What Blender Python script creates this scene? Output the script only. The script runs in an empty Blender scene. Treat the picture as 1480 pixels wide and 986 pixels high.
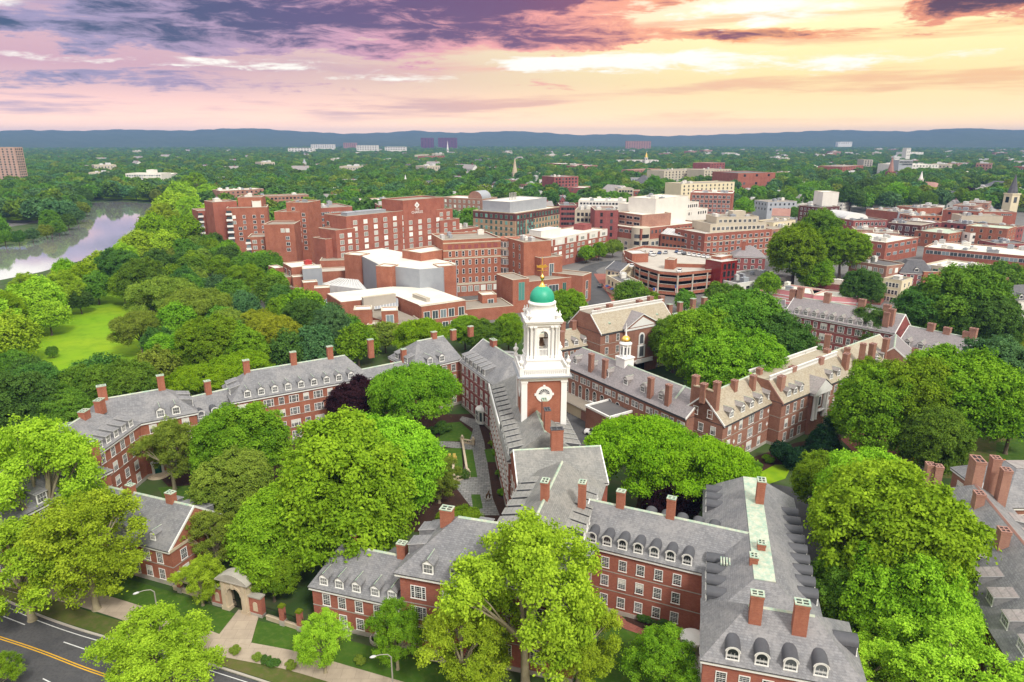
import bpy, math, random
import numpy as np
from mathutils import Vector, Matrix

random.seed(7)
rng = np.random.default_rng(11)
R = math.radians
SC = bpy.context.scene
COL = SC.collection

# ------------------------------------------------------------------ camera
FPX, CAM_H = 987.0, 65.0                 # focal length in photo pixels (1480 wide), eye height in metres
PITCH = math.atan((493 - 202) / FPX)
CP, SP = math.cos(PITCH), math.sin(PITCH)
cam = bpy.data.cameras.new('camera')
cam.sensor_width = 36.0
cam.lens = 36.0 * FPX / 1480.0
cam.clip_start, cam.clip_end = 0.5, 30000.0
cam_o = bpy.data.objects.new('camera', cam)
cam_o.location = (0, 0, CAM_H)
cam_o.rotation_euler = (math.pi / 2 - PITCH, 0, 0)
COL.objects.link(cam_o)
SC.camera = cam_o

SC.view_settings.view_transform = 'Standard'
SC.view_settings.look = 'None'
SC.view_settings.gamma = 1.0
SC.view_settings.use_curve_mapping = False
SC.view_settings.exposure = 1.15
SC.render.engine = 'CYCLES'
SC.cycles.use_denoising = True
SC.cycles.max_bounces = 6
SC.cycles.diffuse_bounces = 3
SC.cycles.glossy_bounces = 2
SC.cycles.transmission_bounces = 3
SC.cycles.volume_bounces = 0
SC.cycles.transparent_max_bounces = 6
SC.cycles.caustics_reflective = False
SC.cycles.caustics_refractive = False

# ------------------------------------------------------------------ sun
SUN_AZ, SUN_EL = 150.0, 46.0             # azimuth clockwise from +Y
sun = bpy.data.lights.new('sun', 'SUN')
sun.energy = 1.5
sun.angle = R(10)
sun.color = (1.0, 0.95, 0.87)
sun_o = bpy.data.objects.new('sun', sun)
to_sun = Vector((math.sin(R(SUN_AZ)) * math.cos(R(SUN_EL)), math.cos(R(SUN_AZ)) * math.cos(R(SUN_EL)), math.sin(R(SUN_EL))))
sun_o.rotation_euler = to_sun.to_track_quat('Z', 'Y').to_euler()
sun_o.location = (0, -50, 200)
COL.objects.link(sun_o)


def lin(c):
    return tuple((x / 12.92 if x <= 0.04045 else ((x + 0.055) / 1.055) ** 2.4) for x in c)


# ------------------------------------------------------------------ node helper
class NT:
    def __init__(s, tree):
        s.t = tree
        s.n = tree.nodes
        s.l = tree.links

    def new(s, typ, **kw):
        n = s.n.new(typ)
        for k, v in kw.items():
            setattr(n, k, v)
        return n

    def put(s, sock, v):
        if v is None:
            return
        if isinstance(v, bpy.types.NodeSocket):
            s.l.new(v, sock)
        elif isinstance(v, (tuple, list)) and sock.type == 'RGBA' and len(v) == 3:
            sock.default_value = (*v, 1)
        else:
            sock.default_value = v

    def m(s, op, a, b=None, c=None, clamp=False):
        n = s.new('ShaderNodeMath', operation=op, use_clamp=clamp)
        s.put(n.inputs[0], a)
        s.put(n.inputs[1], b)
        s.put(n.inputs[2], c)
        return n.outputs[0]

    def mix(s, f, a, b, typ='RGBA', blend='MIX'):
        n = s.new('ShaderNodeMix', data_type=typ)
        if typ == 'RGBA':
            n.blend_type = blend
            s.put(n.inputs[0], f); s.put(n.inputs[6], a); s.put(n.inputs[7], b)
            return n.outputs[2]
        s.put(n.inputs[0], f); s.put(n.inputs[2], a); s.put(n.inputs[3], b)
        return n.outputs[0]

    def smooth(s, x, a, b):
        n = s.new('ShaderNodeMapRange', interpolation_type='SMOOTHSTEP')
        s.put(n.inputs[0], x)
        n.inputs[1].default_value, n.inputs[2].default_value = a, b
        return n.outputs[0]

    def xyz(s, x, y, z):
        n = s.new('ShaderNodeCombineXYZ')
        s.put(n.inputs[0], x); s.put(n.inputs[1], y); s.put(n.inputs[2], z)
        return n.outputs[0]

    def noise(s, vec, scale, detail=4, rough=0.55, dist=0.0):
        n = s.new('ShaderNodeTexNoise')
        s.put(n.inputs['Vector'], vec)
        n.inputs['Scale'].default_value = scale
        n.inputs['Detail'].default_value = detail
        n.inputs['Roughness'].default_value = rough
        n.inputs['Distortion'].default_value = dist
        return n.outputs[0]


# ------------------------------------------------------------------ world: overcast evening sky
W = bpy.data.worlds.new('World')
SC.world = W
W.use_nodes = True
W.node_tree.nodes.clear()
t = NT(W.node_tree)
tc = t.new('ShaderNodeTexCoord').outputs['Generated']
sep = t.new('ShaderNodeSeparateXYZ')
t.l.new(tc, sep.inputs[0])
sx, sy, sz = sep.outputs
DEG = 180 / math.pi
el = t.m('MULTIPLY', t.m('ARCSINE', sz), DEG)
az = t.m('MULTIPLY', t.m('ARCTAN2', sx, sy), DEG)
# cloud sheet seen in perspective: streaks tighten towards the horizon
inv = t.m('DIVIDE', 1.0, t.m('ADD', t.m('MAXIMUM', sz, 0.0), 0.075))
pv = t.xyz(t.m('MULTIPLY', sx, inv), t.m('MULTIPLY', t.m('MULTIPLY', sy, inv), 1.5), 0.0)
nA = t.noise(pv, 1.05, 9, 0.62, 0.5)
nB = t.noise(pv, 3.4, 8, 0.68, 0.3)
nC = t.noise(t.xyz(t.m('MULTIPLY', az, 0.045), t.m('MULTIPLY', el, 0.62), 3.0), 1.0, 7, 0.6, 0.2)
nD = t.noise(t.xyz(t.m('MULTIPLY', az, 0.12), t.m('MULTIPLY', el, 0.42), 9.0), 1.0, 9, 0.66, 0.4)
nAB = t.m('ADD', t.m('MULTIPLY', t.m('SUBTRACT', nA, 0.5), 0.8), t.m('ADD', t.m('MULTIPLY', t.m('SUBTRACT', nB, 0.5), 0.55), t.m('MULTIPLY', t.m('SUBTRACT', nD, 0.5), 0.9)))
azd = t.m('ADD', az, t.m('MULTIPLY', t.m('SUBTRACT', nD, 0.5), 16.0))
eld = t.m('ADD', el, t.m('ADD', t.m('MULTIPLY', t.m('SUBTRACT', nA, 0.5), 1.6), t.m('MULTIPLY', t.m('SUBTRACT', nD, 0.5), 1.8)))


def blob(a0, e0, sa, se, amp=1.0):
    da = t.m('DIVIDE', t.m('SUBTRACT', azd, a0), sa)
    de = t.m('DIVIDE', t.m('SUBTRACT', eld, e0), se)
    q = t.m('ADD', t.m('MULTIPLY', da, da), t.m('MULTIPLY', de, de))
    return t.m('MULTIPLY', t.m('EXPONENT', t.m('MULTIPLY', q, -1.0)), amp)


def addall(xs):
    r = xs[0]
    for x in xs[1:]:
        r = t.m('ADD', r, x)
    return r


def ramp(x, stops):
    n = t.new('ShaderNodeValToRGB')
    t.put(n.inputs[0], x)
    e = n.color_ramp.elements
    while len(e) < len(stops):
        e.new(0.5)
    for i, (p, c) in enumerate(stops):
        e[i].position = p
        e[i].color = (*lin(c), 1)
    return n.outputs[0]


e01 = t.m('DIVIDE', el, 12.0)
left_c = ramp(e01, [(0.0, (1.0, 0.90, 0.82)), (0.1, (1.0, 0.87, 0.79)), (0.22, (0.94, 0.78, 0.75)), (0.42, (0.80, 0.62, 0.67)), (0.62, (0.84, 0.68, 0.70)), (0.85, (0.68, 0.54, 0.64)), (1.0, (0.5, 0.4, 0.55))])
right_c = ramp(e01, [(0.0, (1.0, 0.90, 0.72)), (0.07, (1.0, 0.90, 0.70)), (0.2, (1.0, 0.87, 0.65)), (0.36, (1.0, 0.90, 0.62)), (0.6, (1.0, 0.95, 0.68)), (0.85, (1.0, 0.95, 0.80)), (1.0, (0.9, 0.8, 0.7))])
col = t.mix(t.smooth(az, -30, 22), left_c, right_c)
hb = t.smooth(el, 0.0, 4.5)
col = t.mix(1.0, col, t.mix(hb, (1.75, 1.45, 1.15), (1.0, 1.0, 1.0)), blend='MULTIPLY')
# peach-coloured thin streaks
col = t.mix(t.m('MULTIPLY', t.smooth(nC, 0.48, 0.64), t.smooth(el, 0.8, 2.4)), col, ramp(t.smooth(az, -35, 35), [(0.0, (0.66, 0.58, 0.70)), (0.45, (0.93, 0.72, 0.62)), (1.0, (0.97, 0.76, 0.52))]))
# body of the purple cloud deck
nE = t.noise(t.xyz(t.m('MULTIPLY', az, 0.22), t.m('MULTIPLY', t.m('ADD', el, t.m('MULTIPLY', az, 0.02)), 1.15), 21.0), 1.0, 10, 0.68, 0.7)
rough = t.m('ADD', t.m('MULTIPLY', t.m('SUBTRACT', nD, 0.5), 1.7), t.m('ADD', t.m('MULTIPLY', t.m('SUBTRACT', nE, 0.5), 1.6), t.m('MULTIPLY', t.m('SUBTRACT', nB, 0.5), 0.8)))
deck = addall([blob(-22, 8.9, 13, 1.8, 0.72), blob(-3, 9.5, 14, 2.0, 0.86), blob(-14, 6.6, 19, 1.5, 0.42), blob(9, 10.6, 13, 0.9, 0.9), blob(2, 7.6, 10, 0.9, 0.35),
               blob(36, 10.0, 14, 1.6, 1.6), blob(-34, 4.0, 9, 0.9, 0.42), blob(17, 7.3, 8, 0.45, 0.85), blob(-32, 7.3, 7, 0.8, 0.7), blob(-20, 4.2, 14, 0.6, 0.2)])
gaps = addall([blob(7, 5.9, 10, 0.75, 1.0), blob(19, 9.2, 8, 1.4, 1.1), blob(-20, 5.3, 11, 0.4, 0.75), blob(-36, 9.0, 6, 1.4, 0.95), blob(-10, 4.6, 8, 0.4, 0.75), blob(26, 5.4, 12, 1.0, 0.6), blob(-35, 5.0, 5, 0.5, 0.6)])
rough = t.m('MULTIPLY', rough, t.smooth(el, 1.0, 5.0))
d = t.m('SUBTRACT', t.m('ADD', deck, rough), t.m('MULTIPLY', gaps, 0.9))
pinkc = ramp(t.smooth(az, -35, 35), [(0.0, (0.60, 0.55, 0.68)), (0.3, (0.84, 0.60, 0.66)), (0.55, (0.95, 0.62, 0.56)), (0.85, (0.97, 0.66, 0.40)), (1.0, (0.90, 0.55, 0.40))])
darkc = ramp(t.smooth(az, -35, 35), [(0.0, (0.12, 0.22, 0.36)), (0.18, (0.29, 0.22, 0.40)), (0.5, (0.38, 0.21, 0.38)), (0.75, (0.55, 0.25, 0.33)), (1.0, (0.24, 0.10, 0.22))])
col = t.mix(t.smooth(d, 0.12, 0.42), col, pinkc)
col = t.mix(t.m('MULTIPLY', t.smooth(t.m('ADD', d, t.m('MULTIPLY', t.m('SUBTRACT', nE, 0.5), 0.9)), 0.36, 1.05), 0.95), col, darkc)
lit = t.m('SUBTRACT', t.m('ADD', gaps, t.m('MULTIPLY', rough, 0.75)), t.m('MULTIPLY', deck, 0.5))
col = t.mix(t.smooth(lit, 0.38, 0.8), col, lin((1.0, 0.98, 0.93)))
# bright even overcast high overhead
over = (1.28, 1.25, 1.19)
col = t.mix(t.smooth(el, 11.0, 30.0), col, over)
bg1 = t.new('ShaderNodeBackground')
t.put(bg1.inputs[0], col)
bg1.inputs[1].default_value = 0.55
sky = t.new('ShaderNodeTexSky', sky_type='NISHITA')
sky.sun_disc = False
sky.sun_elevation = R(SUN_EL)
sky.sun_rotation = R(SUN_AZ)
bg2 = t.new('ShaderNodeBackground')
t.l.new(sky.outputs[0], bg2.inputs[0])
bg2.inputs[1].default_value = 0.08
mx = t.new('ShaderNodeMixShader')
mx.inputs[0].default_value = 0.06
t.l.new(bg1.outputs[0], mx.inputs[1])
t.l.new(bg2.outputs[0], mx.inputs[2])
wo = t.new('ShaderNodeOutputWorld')
t.l.new(mx.outputs[0], wo.inputs[0])


# ------------------------------------------------------------------ placing helpers
def P(px, py, z=0.0):
    """a point of the plan: where the line of sight through a photo pixel meets height z"""
    u, v = (px - 740) / FPX, (py - 493) / FPX
    f, d = CP - v * SP, SP + v * CP
    k = (CAM_H - z) / d
    return Vector((u * k, f * k, z))


def PIX(x, y, z):
    d = CAM_H - z
    zc = y * CP + d * SP
    return 740 + FPX * x / zc, 493 + FPX * (d * CP - y * SP) / zc, zc


def on_line(px, py, z, Y):
    pass

# ------------------------------------------------------------------ materials
MATS = {}


def base_mat(name, rough=0.8, spec=0.3, metal=0.0):
    m = bpy.data.materials.new(name)
    m.use_nodes = True
    t = NT(m.node_tree)
    b = m.node_tree.nodes['Principled BSDF']
    b.inputs['Roughness'].default_value = rough
    b.inputs['Specular IOR Level'].default_value = spec
    b.inputs['Metallic'].default_value = metal
    MATS[name] = m
    return m, t, b


def obj_uv(t):
    c = t.new('ShaderNodeTexCoord').outputs['Object']
    s = t.new('ShaderNodeSeparateXYZ')
    t.l.new(c, s.inputs[0])
    return c, s.outputs[0], s.outputs[1], s.outputs[2]


def plain(name, c1, c2=None, scale=0.7, rough=0.8, spec=0.3, metal=0.0, fine=6.0):
    """colour with broad weathering and a fine grain"""
    m, t, b = base_mat(name, rough, spec, metal)
    c2 = c2 or tuple(x * 0.82 for x in c1)
    c, x, y, z = obj_uv(t)
    f = t.smooth(t.noise(c, scale, 5, 0.6), 0.33, 0.68)
    g = t.noise(c, fine, 3, 0.6)
    k = t.mix(f, c1, c2)
    t.put(b.inputs['Base Color'], t.mix(0.35, k, t.mix(g, tuple(q * 0.72 for q in c1), tuple(min(1, q * 1.25) for q in c1))))
    return m


def brick(name, c1, c2, mortar, bw=0.3, bh=0.1, streak=0.45):
    m, t, b = base_mat(name, 0.88, 0.2)
    c, x, y, z = obj_uv(t)
    v = t.xyz(t.m('ADD', x, y), z, 0.0)
    bt = t.new('ShaderNodeTexBrick')
    t.l.new(v, bt.inputs['Vector'])
    t.put(bt.inputs['Color1'], c1); t.put(bt.inputs['Color2'], c2); t.put(bt.inputs['Mortar'], mortar)
    bt.inputs['Scale'].default_value = 1.0
    bt.inputs['Mortar Size'].default_value = 0.008
    bt.inputs['Brick Width'].default_value = bw
    bt.inputs['Row Height'].default_value = bh
    f = t.smooth(t.noise(c, 0.25, 5, 0.6), 0.35, 0.7)
    vs = t.noise(t.xyz(t.m('MULTIPLY', t.m('ADD', x, y), 1.1), t.m('MULTIPLY', z, 0.12), 0.0), 1.0, 4, 0.6)
    k = t.mix(t.m('MULTIPLY', f, 0.45), bt.outputs[0], tuple(q * 0.62 for q in c2))
    k = t.mix(t.m('MULTIPLY', t.smooth(vs, 0.5, 0.75), streak), k, tuple(q * 0.55 for q in c1))
    t.put(b.inputs['Base Color'], k)
    return m


def slate(name, c1, c2, c3, bw=0.42, bh=0.26, contrast=0.5):
    m, t, b = base_mat(name, 0.62, 0.35)
    c, x, y, z = obj_uv(t)
    v = t.xyz(t.m('ADD', x, t.m('MULTIPLY', y, 0.73)), t.m('ADD', t.m('MULTIPLY', z, 1.5), 0.02), 0.0)
    bt = t.new('ShaderNodeTexBrick')
    t.l.new(v, bt.inputs['Vector'])
    t.put(bt.inputs['Color1'], c1); t.put(bt.inputs['Color2'], c2); t.put(bt.inputs['Mortar'], tuple(q * 0.5 for q in c1))
    bt.inputs['Scale'].default_value = 1.0
    bt.inputs['Mortar Size'].default_value = 0.02
    bt.inputs['Brick Width'].default_value = bw
    bt.inputs['Row Height'].default_value = bh
    n1 = t.smooth(t.noise(c, 0.3, 8, 0.72), 0.40, 0.62)
    n2 = t.smooth(t.noise(c, 2.6, 4, 0.6), 0.45, 0.7)
    k = t.mix(t.m('MULTIPLY', n1, contrast), bt.outputs[0], c3)
    k = t.mix(t.m('MULTIPLY', n2, contrast), k, tuple(q * 0.78 for q in c2))
    t.put(b.inputs['Base Color'], k)
    return m


def verdigris(name='copper_green'):
    m, t, b = base_mat(name, 0.7, 0.3)
    c, x, y, z = obj_uv(t)
    f = t.smooth(t.noise(c, 0.9, 6, 0.7), 0.38, 0.62)
    g = t.smooth(t.noise(c, 3.0, 5, 0.7), 0.42, 0.66)
    k = t.mix(f, (0.27, 0.42, 0.33), (0.50, 0.54, 0.43))
    k = t.mix(t.m('MULTIPLY', g, 0.8), k, (0.44, 0.44, 0.32))
    k = t.mix(t.m('MULTIPLY', t.smooth(t.noise(c, 1.7, 6, 0.75), 0.52, 0.7), 0.7), k, (0.62, 0.60, 0.50))
    t.put(b.inputs['Base Color'], k)
    return m


def glass(name, c, spec=0.6, rough=0.12):
    m, t, b = base_mat(name, rough, spec)
    oi = t.new('ShaderNodeObjectInfo')
    v = t.m('MULTIPLY', oi.outputs['Random'], 1.0)
    t.put(b.inputs['Base Color'], t.mix(t.smooth(v, 0.55, 0.95), c, tuple(min(1, q * 3 + 0.06) for q in c)))
    return m


def leaf(name, c_dark, c_light, trans=0.3):
    c_dark, c_light = tuple(q * 0.70 for q in c_dark), tuple(q * 0.80 for q in c_light)
    m = bpy.data.materials.new(name)
    m.use_nodes = True
    nt = m.node_tree
    nt.nodes.clear()
    t = NT(nt)
    at = t.new('ShaderNodeAttribute', attribute_name='tint')
    oi = t.new('ShaderNodeObjectInfo')
    k = t.mix(at.outputs['Fac'], c_dark, c_light)
    hs = t.new('ShaderNodeHueSaturation')
    t.put(hs.inputs['Color'], k)
    t.put(hs.inputs['Hue'], t.m('ADD', 0.485, t.m('MULTIPLY', oi.outputs['Random'], 0.03)))
    t.put(hs.inputs['Value'], t.m('ADD', 0.84, t.m('MULTIPLY', oi.outputs['Random'], 0.32)))
    d = t.new('ShaderNodeBsdfDiffuse')
    tr = t.new('ShaderNodeBsdfTranslucent')
    t.l.new(hs.outputs[0], d.inputs[0])
    t.l.new(t.mix(1.0, hs.outputs[0], (1.0, 1.0, 0.55), blend='MULTIPLY'), tr.inputs[0])
    mx = t.new('ShaderNodeMixShader')
    mx.inputs[0].default_value = trans
    t.l.new(d.outputs[0], mx.inputs[1])
    t.l.new(tr.outputs[0], mx.inputs[2])
    o = t.new('ShaderNodeOutputMaterial')
    t.l.new(mx.outputs[0], o.inputs[0])
    MATS[name] = m
    return m


brick('brick_red', (0.40, 0.135, 0.085), (0.31, 0.09, 0.062), (0.33, 0.2, 0.16))
brick('brick_orange', (0.41, 0.145, 0.083), (0.32, 0.098, 0.06), (0.40, 0.25, 0.18))
brick('brick_brown', (0.36, 0.17, 0.11), (0.27, 0.115, 0.08), (0.36, 0.25, 0.2))
brick('brick_pale', (0.42, 0.215, 0.15), (0.34, 0.16, 0.115), (0.42, 0.31, 0.26))
brick('brick_dark', (0.15, 0.055, 0.05), (0.11, 0.04, 0.04), (0.13, 0.08, 0.07))
brick('brick_tan', (0.46, 0.33, 0.2), (0.38, 0.25, 0.15), (0.45, 0.36, 0.27))
brick('brick_mauve', (0.33, 0.09, 0.085), (0.25, 0.065, 0.065), (0.3, 0.17, 0.15))
slate('slate_grey', (0.235, 0.235, 0.243), (0.162, 0.163, 0.172), (0.285, 0.275, 0.27), contrast=0.6)
slate('slate_warm', (0.265, 0.262, 0.245), (0.19, 0.19, 0.178), (0.31, 0.295, 0.265), contrast=0.6)
slate('slate_pale', (0.36, 0.34, 0.32), (0.24, 0.22, 0.21), (0.30, 0.25, 0.24), contrast=0.6)
slate('slate_buff', (0.46, 0.40, 0.29), (0.33, 0.27, 0.19), (0.40, 0.36, 0.28), contrast=0.6)
slate('slate_mauve', (0.31, 0.285, 0.285), (0.22, 0.20, 0.205), (0.27, 0.235, 0.235), contrast=0.6)
slate('slate_dark', (0.11, 0.11, 0.12), (0.075, 0.075, 0.085), (0.15, 0.145, 0.15))
verdigris()
plain('white_paint', (0.80, 0.79, 0.76), (0.74, 0.73, 0.69), rough=0.5)
plain('tower_white', (0.86, 0.85, 0.82), (0.82, 0.81, 0.77), rough=0.45, scale=0.3)
plain('limestone', (0.56, 0.47, 0.34), (0.42, 0.34, 0.24), scale=0.6)
plain('stone_grey', (0.42, 0.39, 0.34), (0.30, 0.28, 0.24), scale=0.8)
plain('lead_dark', (0.075, 0.077, 0.085), (0.10, 0.10, 0.11), rough=0.55)
plain('gutter_dark', (0.06, 0.06, 0.065), rough=0.6)
plain('dome_green', (0.015, 0.33, 0.20), (0.03, 0.39, 0.25), scale=0.5, rough=0.45, spec=0.5)
m, t, b = base_mat('gold', 0.28, 0.6, 1.0)
b.inputs['Base Color'].default_value = (0.95, 0.62, 0.16, 1)
plain('membrane_white', (0.72, 0.69, 0.60), (0.56, 0.53, 0.45), scale=0.12, fine=1.5)
plain('gravel_roof', (0.30, 0.26, 0.21), (0.22, 0.19, 0.155), scale=0.15, fine=3)
plain('roof_dark', (0.11, 0.105, 0.105), (0.17, 0.16, 0.155), scale=0.15)
plain('metal_grey', (0.33, 0.35, 0.38), (0.28, 0.30, 0.33), scale=0.3, rough=0.45)
plain('metal_light', (0.55, 0.55, 0.54), (0.42, 0.42, 0.42), scale=0.6, rough=0.5)
plain('concrete', (0.47, 0.43, 0.37), (0.38, 0.345, 0.30), scale=0.2)
plain('rose_concrete', (0.50, 0.33, 0.27), (0.42, 0.28, 0.23), scale=0.2)
plain('purple_brick', (0.13, 0.04, 0.07), (0.10, 0.03, 0.055), scale=0.2)
plain('cream_paint', (0.72, 0.64, 0.44), (0.65, 0.57, 0.40), scale=0.3)
plain('buff_stone', (0.55, 0.49, 0.38), (0.46, 0.41, 0.32), scale=0.2)
plain('white_wall', (0.74, 0.72, 0.66), (0.64, 0.62, 0.57), scale=0.2)
plain('pink_paint', (0.72, 0.29, 0.30), (0.64, 0.24, 0.26), scale=0.4)
plain('red_paint', (0.42, 0.05, 0.04), (0.35, 0.04, 0.035), rough=0.5)
plain('grey_paint', (0.40, 0.42, 0.45), (0.34, 0.36, 0.39), scale=0.4)
plain('blue_paint', (0.04, 0.10, 0.35), rough=0.5)
plain('orange_paint', (0.75, 0.22, 0.03), rough=0.5)
plain('yellow_paint', (0.78, 0.52, 0.03), rough=0.5)
plain('door_green', (0.01, 0.13, 0.08), rough=0.45)
plain('sign_green', (0.01, 0.30, 0.17), rough=0.4)
plain('black_iron', (0.012, 0.012, 0.014), rough=0.5)
plain('rubber', (0.015, 0.015, 0.015), rough=0.8)
plain('wood_teak', (0.5, 0.36, 0.08), (0.42, 0.3, 0.06), rough=0.7)
plain('bronze', (0.16, 0.09, 0.05), rough=0.5)
plain('rust_roof', (0.36, 0.20, 0.16), (0.29, 0.15, 0.12), scale=0.3)
plain('steel_pole', (0.34, 0.32, 0.28), rough=0.5)
plain('terrain_skylight', (0.10, 0.32, 0.22), rough=0.2)
for nm, c in (('car_white', (0.75, 0.75, 0.74)), ('car_silver', (0.42, 0.43, 0.45)), ('car_dark', (0.03, 0.032, 0.04)), ('car_red', (0.4, 0.03, 0.03)), ('car_blue', (0.05, 0.09, 0.2))):
    plain(nm, c, rough=0.3, spec=0.6)
glass('glass_dark', (0.022, 0.024, 0.028))
glass('glass_blue', (0.06, 0.08, 0.09))
glass('glass_pale', (0.30, 0.31, 0.28))
glass('glass_green', (0.03, 0.12, 0.10))
glass('glass_red', (0.20, 0.02, 0.02))
plain('blind', (0.72, 0.70, 0.62), rough=0.7)
plain('bark', (0.15, 0.115, 0.08), (0.09, 0.07, 0.05), scale=2.0, rough=0.95)
plain('bark_pale', (0.33, 0.29, 0.19), (0.22, 0.19, 0.12), scale=2.0, rough=0.95)
leaf('leaf_lime', (0.152, 0.345, 0.018), (0.464, 0.740, 0.045))
leaf('leaf_yellow', (0.235, 0.430, 0.022), (0.580, 0.830, 0.060))
leaf('leaf_bright', (0.100, 0.275, 0.018), (0.350, 0.580, 0.036))
leaf('leaf_mid', (0.081, 0.221, 0.028), (0.254, 0.454, 0.048))
leaf('leaf_deep', (0.056, 0.157, 0.034), (0.169, 0.319, 0.055))
leaf('leaf_blue', (0.063, 0.178, 0.070), (0.190, 0.373, 0.125))
leaf('leaf_olive', (0.151, 0.260, 0.030), (0.389, 0.510, 0.070))
leaf('leaf_locust', (0.140, 0.320, 0.012), (0.392, 0.630, 0.024))
leaf('leaf_gold', (0.240, 0.310, 0.020), (0.520, 0.580, 0.045))
leaf('leaf_copper', (0.023, 0.009, 0.014), (0.075, 0.030, 0.035), 0.25)
leaf('leaf_conifer', (0.011, 0.041, 0.021), (0.034, 0.085, 0.034), 0.2)


def ground_mat(name, c1, c2, c3, s1, s2, rough=0.95):
    m, t, b = base_mat(name, rough, 0.15)
    c, x, y, z = obj_uv(t)
    k = t.mix(t.smooth(t.noise(c, s1, 6, 0.6), 0.35, 0.65), c1, c2)
    k = t.mix(t.m('MULTIPLY', t.smooth(t.noise(c, s2, 5, 0.65), 0.42, 0.7), 0.6), k, c3)
    t.put(b.inputs['Base Color'], k)
    return m


ground_mat('ground_mix', (0.035, 0.075, 0.018), (0.06, 0.10, 0.025), (0.10, 0.085, 0.055), 0.02, 0.15)
ground_mat('lawn', (0.055, 0.125, 0.012), (0.045, 0.10, 0.012), (0.10, 0.15, 0.025), 0.06, 1.2)
ground_mat('lawn_bright', (0.17, 0.33, 0.006), (0.23, 0.35, 0.010), (0.10, 0.23, 0.006), 0.03, 0.2)
ground_mat('lawn_worn', (0.075, 0.11, 0.02), (0.11, 0.12, 0.03), (0.16, 0.12, 0.06), 0.12, 0.9)
ground_mat('asphalt', (0.075, 0.075, 0.078), (0.10, 0.098, 0.098), (0.05, 0.05, 0.052), 0.25, 3.0, 0.85)
ground_mat('asphalt_pale', (0.14, 0.135, 0.13), (0.18, 0.17, 0.16), (0.11, 0.11, 0.11), 0.1, 1.0, 0.85)
ground_mat('mulch', (0.05, 0.025, 0.018), (0.035, 0.02, 0.015), (0.08, 0.045, 0.03), 0.5, 4.0)
ground_mat('dirt', (0.20, 0.15, 0.10), (0.14, 0.11, 0.075), (0.10, 0.10, 0.04), 0.3, 2.0)
ground_mat('hill_woods', (0.030, 0.060, 0.022), (0.045, 0.075, 0.028), (0.016, 0.034, 0.015), 0.006, 0.03)
plain('paint_white', (0.72, 0.72, 0.70), rough=0.7, scale=2)
plain('paint_yellow', (0.72, 0.40, 0.02), rough=0.7, scale=2)


def slabs(name, c1, c2, mortar, bw, bh, mort=0.03):
    m, t, b = base_mat(name, 0.9, 0.2)
    c, x, y, z = obj_uv(t)
    bt = t.new('ShaderNodeTexBrick')
    t.l.new(c, bt.inputs['Vector'])
    t.put(bt.inputs['Color1'], c1); t.put(bt.inputs['Color2'], c2); t.put(bt.inputs['Mortar'], mortar)
    bt.inputs['Scale'].default_value = 1.0
    bt.inputs['Mortar Size'].default_value = mort
    bt.inputs['Brick Width'].default_value = bw
    bt.inputs['Row Height'].default_value = bh
    f = t.smooth(t.noise(c, 0.7, 5, 0.6), 0.35, 0.7)
    t.put(b.inputs['Base Color'], t.mix(t.m('MULTIPLY', f, 0.4), bt.outputs[0], tuple(q * 0.7 for q in c2)))
    return m


slabs('sidewalk', (0.46, 0.38, 0.29), (0.41, 0.335, 0.255), (0.28, 0.23, 0.18), 1.8, 1.8, 0.02)
slabs('flagstone', (0.30, 0.29, 0.28), (0.20, 0.20, 0.20), (0.10, 0.11, 0.08), 1.1, 0.7, 0.05)
slabs('brick_paving', (0.36, 0.13, 0.09), (0.27, 0.09, 0.07), (0.2, 0.1, 0.08), 0.4, 0.2, 0.02)
m, t, b = base_mat('river_water', 0.04, 0.5)
b.inputs['Base Color'].default_value = (0.86, 0.85, 0.82, 1)
b.inputs['Metallic'].default_value = 0.8
b.inputs['IOR'].default_value = 1.6
bp = t.new('ShaderNodeBump')
bp.inputs['Strength'].default_value = 0.05
bp.inputs['Distance'].default_value = 0.05
c, x, y, z = obj_uv(t)
t.put(bp.inputs['Height'], t.noise(c, 0.9, 4, 0.6))
t.l.new(bp.outputs[0], b.inputs['Normal'])

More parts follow.
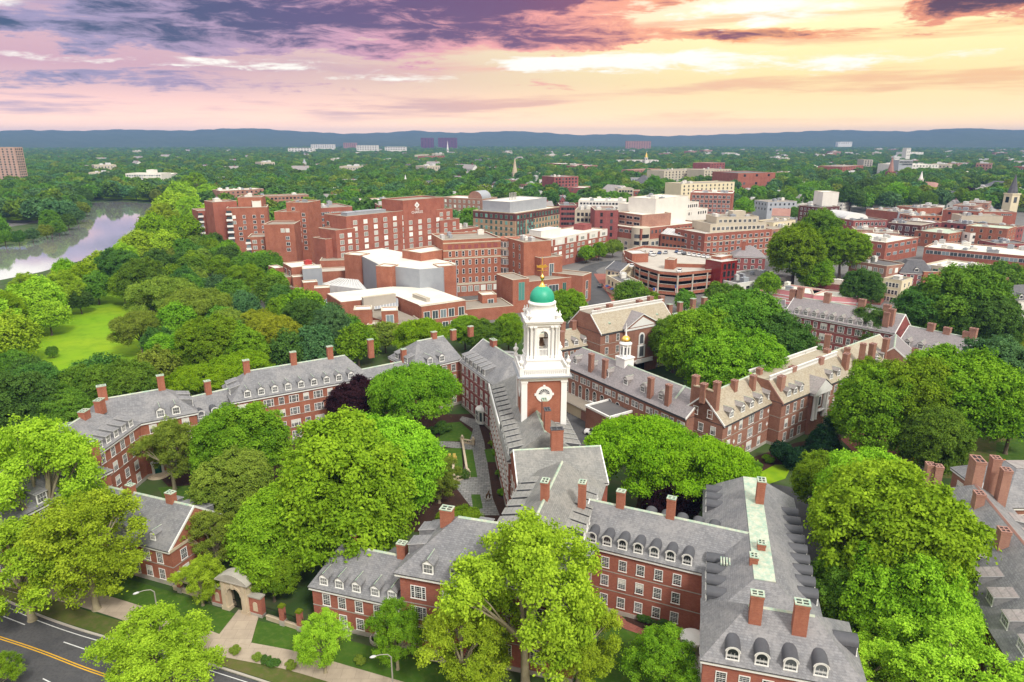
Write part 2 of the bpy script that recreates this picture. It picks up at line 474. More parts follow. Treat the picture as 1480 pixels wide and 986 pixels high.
# ------------------------------------------------------------------ mesh builder
class MB:
    def __init__(s):
        s.v, s.f, s.mi, s.sm = [], [], [], []

    def add(s, vs, fs, mi=0, smooth=False):
        o = len(s.v)
        s.v += [tuple(v) for v in vs]
        for f in fs:
            s.f.append(tuple(i + o for i in f))
            s.mi.append(mi)
            s.sm.append(smooth)

    def box(s, x0, y0, z0, x1, y1, z1, mi=0):
        s.add([(x0, y0, z0), (x1, y0, z0), (x1, y1, z0), (x0, y1, z0), (x0, y0, z1), (x1, y0, z1), (x1, y1, z1), (x0, y1, z1)],
              [(3, 2, 1, 0), (4, 5, 6, 7), (0, 1, 5, 4), (1, 2, 6, 5), (2, 3, 7, 6), (3, 0, 4, 7)], mi)

    def prism(s, poly, z0, z1, mi=0, top=None):
        n = len(poly)
        a = sum(poly[i][0] * poly[(i + 1) % n][1] - poly[(i + 1) % n][0] * poly[i][1] for i in range(n))
        if a < 0:
            poly = poly[::-1]
        vs = [(p[0], p[1], z0) for p in poly] + [(p[0], p[1], z1) for p in poly]
        s.add(vs, [tuple(range(n))[::-1]] + [(i, (i + 1) % n, n + (i + 1) % n, n + i) for i in range(n)], mi)
        s.add(vs[n:], [tuple(range(n))], mi if top is None else top)

    def yprism(s, prof, y0, y1, mi=0, cap=None):
        """profile in x,z pushed along y"""
        n = len(prof)
        vs = [(p[0], y0, p[1]) for p in prof] + [(p[0], y1, p[1]) for p in prof]
        s.add(vs, [(i, (i + 1) % n, n + (i + 1) % n, n + i) for i in range(n)], mi)
        s.add(vs, [tuple(range(n))[::-1], tuple(range(n, 2 * n))], mi if cap is None else cap)

    def quad(s, a, b, c, d, mi=0):
        s.add([a, b, c, d], [(0, 1, 2, 3)], mi)

    def lathe(s, prof, n=24, cx=0, cy=0, mi=0, smooth=True, a0=0.0):
        vs = []
        for r, z in prof:
            for k in range(n):
                a = a0 + 2 * math.pi * k / n
                vs.append((cx + r * math.cos(a), cy + r * math.sin(a), z))
        fs = []
        for j in range(len(prof) - 1):
            for k in range(n):
                k2 = (k + 1) % n
                fs.append((j * n + k, j * n + k2, (j + 1) * n + k2, (j + 1) * n + k))
        s.add(vs, fs, mi, smooth)
        m = len(prof) - 1
        s.add([vs[m * n + k] for k in range(n)], [tuple(range(n))], mi)

    def tube(s, pts, rad, n=6, mi=0):
        pts = [Vector(p) for p in pts]
        rad = rad if isinstance(rad, (list, tuple)) else [rad] * len(pts)
        vs = []
        for i, p in enumerate(pts):
            d = (pts[min(i + 1, len(pts) - 1)] - pts[max(i - 1, 0)]).normalized()
            u = d.cross(Vector((0.31, 0.17, 0.93))).normalized()
            if u.length < 0.5:
                u = d.cross(Vector((1, 0, 0))).normalized()
            w = d.cross(u)
            for k in range(n):
                a = 2 * math.pi * k / n
                vs.append(p + u * (rad[i] * math.cos(a)) + w * (rad[i] * math.sin(a)))
        fs = [(j * n + k, j * n + (k + 1) % n, (j + 1) * n + (k + 1) % n, (j + 1) * n + k) for j in range(len(pts) - 1) for k in range(n)]
        s.add(vs, fs, mi, True)
        s.add([vs[k] for k in range(n)], [tuple(range(n))[::-1]], mi)
        s.add([vs[-n + k] for k in range(n)], [tuple(range(n))], mi)

    def mesh(s, name, mats):
        me = bpy.data.meshes.new(name)
        me.from_pydata(s.v, [], s.f)
        for m in mats:
            me.materials.append(MATS[m])
        me.polygons.foreach_set('material_index', s.mi)
        me.polygons.foreach_set('use_smooth', s.sm)
        me.update()
        return me


def link(name, data, parent=None, loc=(0, 0, 0), rz=0.0):
    o = bpy.data.objects.new(name, data)
    COL.objects.link(o)
    if parent is not None:
        o.parent = parent
    o.location = loc
    o.rotation_euler = (0, 0, rz)
    return o


def tag(o, label, cat, group=None, kind=None):
    if label:
        o['label'] = label
    if cat:
        o['category'] = cat
    if group:
        o['group'] = group
    if kind:
        o['kind'] = kind
    return o


def struct(name, mb, mats, kind='structure'):
    o = link(name, mb.mesh(name, mats))
    o['kind'] = kind
    return o


def sheet(name, pts, z, mat, kind='structure', thick=0.0):
    mb = MB()
    if thick:
        mb.prism([(p[0], p[1]) for p in pts], z - thick, z)
    else:
        n = len(pts)
        a = sum(pts[i][0] * pts[(i + 1) % n][1] - pts[(i + 1) % n][0] * pts[i][1] for i in range(n))
        q = pts if a > 0 else pts[::-1]
        mb.add([(p[0], p[1], z) for p in q], [tuple(range(n))])
    return struct(name, mb, [mat], kind)


FOOT = []          # footprints of what is built, (x, y, radius), so that trees keep clear


class Bld:
    """one building: an Empty at its front left corner that parents the parts"""

    def __init__(s, name, label, A, ang, cat='building', group=None):
        s.loc = Vector((A[0], A[1], 0))
        s.ang = ang
        s.root = bpy.data.objects.new(name, None)
        s.root.empty_display_size = 1
        COL.objects.link(s.root)
        s.root.location = s.loc
        s.root.rotation_euler = (0, 0, ang)
        tag(s.root, label, cat, group)

    def rel(s, A, ang):
        d = Vector((A[0], A[1], 0)) - s.loc
        d.rotate(Matrix.Rotation(-s.ang, 3, 'Z'))
        return d, ang - s.ang


class Mass:
    """a rectangular volume of a building: front edge from A towards ang, L long, D deep"""

    def __init__(s, b, A, ang, L, D):
        s.b, s.A, s.ang, s.L, s.D = b, Vector((A[0], A[1], 0)), ang, L, D
        s.o, s.rz = b.rel(A, ang)
        c = s.A + Vector((math.cos(ang) * L / 2 - math.sin(ang) * D / 2, math.sin(ang) * L / 2 + math.cos(ang) * D / 2, 0))
        n = max(1, int(round(max(L, D) / max(2.0, min(L, D)))))
        for i in range(n):
            k = (i + 0.5) / n - 0.5
            dx, dy = (L * k, 0) if L >= D else (0, D * k)
            FOOT.append((c.x + math.cos(ang) * dx - math.sin(ang) * dy, c.y + math.sin(ang) * dx + math.cos(ang) * dy, min(L, D) * 0.62))

    def w(s, x, y, z=0.0):
        c, n = math.cos(s.rz), math.sin(s.rz)
        return Vector((s.o.x + c * x - n * y, s.o.y + n * x + c * y, z))

    def put(s, name, me, x=0, y=0, z=0, r=0.0, parent=None):
        return link(name, me, parent or s.b.root, s.w(x, y, z), s.rz + r)

    def face(s, f, inset=0.0):
        """origin x,y, direction angle and length of a wall"""
        L, D, i = s.L, s.D, inset
        return {'f': (0, i, 0.0, L), 'r': (L - i, 0, math.pi / 2, D), 'b': (L, D - i, math.pi, L), 'l': (i, D, -math.pi / 2, D)}[f]


# ------------------------------------------------------------------ windows (shared meshes)
WIN = {}


def win_mesh(w, h, style):
    key = (round(w, 2), round(h, 2), style)
    if key in WIN:
        return WIN[key]
    fr, pn = MB(), MB()
    hw = w / 2
    if style in ('sash', 'twelve', 'arch', 'triple'):
        t, p = 0.11, 0.07
        top = h if style != 'arch' else h - hw
        fr.box(-hw - t, -p, -t, -hw, 0.02, top)
        fr.box(hw, -p, -t, hw + t, 0.02, top)
        fr.box(-hw - t - 0.05, -p - 0.05, -t - 0.06, hw + t + 0.05, 0.018, -t + 0.04)
        if style == 'arch':
            n = 10
            for k in range(n):
                a, b_ = math.pi * k / n, math.pi * (k + 1) / n
                q = [(r_ * math.cos(x_), top + r_ * math.sin(x_)) for r_, x_ in ((hw, a), (hw + t, a), (hw + t, b_), (hw, b_))]
                fr.yprism(q, -p, 0.02)
        else:
            fr.box(-hw - t, -p, h, hw + t, 0.02, h + t)
        fr.box(-hw, -p + 0.02, top * 0.5 - 0.035, hw, -0.005, top * 0.5 + 0.035)
        if style == 'triple':
            for x in (-hw * 0.52, hw * 0.52):
                fr.box(x - 0.07, -p + 0.005, 0, x + 0.07, -0.004, h)
            mus = [-hw * 0.2, hw * 0.2]
        else:
            mus = [-hw / 3, hw / 3] if w > 0.75 else [0]
        for x in mus:
            fr.box(x - 0.011, -p + 0.03, 0, x + 0.011, -0.006, top)
        for k in ((1, 2, 4, 5) if style != 'arch' or h > 2 else (2, 4)):
            z = top * k / 6
            fr.box(-hw, -p + 0.033, z - 0.01, hw, -0.007, z + 0.01)
        if style == 'arch':
            pn.add([(-hw, -0.012, 0), (hw, -0.012, 0)] + [(hw * math.cos(math.pi * k / 10), -0.012, top + hw * math.sin(math.pi * k / 10)) for k in range(11)], [tuple(range(13))])
        else:
            pn.quad((-hw, -0.012, 0), (hw, -0.012, 0), (hw, -0.012, h), (-hw, -0.012, h), 0)
        res = [fr.mesh('window_frame', ['white_paint'])]
        res.append(pn.mesh('window_pane', ['glass_dark']))
        pn2 = MB()
        if style != 'arch':
            pn2.quad((-hw, -0.012, 0), (hw, -0.012, 0), (hw, -0.012, h * 0.55), (-hw, -0.012, h * 0.55), 0)
            pn2.quad((-hw, -0.012, h * 0.55), (hw, -0.012, h * 0.55), (hw, -0.012, h), (-hw, -0.012, h), 1)
            res.append(pn2.mesh('window_pane', ['glass_dark', 'blind']))
        else:
            res.append(res[1])
        both = MB()
        both.add(fr.v, fr.f, 0)
        both.add(pn.v, pn.f, 1)
        res.append(both.mesh('window', ['white_paint', 'glass_dark']))
        WIN[key] = ('near', res)
    else:
        # seen small: frame and glass in one mesh
        fm, gm = {'white2': ('white_paint', 'glass_dark'), 'pale2': ('white_paint', 'glass_pale'), 'dark1': ('gutter_dark', 'glass_dark'),
                  'stone1': ('buff_stone', 'glass_dark'), 'ribbon': ('white_paint', 'glass_blue'), 'plain': ('white_paint', 'glass_dark'),
                  'green': ('steel_pole', 'glass_green'), 'glaz': ('white_paint', 'glass_blue'), 'open': ('gutter_dark', 'black_iron')}[style]
        t = 0.14 if style not in ('dark1', 'ribbon', 'green') else 0.08
        fr.box(-hw - t, -0.06, -t, hw + t, 0.02, h + t, 0)
        if style in ('white2', 'pale2'):
            for x0, x1 in ((-hw, -0.05), (0.05, hw)):
                fr.quad((x0, -0.075, 0), (x1, -0.075, 0), (x1, -0.075, h), (x0, -0.075, h), 1)
        elif style in ('ribbon', 'glaz', 'green'):
            n = max(2, int(round(w / 1.4)))
            for k in range(n):
                x0, x1 = -hw + w * k / n + 0.05, -hw + w * (k + 1) / n - 0.05
                fr.quad((x0, -0.075, 0), (x1, -0.075, 0), (x1, -0.075, h), (x0, -0.075, h), 1)
        else:
            fr.quad((-hw, -0.075, 0), (hw, -0.075, 0), (hw, -0.075, h * 0.48), (-hw, -0.075, h * 0.48), 1)
            fr.quad((-hw, -0.075, h * 0.52), (hw, -0.075, h * 0.52), (hw, -0.075, h), (-hw, -0.075, h), 1)
        WIN[key] = ('far', [fr.mesh('window', [fm, gm])])
    return WIN[key]


def spread(n, a, b):
    return [a + (b - a) * (i + 0.5) / n for i in range(n)]


def add_window(M, x, y, z, r, w, h, style, parent=None, name='window'):
    kind, res = win_mesh(w, h, style)
    o = M.put(name, res[0], x, y, z, r, None)
    if kind == 'near':
        link('pane', res[1] if random.random() < 0.72 else res[2], o)
    return o


def windows(M, f, zs, xs, w=0.95, h=1.5, style='sash', inset=0.42, skip=()):
    """rows at heights zs, columns at distances xs along wall f"""
    ox, oy, r, Lf = M.face(f, inset)
    out = []
    if isinstance(xs, tuple):
        xs = spread(xs[0], xs[1], Lf - xs[2])
    for i, z in enumerate(zs):
        for j, x in enumerate(xs):
            if (i, j) in skip:
                continue
            out.append(add_window(M, ox + math.cos(r) * x, oy + math.sin(r) * x, z, r, w, h, style))
    return out


# ------------------------------------------------------------------ pitched-roof block
def pitched(M, ze, zr, lend=('hip', 5.0), rend=('hip', 5.0), deck=0.0, wall='brick_red', roof='slate_grey', oh=0.42, ridge='copper_green',
            courses=(), rake='white_paint', cornice='white_paint', deckmat='copper_green', plinth='stone_grey', quoin=False):
    L, D = M.L, M.D
    yl, yr = D / 2 - deck, D / 2 + deck
    xl = lend[1] if lend[0] == 'hip' else 0.0
    xr = L - (rend[1] if rend[0] == 'hip' else 0.0)
    il = oh if lend[0] == 'hip' else 0.04
    ir = oh if rend[0] == 'hip' else 0.04
    M.ze, M.zr, M.deck, M.oh = ze, zr, deck, oh
    M.run = {'f': yl, 'b': yl, 'l': max(xl, 0.01), 'r': max(L - xr, 0.01)}
    # walls
    wb = MB()
    wb.prism([(il, oh), (L - ir, oh), (L - ir, D - oh), (il, D - oh)], 0, ze)
    gz = lambda y: ze + (zr - ze) * min(1, y / yl, (D - y) / yl)
    for side, xx, kind in ((0, il, lend[0]), (1, L - ir, rend[0])):
        if kind == 'gable':
            prof = [(xx, oh, ze), (xx, D - oh, ze), (xx, D - oh, gz(D - oh) - 0.06), (xx, yr, zr - 0.06), (xx, yl, zr - 0.06), (xx, oh, gz(oh) - 0.06)]
            if deck == 0:
                prof = prof[:3] + prof[4:]
            wb.add(prof, [tuple(range(len(prof)))[::1 if side else -1]])
    M.put('wall', wb.mesh('wall', [wall]))
    if plinth:
        pb = MB()
        pb.prism([(il - 0.06, oh - 0.06), (L - ir + 0.06, oh - 0.06), (L - ir + 0.06, D - oh + 0.06), (il - 0.06, D - oh + 0.06)], 0, 0.7)
        M.put('plinth', pb.mesh('plinth', [plinth]))
    for zc in courses:
        cb = MB()
        k = 0.035
        for q in ((il - k, oh - k, L - ir + k, oh + 0.02), (il - k, D - oh - 0.02, L - ir + k, D - oh + k), (il - k, oh + 0.021, il + 0.02, D - oh - 0.021), (L - ir - 0.02, oh + 0.021, L - ir + k, D - oh - 0.021)):
            cb.box(q[0], q[1], zc, q[2], q[3], zc + 0.13)
        M.put('string_course', cb.mesh('string_course', ['stone_grey']))
    # roof: closed solid with a thin eave edge
    rb = MB()
    e = 0.13
    zt = zr + e
    c = [(0, 0), (L, 0), (L, D), (0, D)]
    rid = [(xl, yl), (xr, yl), (xr, yr), (xl, yr)]
    V = [(x, y, ze) for x, y in c] + [(x, y, ze + e) for x, y in c] + [(x, y, zt) for x, y in rid]
    rb.add(V, [(3, 2, 1, 0)], 0)
    rb.add(V, [(0, 1, 5, 4), (1, 2, 6, 5), (2, 3, 7, 6), (3, 0, 4, 7)], 1)
    if deck > 0:
        rb.add(V, [(4, 5, 9, 8), (6, 7, 11, 10)], 0)
        rb.add(V, [(8, 9, 10, 11)], 0)
        ends = [((7, 4, 8, 11), lend), ((5, 6, 10, 9), rend)]
    else:
        rb.add(V, [(4, 5, 9, 8), (6, 7, 8, 9)], 0)
        ends = [((7, 4, 8), lend), ((5, 6, 9), rend)]
    for f, en in ends:
        rb.add(V, [f], 0 if en[0] == 'hip' else 2)
    M.put('roof', rb.mesh('roof', [roof, 'gutter_dark', wall]))
    if cornice:
        cb = MB()
        for q in ((0.1, 0.1, L - 0.1, oh + 0.01), (0.1, D - oh - 0.01, L - 0.1, D - 0.1)):
            cb.box(q[0], q[1], ze - 0.38, q[2], q[3], ze - 0.004)
        if lend[0] == 'hip':
            cb.box(0.1, oh + 0.011, ze - 0.38, oh + 0.01, D - oh - 0.011, ze - 0.004)
        if rend[0] == 'hip':
            cb.box(L - oh - 0.01, oh + 0.011, ze - 0.38, L - 0.1, D - oh - 0.011, ze - 0.004)
        M.put('cornice', cb.mesh('cornice', [cornice]))
    # raking boards on gables
    for side, xx, kind in ((0, -0.07, lend[0]), (1, L - 0.11, rend[0])):
        if kind == 'gable' and rake:
            kb = MB()
            for (ya, za, yb, zb) in ((0, ze, yl, zr), (D, ze, yr, zr)):
                kb.add([(xx, ya, za - 0.22), (xx + 0.18, ya, za - 0.22), (xx + 0.18, ya, za + e + 0.06), (xx, ya, za + e + 0.06),
                        (xx, yb, zb - 0.22), (xx + 0.18, yb, zb - 0.22), (xx + 0.18, yb, zb + e + 0.06), (xx, yb, zb + e + 0.06)],
                       [(0, 1, 2, 3), (7, 6, 5, 4), (0, 4, 5, 1), (1, 5, 6, 2), (2, 6, 7, 3), (3, 7, 4, 0)])
            M.put('rake_board', kb.mesh('rake_board', [rake]))
    if deck > 0 and deckmat:
        db = MB()
        db.box(xl + 0.05, yl + 0.02, zt + 0.004, xr - 0.05, yr - 0.02, zt + 0.09)
        M.put('roof_deck', db.mesh('roof_deck', [deckmat]))
    elif ridge:
        db = MB()
        sl = (zr - ze) / yl
        a = 0.22
        x0, x1 = xl - 0.02, xr + 0.02
        db.add([(x0, yl - a, zt - a * sl + 0.03), (x1, yl - a, zt - a * sl + 0.03), (x1, yl, zt + 0.07), (x0, yl, zt + 0.07), (x0, yl + a, zt - a * sl + 0.03), (x1, yl + a, zt - a * sl + 0.03)],
               [(0, 1, 2, 3), (3, 2, 5, 4), (0, 3, 4), (1, 5, 2)])
        M.put('ridge_cap', db.mesh('ridge_cap', [ridge]))
    # gutter pipes
    return M


DORM = {}


def dormer(M, f, x, kind='gable', w=1.5, hh=1.35, yf=0.55, roofm=None, near=True, cheek=None, style='sash'):
    """dormer on slope f at distance x along its eave"""
    run = M.run[f]
    s = (M.zr - M.ze) / run
    roofm = roofm or 'slate_grey'
    cheek = cheek or roofm
    key = (kind, w, hh, yf, round(s, 2), roofm, cheek)
    if key not in DORM:
        mb = MB()
        zb = s * yf
        h = w / 2
        zt = zb + hh
        if kind == 'gable':
            pk = 0.42 * w
            yb = (zt + pk) / s
            prof = [(-h, zb - 0.1), (h, zb - 0.1), (h, zt), (0, zt + pk), (-h, zt)]
            n = 5
            vs = [(p[0], yf, p[1]) for p in prof] + [(p[0], yb, p[1]) for p in prof]
            mb.add(vs, [(4, 3, 2, 1, 0)], 2)
            mb.add(vs, [(1, 2, 7, 6), (0, 5, 9, 4)], 1)
            g = 0.1
            k = pk / h
            for sg in (-1, 1):
                a = [(sg * (h + g), yf - 0.16, zt - g * k), (0, yf - 0.16, zt + pk), (0, yb, zt + pk), (sg * (h + g), yb, zt - g * k)]
                b_ = [(q[0], q[1], q[2] + 0.11) for q in a]
                fs = [(0, 1, 2, 3), (7, 6, 5, 4), (0, 4, 5, 1), (1, 5, 6, 2), (2, 6, 7, 3), (3, 7, 4, 0)]
                mb.add(a + b_, fs if sg > 0 else [q[::-1] for q in fs], 0)
            mb.tube([(0, yf - 0.15, zt + pk + 0.12), (0, yb, zt + pk + 0.12)], 0.07, 4, 3)
        elif kind == 'arch':
            ar = 0.42 * w
            n = 8
            arc = [(h * math.cos(math.pi * i / n), zt + ar * math.sin(math.pi * i / n)) for i in range(n + 1)]
            yb = (zt + ar) / s
            prof = [(-h, zb - 0.1), (h, zb - 0.1)] + arc
            m_ = len(prof)
            vs = [(p[0], yf, p[1]) for p in prof] + [(p[0], yb, p[1]) for p in prof]
            mb.add(vs, [tuple(range(m_))[::-1]], 2)
            mb.add(vs, [(1, 2, m_ + 2, m_ + 1), (0, m_, 2 * m_ - 1, m_ - 1)], 1)
            g = 1.07
            arc2 = [((h + 0.09) * math.cos(math.pi * i / n), zt + (ar + 0.09) * math.sin(math.pi * i / n)) for i in range(n + 1)]
            a = [(p[0], yf - 0.14, p[1]) for p in arc2] + [(p[0], yb, p[1]) for p in arc2]
            mb.add(a, [(i, n + 1 + i, n + 2 + i, i + 1) for i in range(n)], 0, True)
            mb.add([(p[0], yf - 0.14, p[1]) for p in arc2] + [(p[0] * 0.86, yf - 0.14, zt + (p[1] - zt) * 0.8) for p in arc2], [(i, i + 1, n + 2 + i, n + 1 + i) for i in range(n)], 2)
            mb.add([(p[0] * 0.86, yf - 0.14, zt + (p[1] - zt) * 0.8) for p in arc2] + [(p[0] * 0.86, yf, zt + (p[1] - zt) * 0.8) for p in arc2], [(i, i + 1, n + 2 + i, n + 1 + i) for i in range(n)], 2)
        else:  # shed
            tl = 0.26 * s
            yb = (zt - tl * yf) / (s - tl)
            zb2 = zt + tl * (yb - yf)
            vs = [(-h, yf, zb - 0.1), (h, yf, zb - 0.1), (h, yf, zt), (-h, yf, zt), (h, yb, zb2), (-h, yb, zb2)]
            mb.add(vs, [(3, 2, 1, 0)][0:0] + [(0, 1, 2, 3)], 2)
            mb.add(vs + [(h, yb, zb), (-h, yb, zb)], [(1, 6, 4, 2), (0, 3, 5, 7)], 1)
            g = 0.1
            a = [(-h - g, yf - 0.2, zt - 0.2 * tl), (h + g, yf - 0.2, zt - 0.2 * tl), (h + g, yb + 0.1, zb2 + 0.1 * tl), (-h - g, yb + 0.1, zb2 + 0.1 * tl)]
            b_ = [(q[0], q[1], q[2] + 0.12) for q in a]
            mb.add(a + b_, [(3, 2, 1, 0), (4, 5, 6, 7)], 0)
            mb.add(a + b_, [(0, 1, 5, 4), (1, 2, 6, 5), (2, 3, 7, 6), (3, 0, 4, 7)], 3)
        DORM[key] = (mb.mesh('dormer', [roofm, cheek, 'white_paint', 'metal_light' if kind == 'shed' else 'copper_green']), zb)
    me, zb = DORM[key]
    ox, oy, r, Lf = M.face(f, 0.0)
    o = M.put('dormer', me, ox + math.cos(r) * x, oy + math.sin(r) * x, M.ze + 0.13, r)
    ww, wh = w - 0.36, hh - 0.2
    if kind == 'arch':
        wh = hh + 0.32
        st = 'arch'
    else:
        st = style
    kd, res = win_mesh(ww, wh, st if near else 'plain')
    wn = link('window', res[3] if kd == 'near' else res[0], o, (0, yf - 0.005 - (0.03 if kind == 'arch' else 0.0), zb + 0.1))
    return o


def dormers(M, f, xs, **kw):
    if isinstance(xs, tuple):
        xs = spread(xs[0], xs[1], M.face(f)[3] - xs[2])
    for x in xs:
        dormer(M, f, x, **kw)


CHIM = {}


def chimney(M, x, y, ztop, w=1.1, d=0.9, mat='brick_orange', cap='copper_green', zbase=None, r=0.0):
    zb = (M.ze if zbase is None else zbase)
    key = (w, d, round(ztop - zb, 2), mat, cap)
    if key not in CHIM:
        mb, cb = MB(), MB()
        H_ = ztop - zb
        hw, hd = w / 2, d / 2
        mb.box(-hw, -hd, 0, hw, hd, H_ - 0.3)
        mb.box(-hw - 0.06, -hd - 0.06, H_ - 0.3, hw + 0.06, hd + 0.06, H_ - 0.12)
        mb.box(-hw - 0.02, -hd - 0.02, H_ - 0.12, hw + 0.02, hd + 0.02, H_)
        # cap: rim, cross bars and dark flues
        a, b_ = hw + 0.07, hd + 0.07
        z0, z1 = H_, H_ + 0.13
        cb.box(-a, -b_, z0, a, -b_ + 0.2, z1); cb.box(-a, b_ - 0.2, z0, a, b_, z1)
        cb.box(-a, -b_ + 0.2, z0, -a + 0.2, b_ - 0.2, z1); cb.box(a - 0.2, -b_ + 0.2, z0, a, b_ - 0.2, z1)
        cb.box(-0.08, -b_ + 0.2, z0, 0.08, b_ - 0.2, z1 - 0.01)
        cb.box(-a + 0.2, -0.07, z0, -0.08, 0.07, z1 - 0.011); cb.box(0.08, -0.07, z0, a - 0.2, 0.07, z1 - 0.011)
        cb.quad((-a + 0.2, -b_ + 0.2, z0 + 0.03), (a - 0.2, -b_ + 0.2, z0 + 0.03), (a - 0.2, b_ - 0.2, z0 + 0.03), (-a + 0.2, b_ - 0.2, z0 + 0.03), 1)
        if cap == 'brick':
            cap_m = mat
        else:
            cap_m = cap
        CHIM[key] = (mb.mesh('chimney', [mat]), cb.mesh('chimney_cap', [cap_m, 'black_iron']))
    a, c = CHIM[key]
    o = M.put('chimney', a, x, y, zb, r)
    link('chimney_cap', c, o)
    return o


def chim_px(M, px, py, ztop=None, y=None, **kw):
    """chimney on the line y of the roof (the ridge unless given) whose top centre is seen at that photo pixel"""
    c, s = math.cos(M.ang), math.sin(M.ang)

    def loc(z):
        d = P(px, py, z) - M.A
        return d.x * c + d.y * s, -d.x * s + d.y * c
    if y == 'free':
        lx, ly = loc(ztop)
        return chimney(M, lx, ly, ztop, **kw)
    y = M.D / 2 if y is None else y
    z0, z1 = M.ze, M.zr + 8.0
    y0, y1 = loc(z0)[1], loc(z1)[1]
    z = z0 + (z1 - z0) * (y - y0) / (y1 - y0)
    z = min(max(z, M.zr + 1.1), M.zr + 3.7)
    lx, ly = loc(z)
    kw['zbase'] = min(M.zr - 1.6, kw.get('zbase') or 99)
    ly = min(max(ly, 1.2), M.D - 1.2)
    sl = M.zr - (M.zr - M.ze) * min(1.0, abs(ly - M.D / 2) / max(1.0, M.D / 2 - M.deck))
    kw['zbase'] = min(M.zr - 1.6, sl - 0.7)
    return chimney(M, lx, ly, z, **kw)


# ------------------------------------------------------------------ flat-roof block
def flat(M, z1, wall='brick_red', roof='membrane_white', par=0.6, coping=None, z0=0.0, name='wall'):
    L, D = M.L, M.D
    wb = MB()
    wb.prism([(0, 0), (L, 0), (L, D), (0, D)], z0, z1)
    M.put(name, wb.mesh(name, [wall]))
    rb = MB()
    rb.box(0.36, 0.36, z1, L - 0.36, D - 0.36, z1 + 0.03)
    M.put('roof', rb.mesh('roof', [roof]))
    if par:
        pb = MB()
        for q in ((0, 0, L, 0.35), (0, D - 0.35, L, D), (0, 0.35, 0.35, D - 0.35), (L - 0.35, 0.35, L, D - 0.35)):
            pb.box(q[0], q[1], z1, q[2], q[3], z1 + par)
        for q in ((-0.06, -0.06, L + 0.06, 0.4), (-0.06, D - 0.4, L + 0.06, D + 0.06), (-0.06, 0.4, 0.4, D - 0.4), (L - 0.4, 0.4, L + 0.06, D - 0.4)):
            pb.box(q[0], q[1], z1 + par, q[2], q[3], z1 + par + 0.12, 1)
        M.put('parapet', pb.mesh('parapet', [wall, coping or 'buff_stone']))
    M.z1 = z1
    return M


def grid(M, f, rows, n, top=1.1, sh=3.2, w=1.4, h=1.7, style='white2', marg=1.2, z1=None, skip=(), limit=None):
    z1 = z1 or M.z1
    zs = [z1 - top - h - sh * i for i in range(rows)]
    zs = [z for z in zs if z > 0.4]
    return windows(M, f, zs, (n, marg, marg), w, h, style, inset=0.0, skip=skip)


def band(M, f, z, h, mat, out=0.05, name='band', x0=0.0, x1=None):
    ox, oy, r, Lf = M.face(f, 0.0)
    mb = MB()
    mb.box(x0, -out, z, (x1 or Lf), 0.02, z + h)
    M.put(name, mb.mesh(name, [mat]), ox, oy, 0, r)


def unit(M, x, y, w, d, h, mat='metal_light', z=None, name='rooftop_unit'):
    mb = MB()
    z = (M.z1 + 0.03) if z is None else z
    mb.box(-w / 2, -d / 2, 0.0, w / 2, d / 2, h)
    mb.box(-w / 2 - 0.12, -d / 2 - 0.12, h, w / 2 + 0.12, d / 2 + 0.12, h + 0.14)
    if min(w, d) > 1.4:
        mb.box(-w * 0.22, -d * 0.22, h + 0.14, w * 0.22, d * 0.22, h + 0.45)
        n = 4
        for i in range(n):
            mb.box(-w / 2 - 0.03, -d * 0.4 + d * 0.8 * i / n, h * 0.3, -w / 2, -d * 0.4 + d * 0.8 * i / n + d * 0.12, h * 0.85)
            mb.box(-w * 0.4 + w * 0.8 * i / n, -d / 2 - 0.03, h * 0.3, -w * 0.4 + w * 0.8 * i / n + w * 0.12, -d / 2, h * 0.85)
    M.put(name, mb.mesh(name, [mat]), x, y, z)


def units(M, n, seed, mats=('metal_light', 'metal_grey', 'white_wall'), smin=1.2, smax=3.5):
    r = random.Random(seed)
    for i in range(n):
        w, d = r.uniform(smin, smax), r.uniform(smin, smax)
        w, d = min(w, M.L * 0.35), min(d, M.D * 0.35)
        unit(M, r.uniform(w, M.L - w), r.uniform(d, M.D - d), w, d, r.uniform(0.8, 2.2), r.choice(mats))


def edge(A, B, z):
    a, b = P(A[0], A[1], z), P(B[0], B[1], z)
    return a, math.atan2(b.y - a.y, b.x - a.x), (b - a).length


def flatB(name, label, A, B, z, D, wall='brick_red', roof='membrane_white', par=0.6, coping=None, cat='building', group=None):
    """flat-roofed building whose front roof edge runs between two photo pixels at height z"""
    a, ang, L = edge(A, B, z + par)
    b = Bld(name, label, a, ang, cat, group)
    M = flat(Mass(b, a, ang, L, D), z, wall, roof, par, coping)
    return b, M


def flatM(b, A, B, z, D, wall='brick_red', roof='membrane_white', par=0.6, coping=None, z0=0.0, name='wall', Y=None):
    a, ang, L = edge(A, B, z + par)
    return flat(Mass(b, a, ang, L, D), z, wall, roof, par, coping, z0, name)

# ================================================================== the ground
g = MB()
g.quad((-9000, -250, 0), (9000, -250, 0), (9000, 9800, 0), (-9000, 9800, 0))
struct('ground', g, ['ground_mix'])


def px_poly(pts, z=0.0):
    return [P(x, y, z) for x, y in pts]


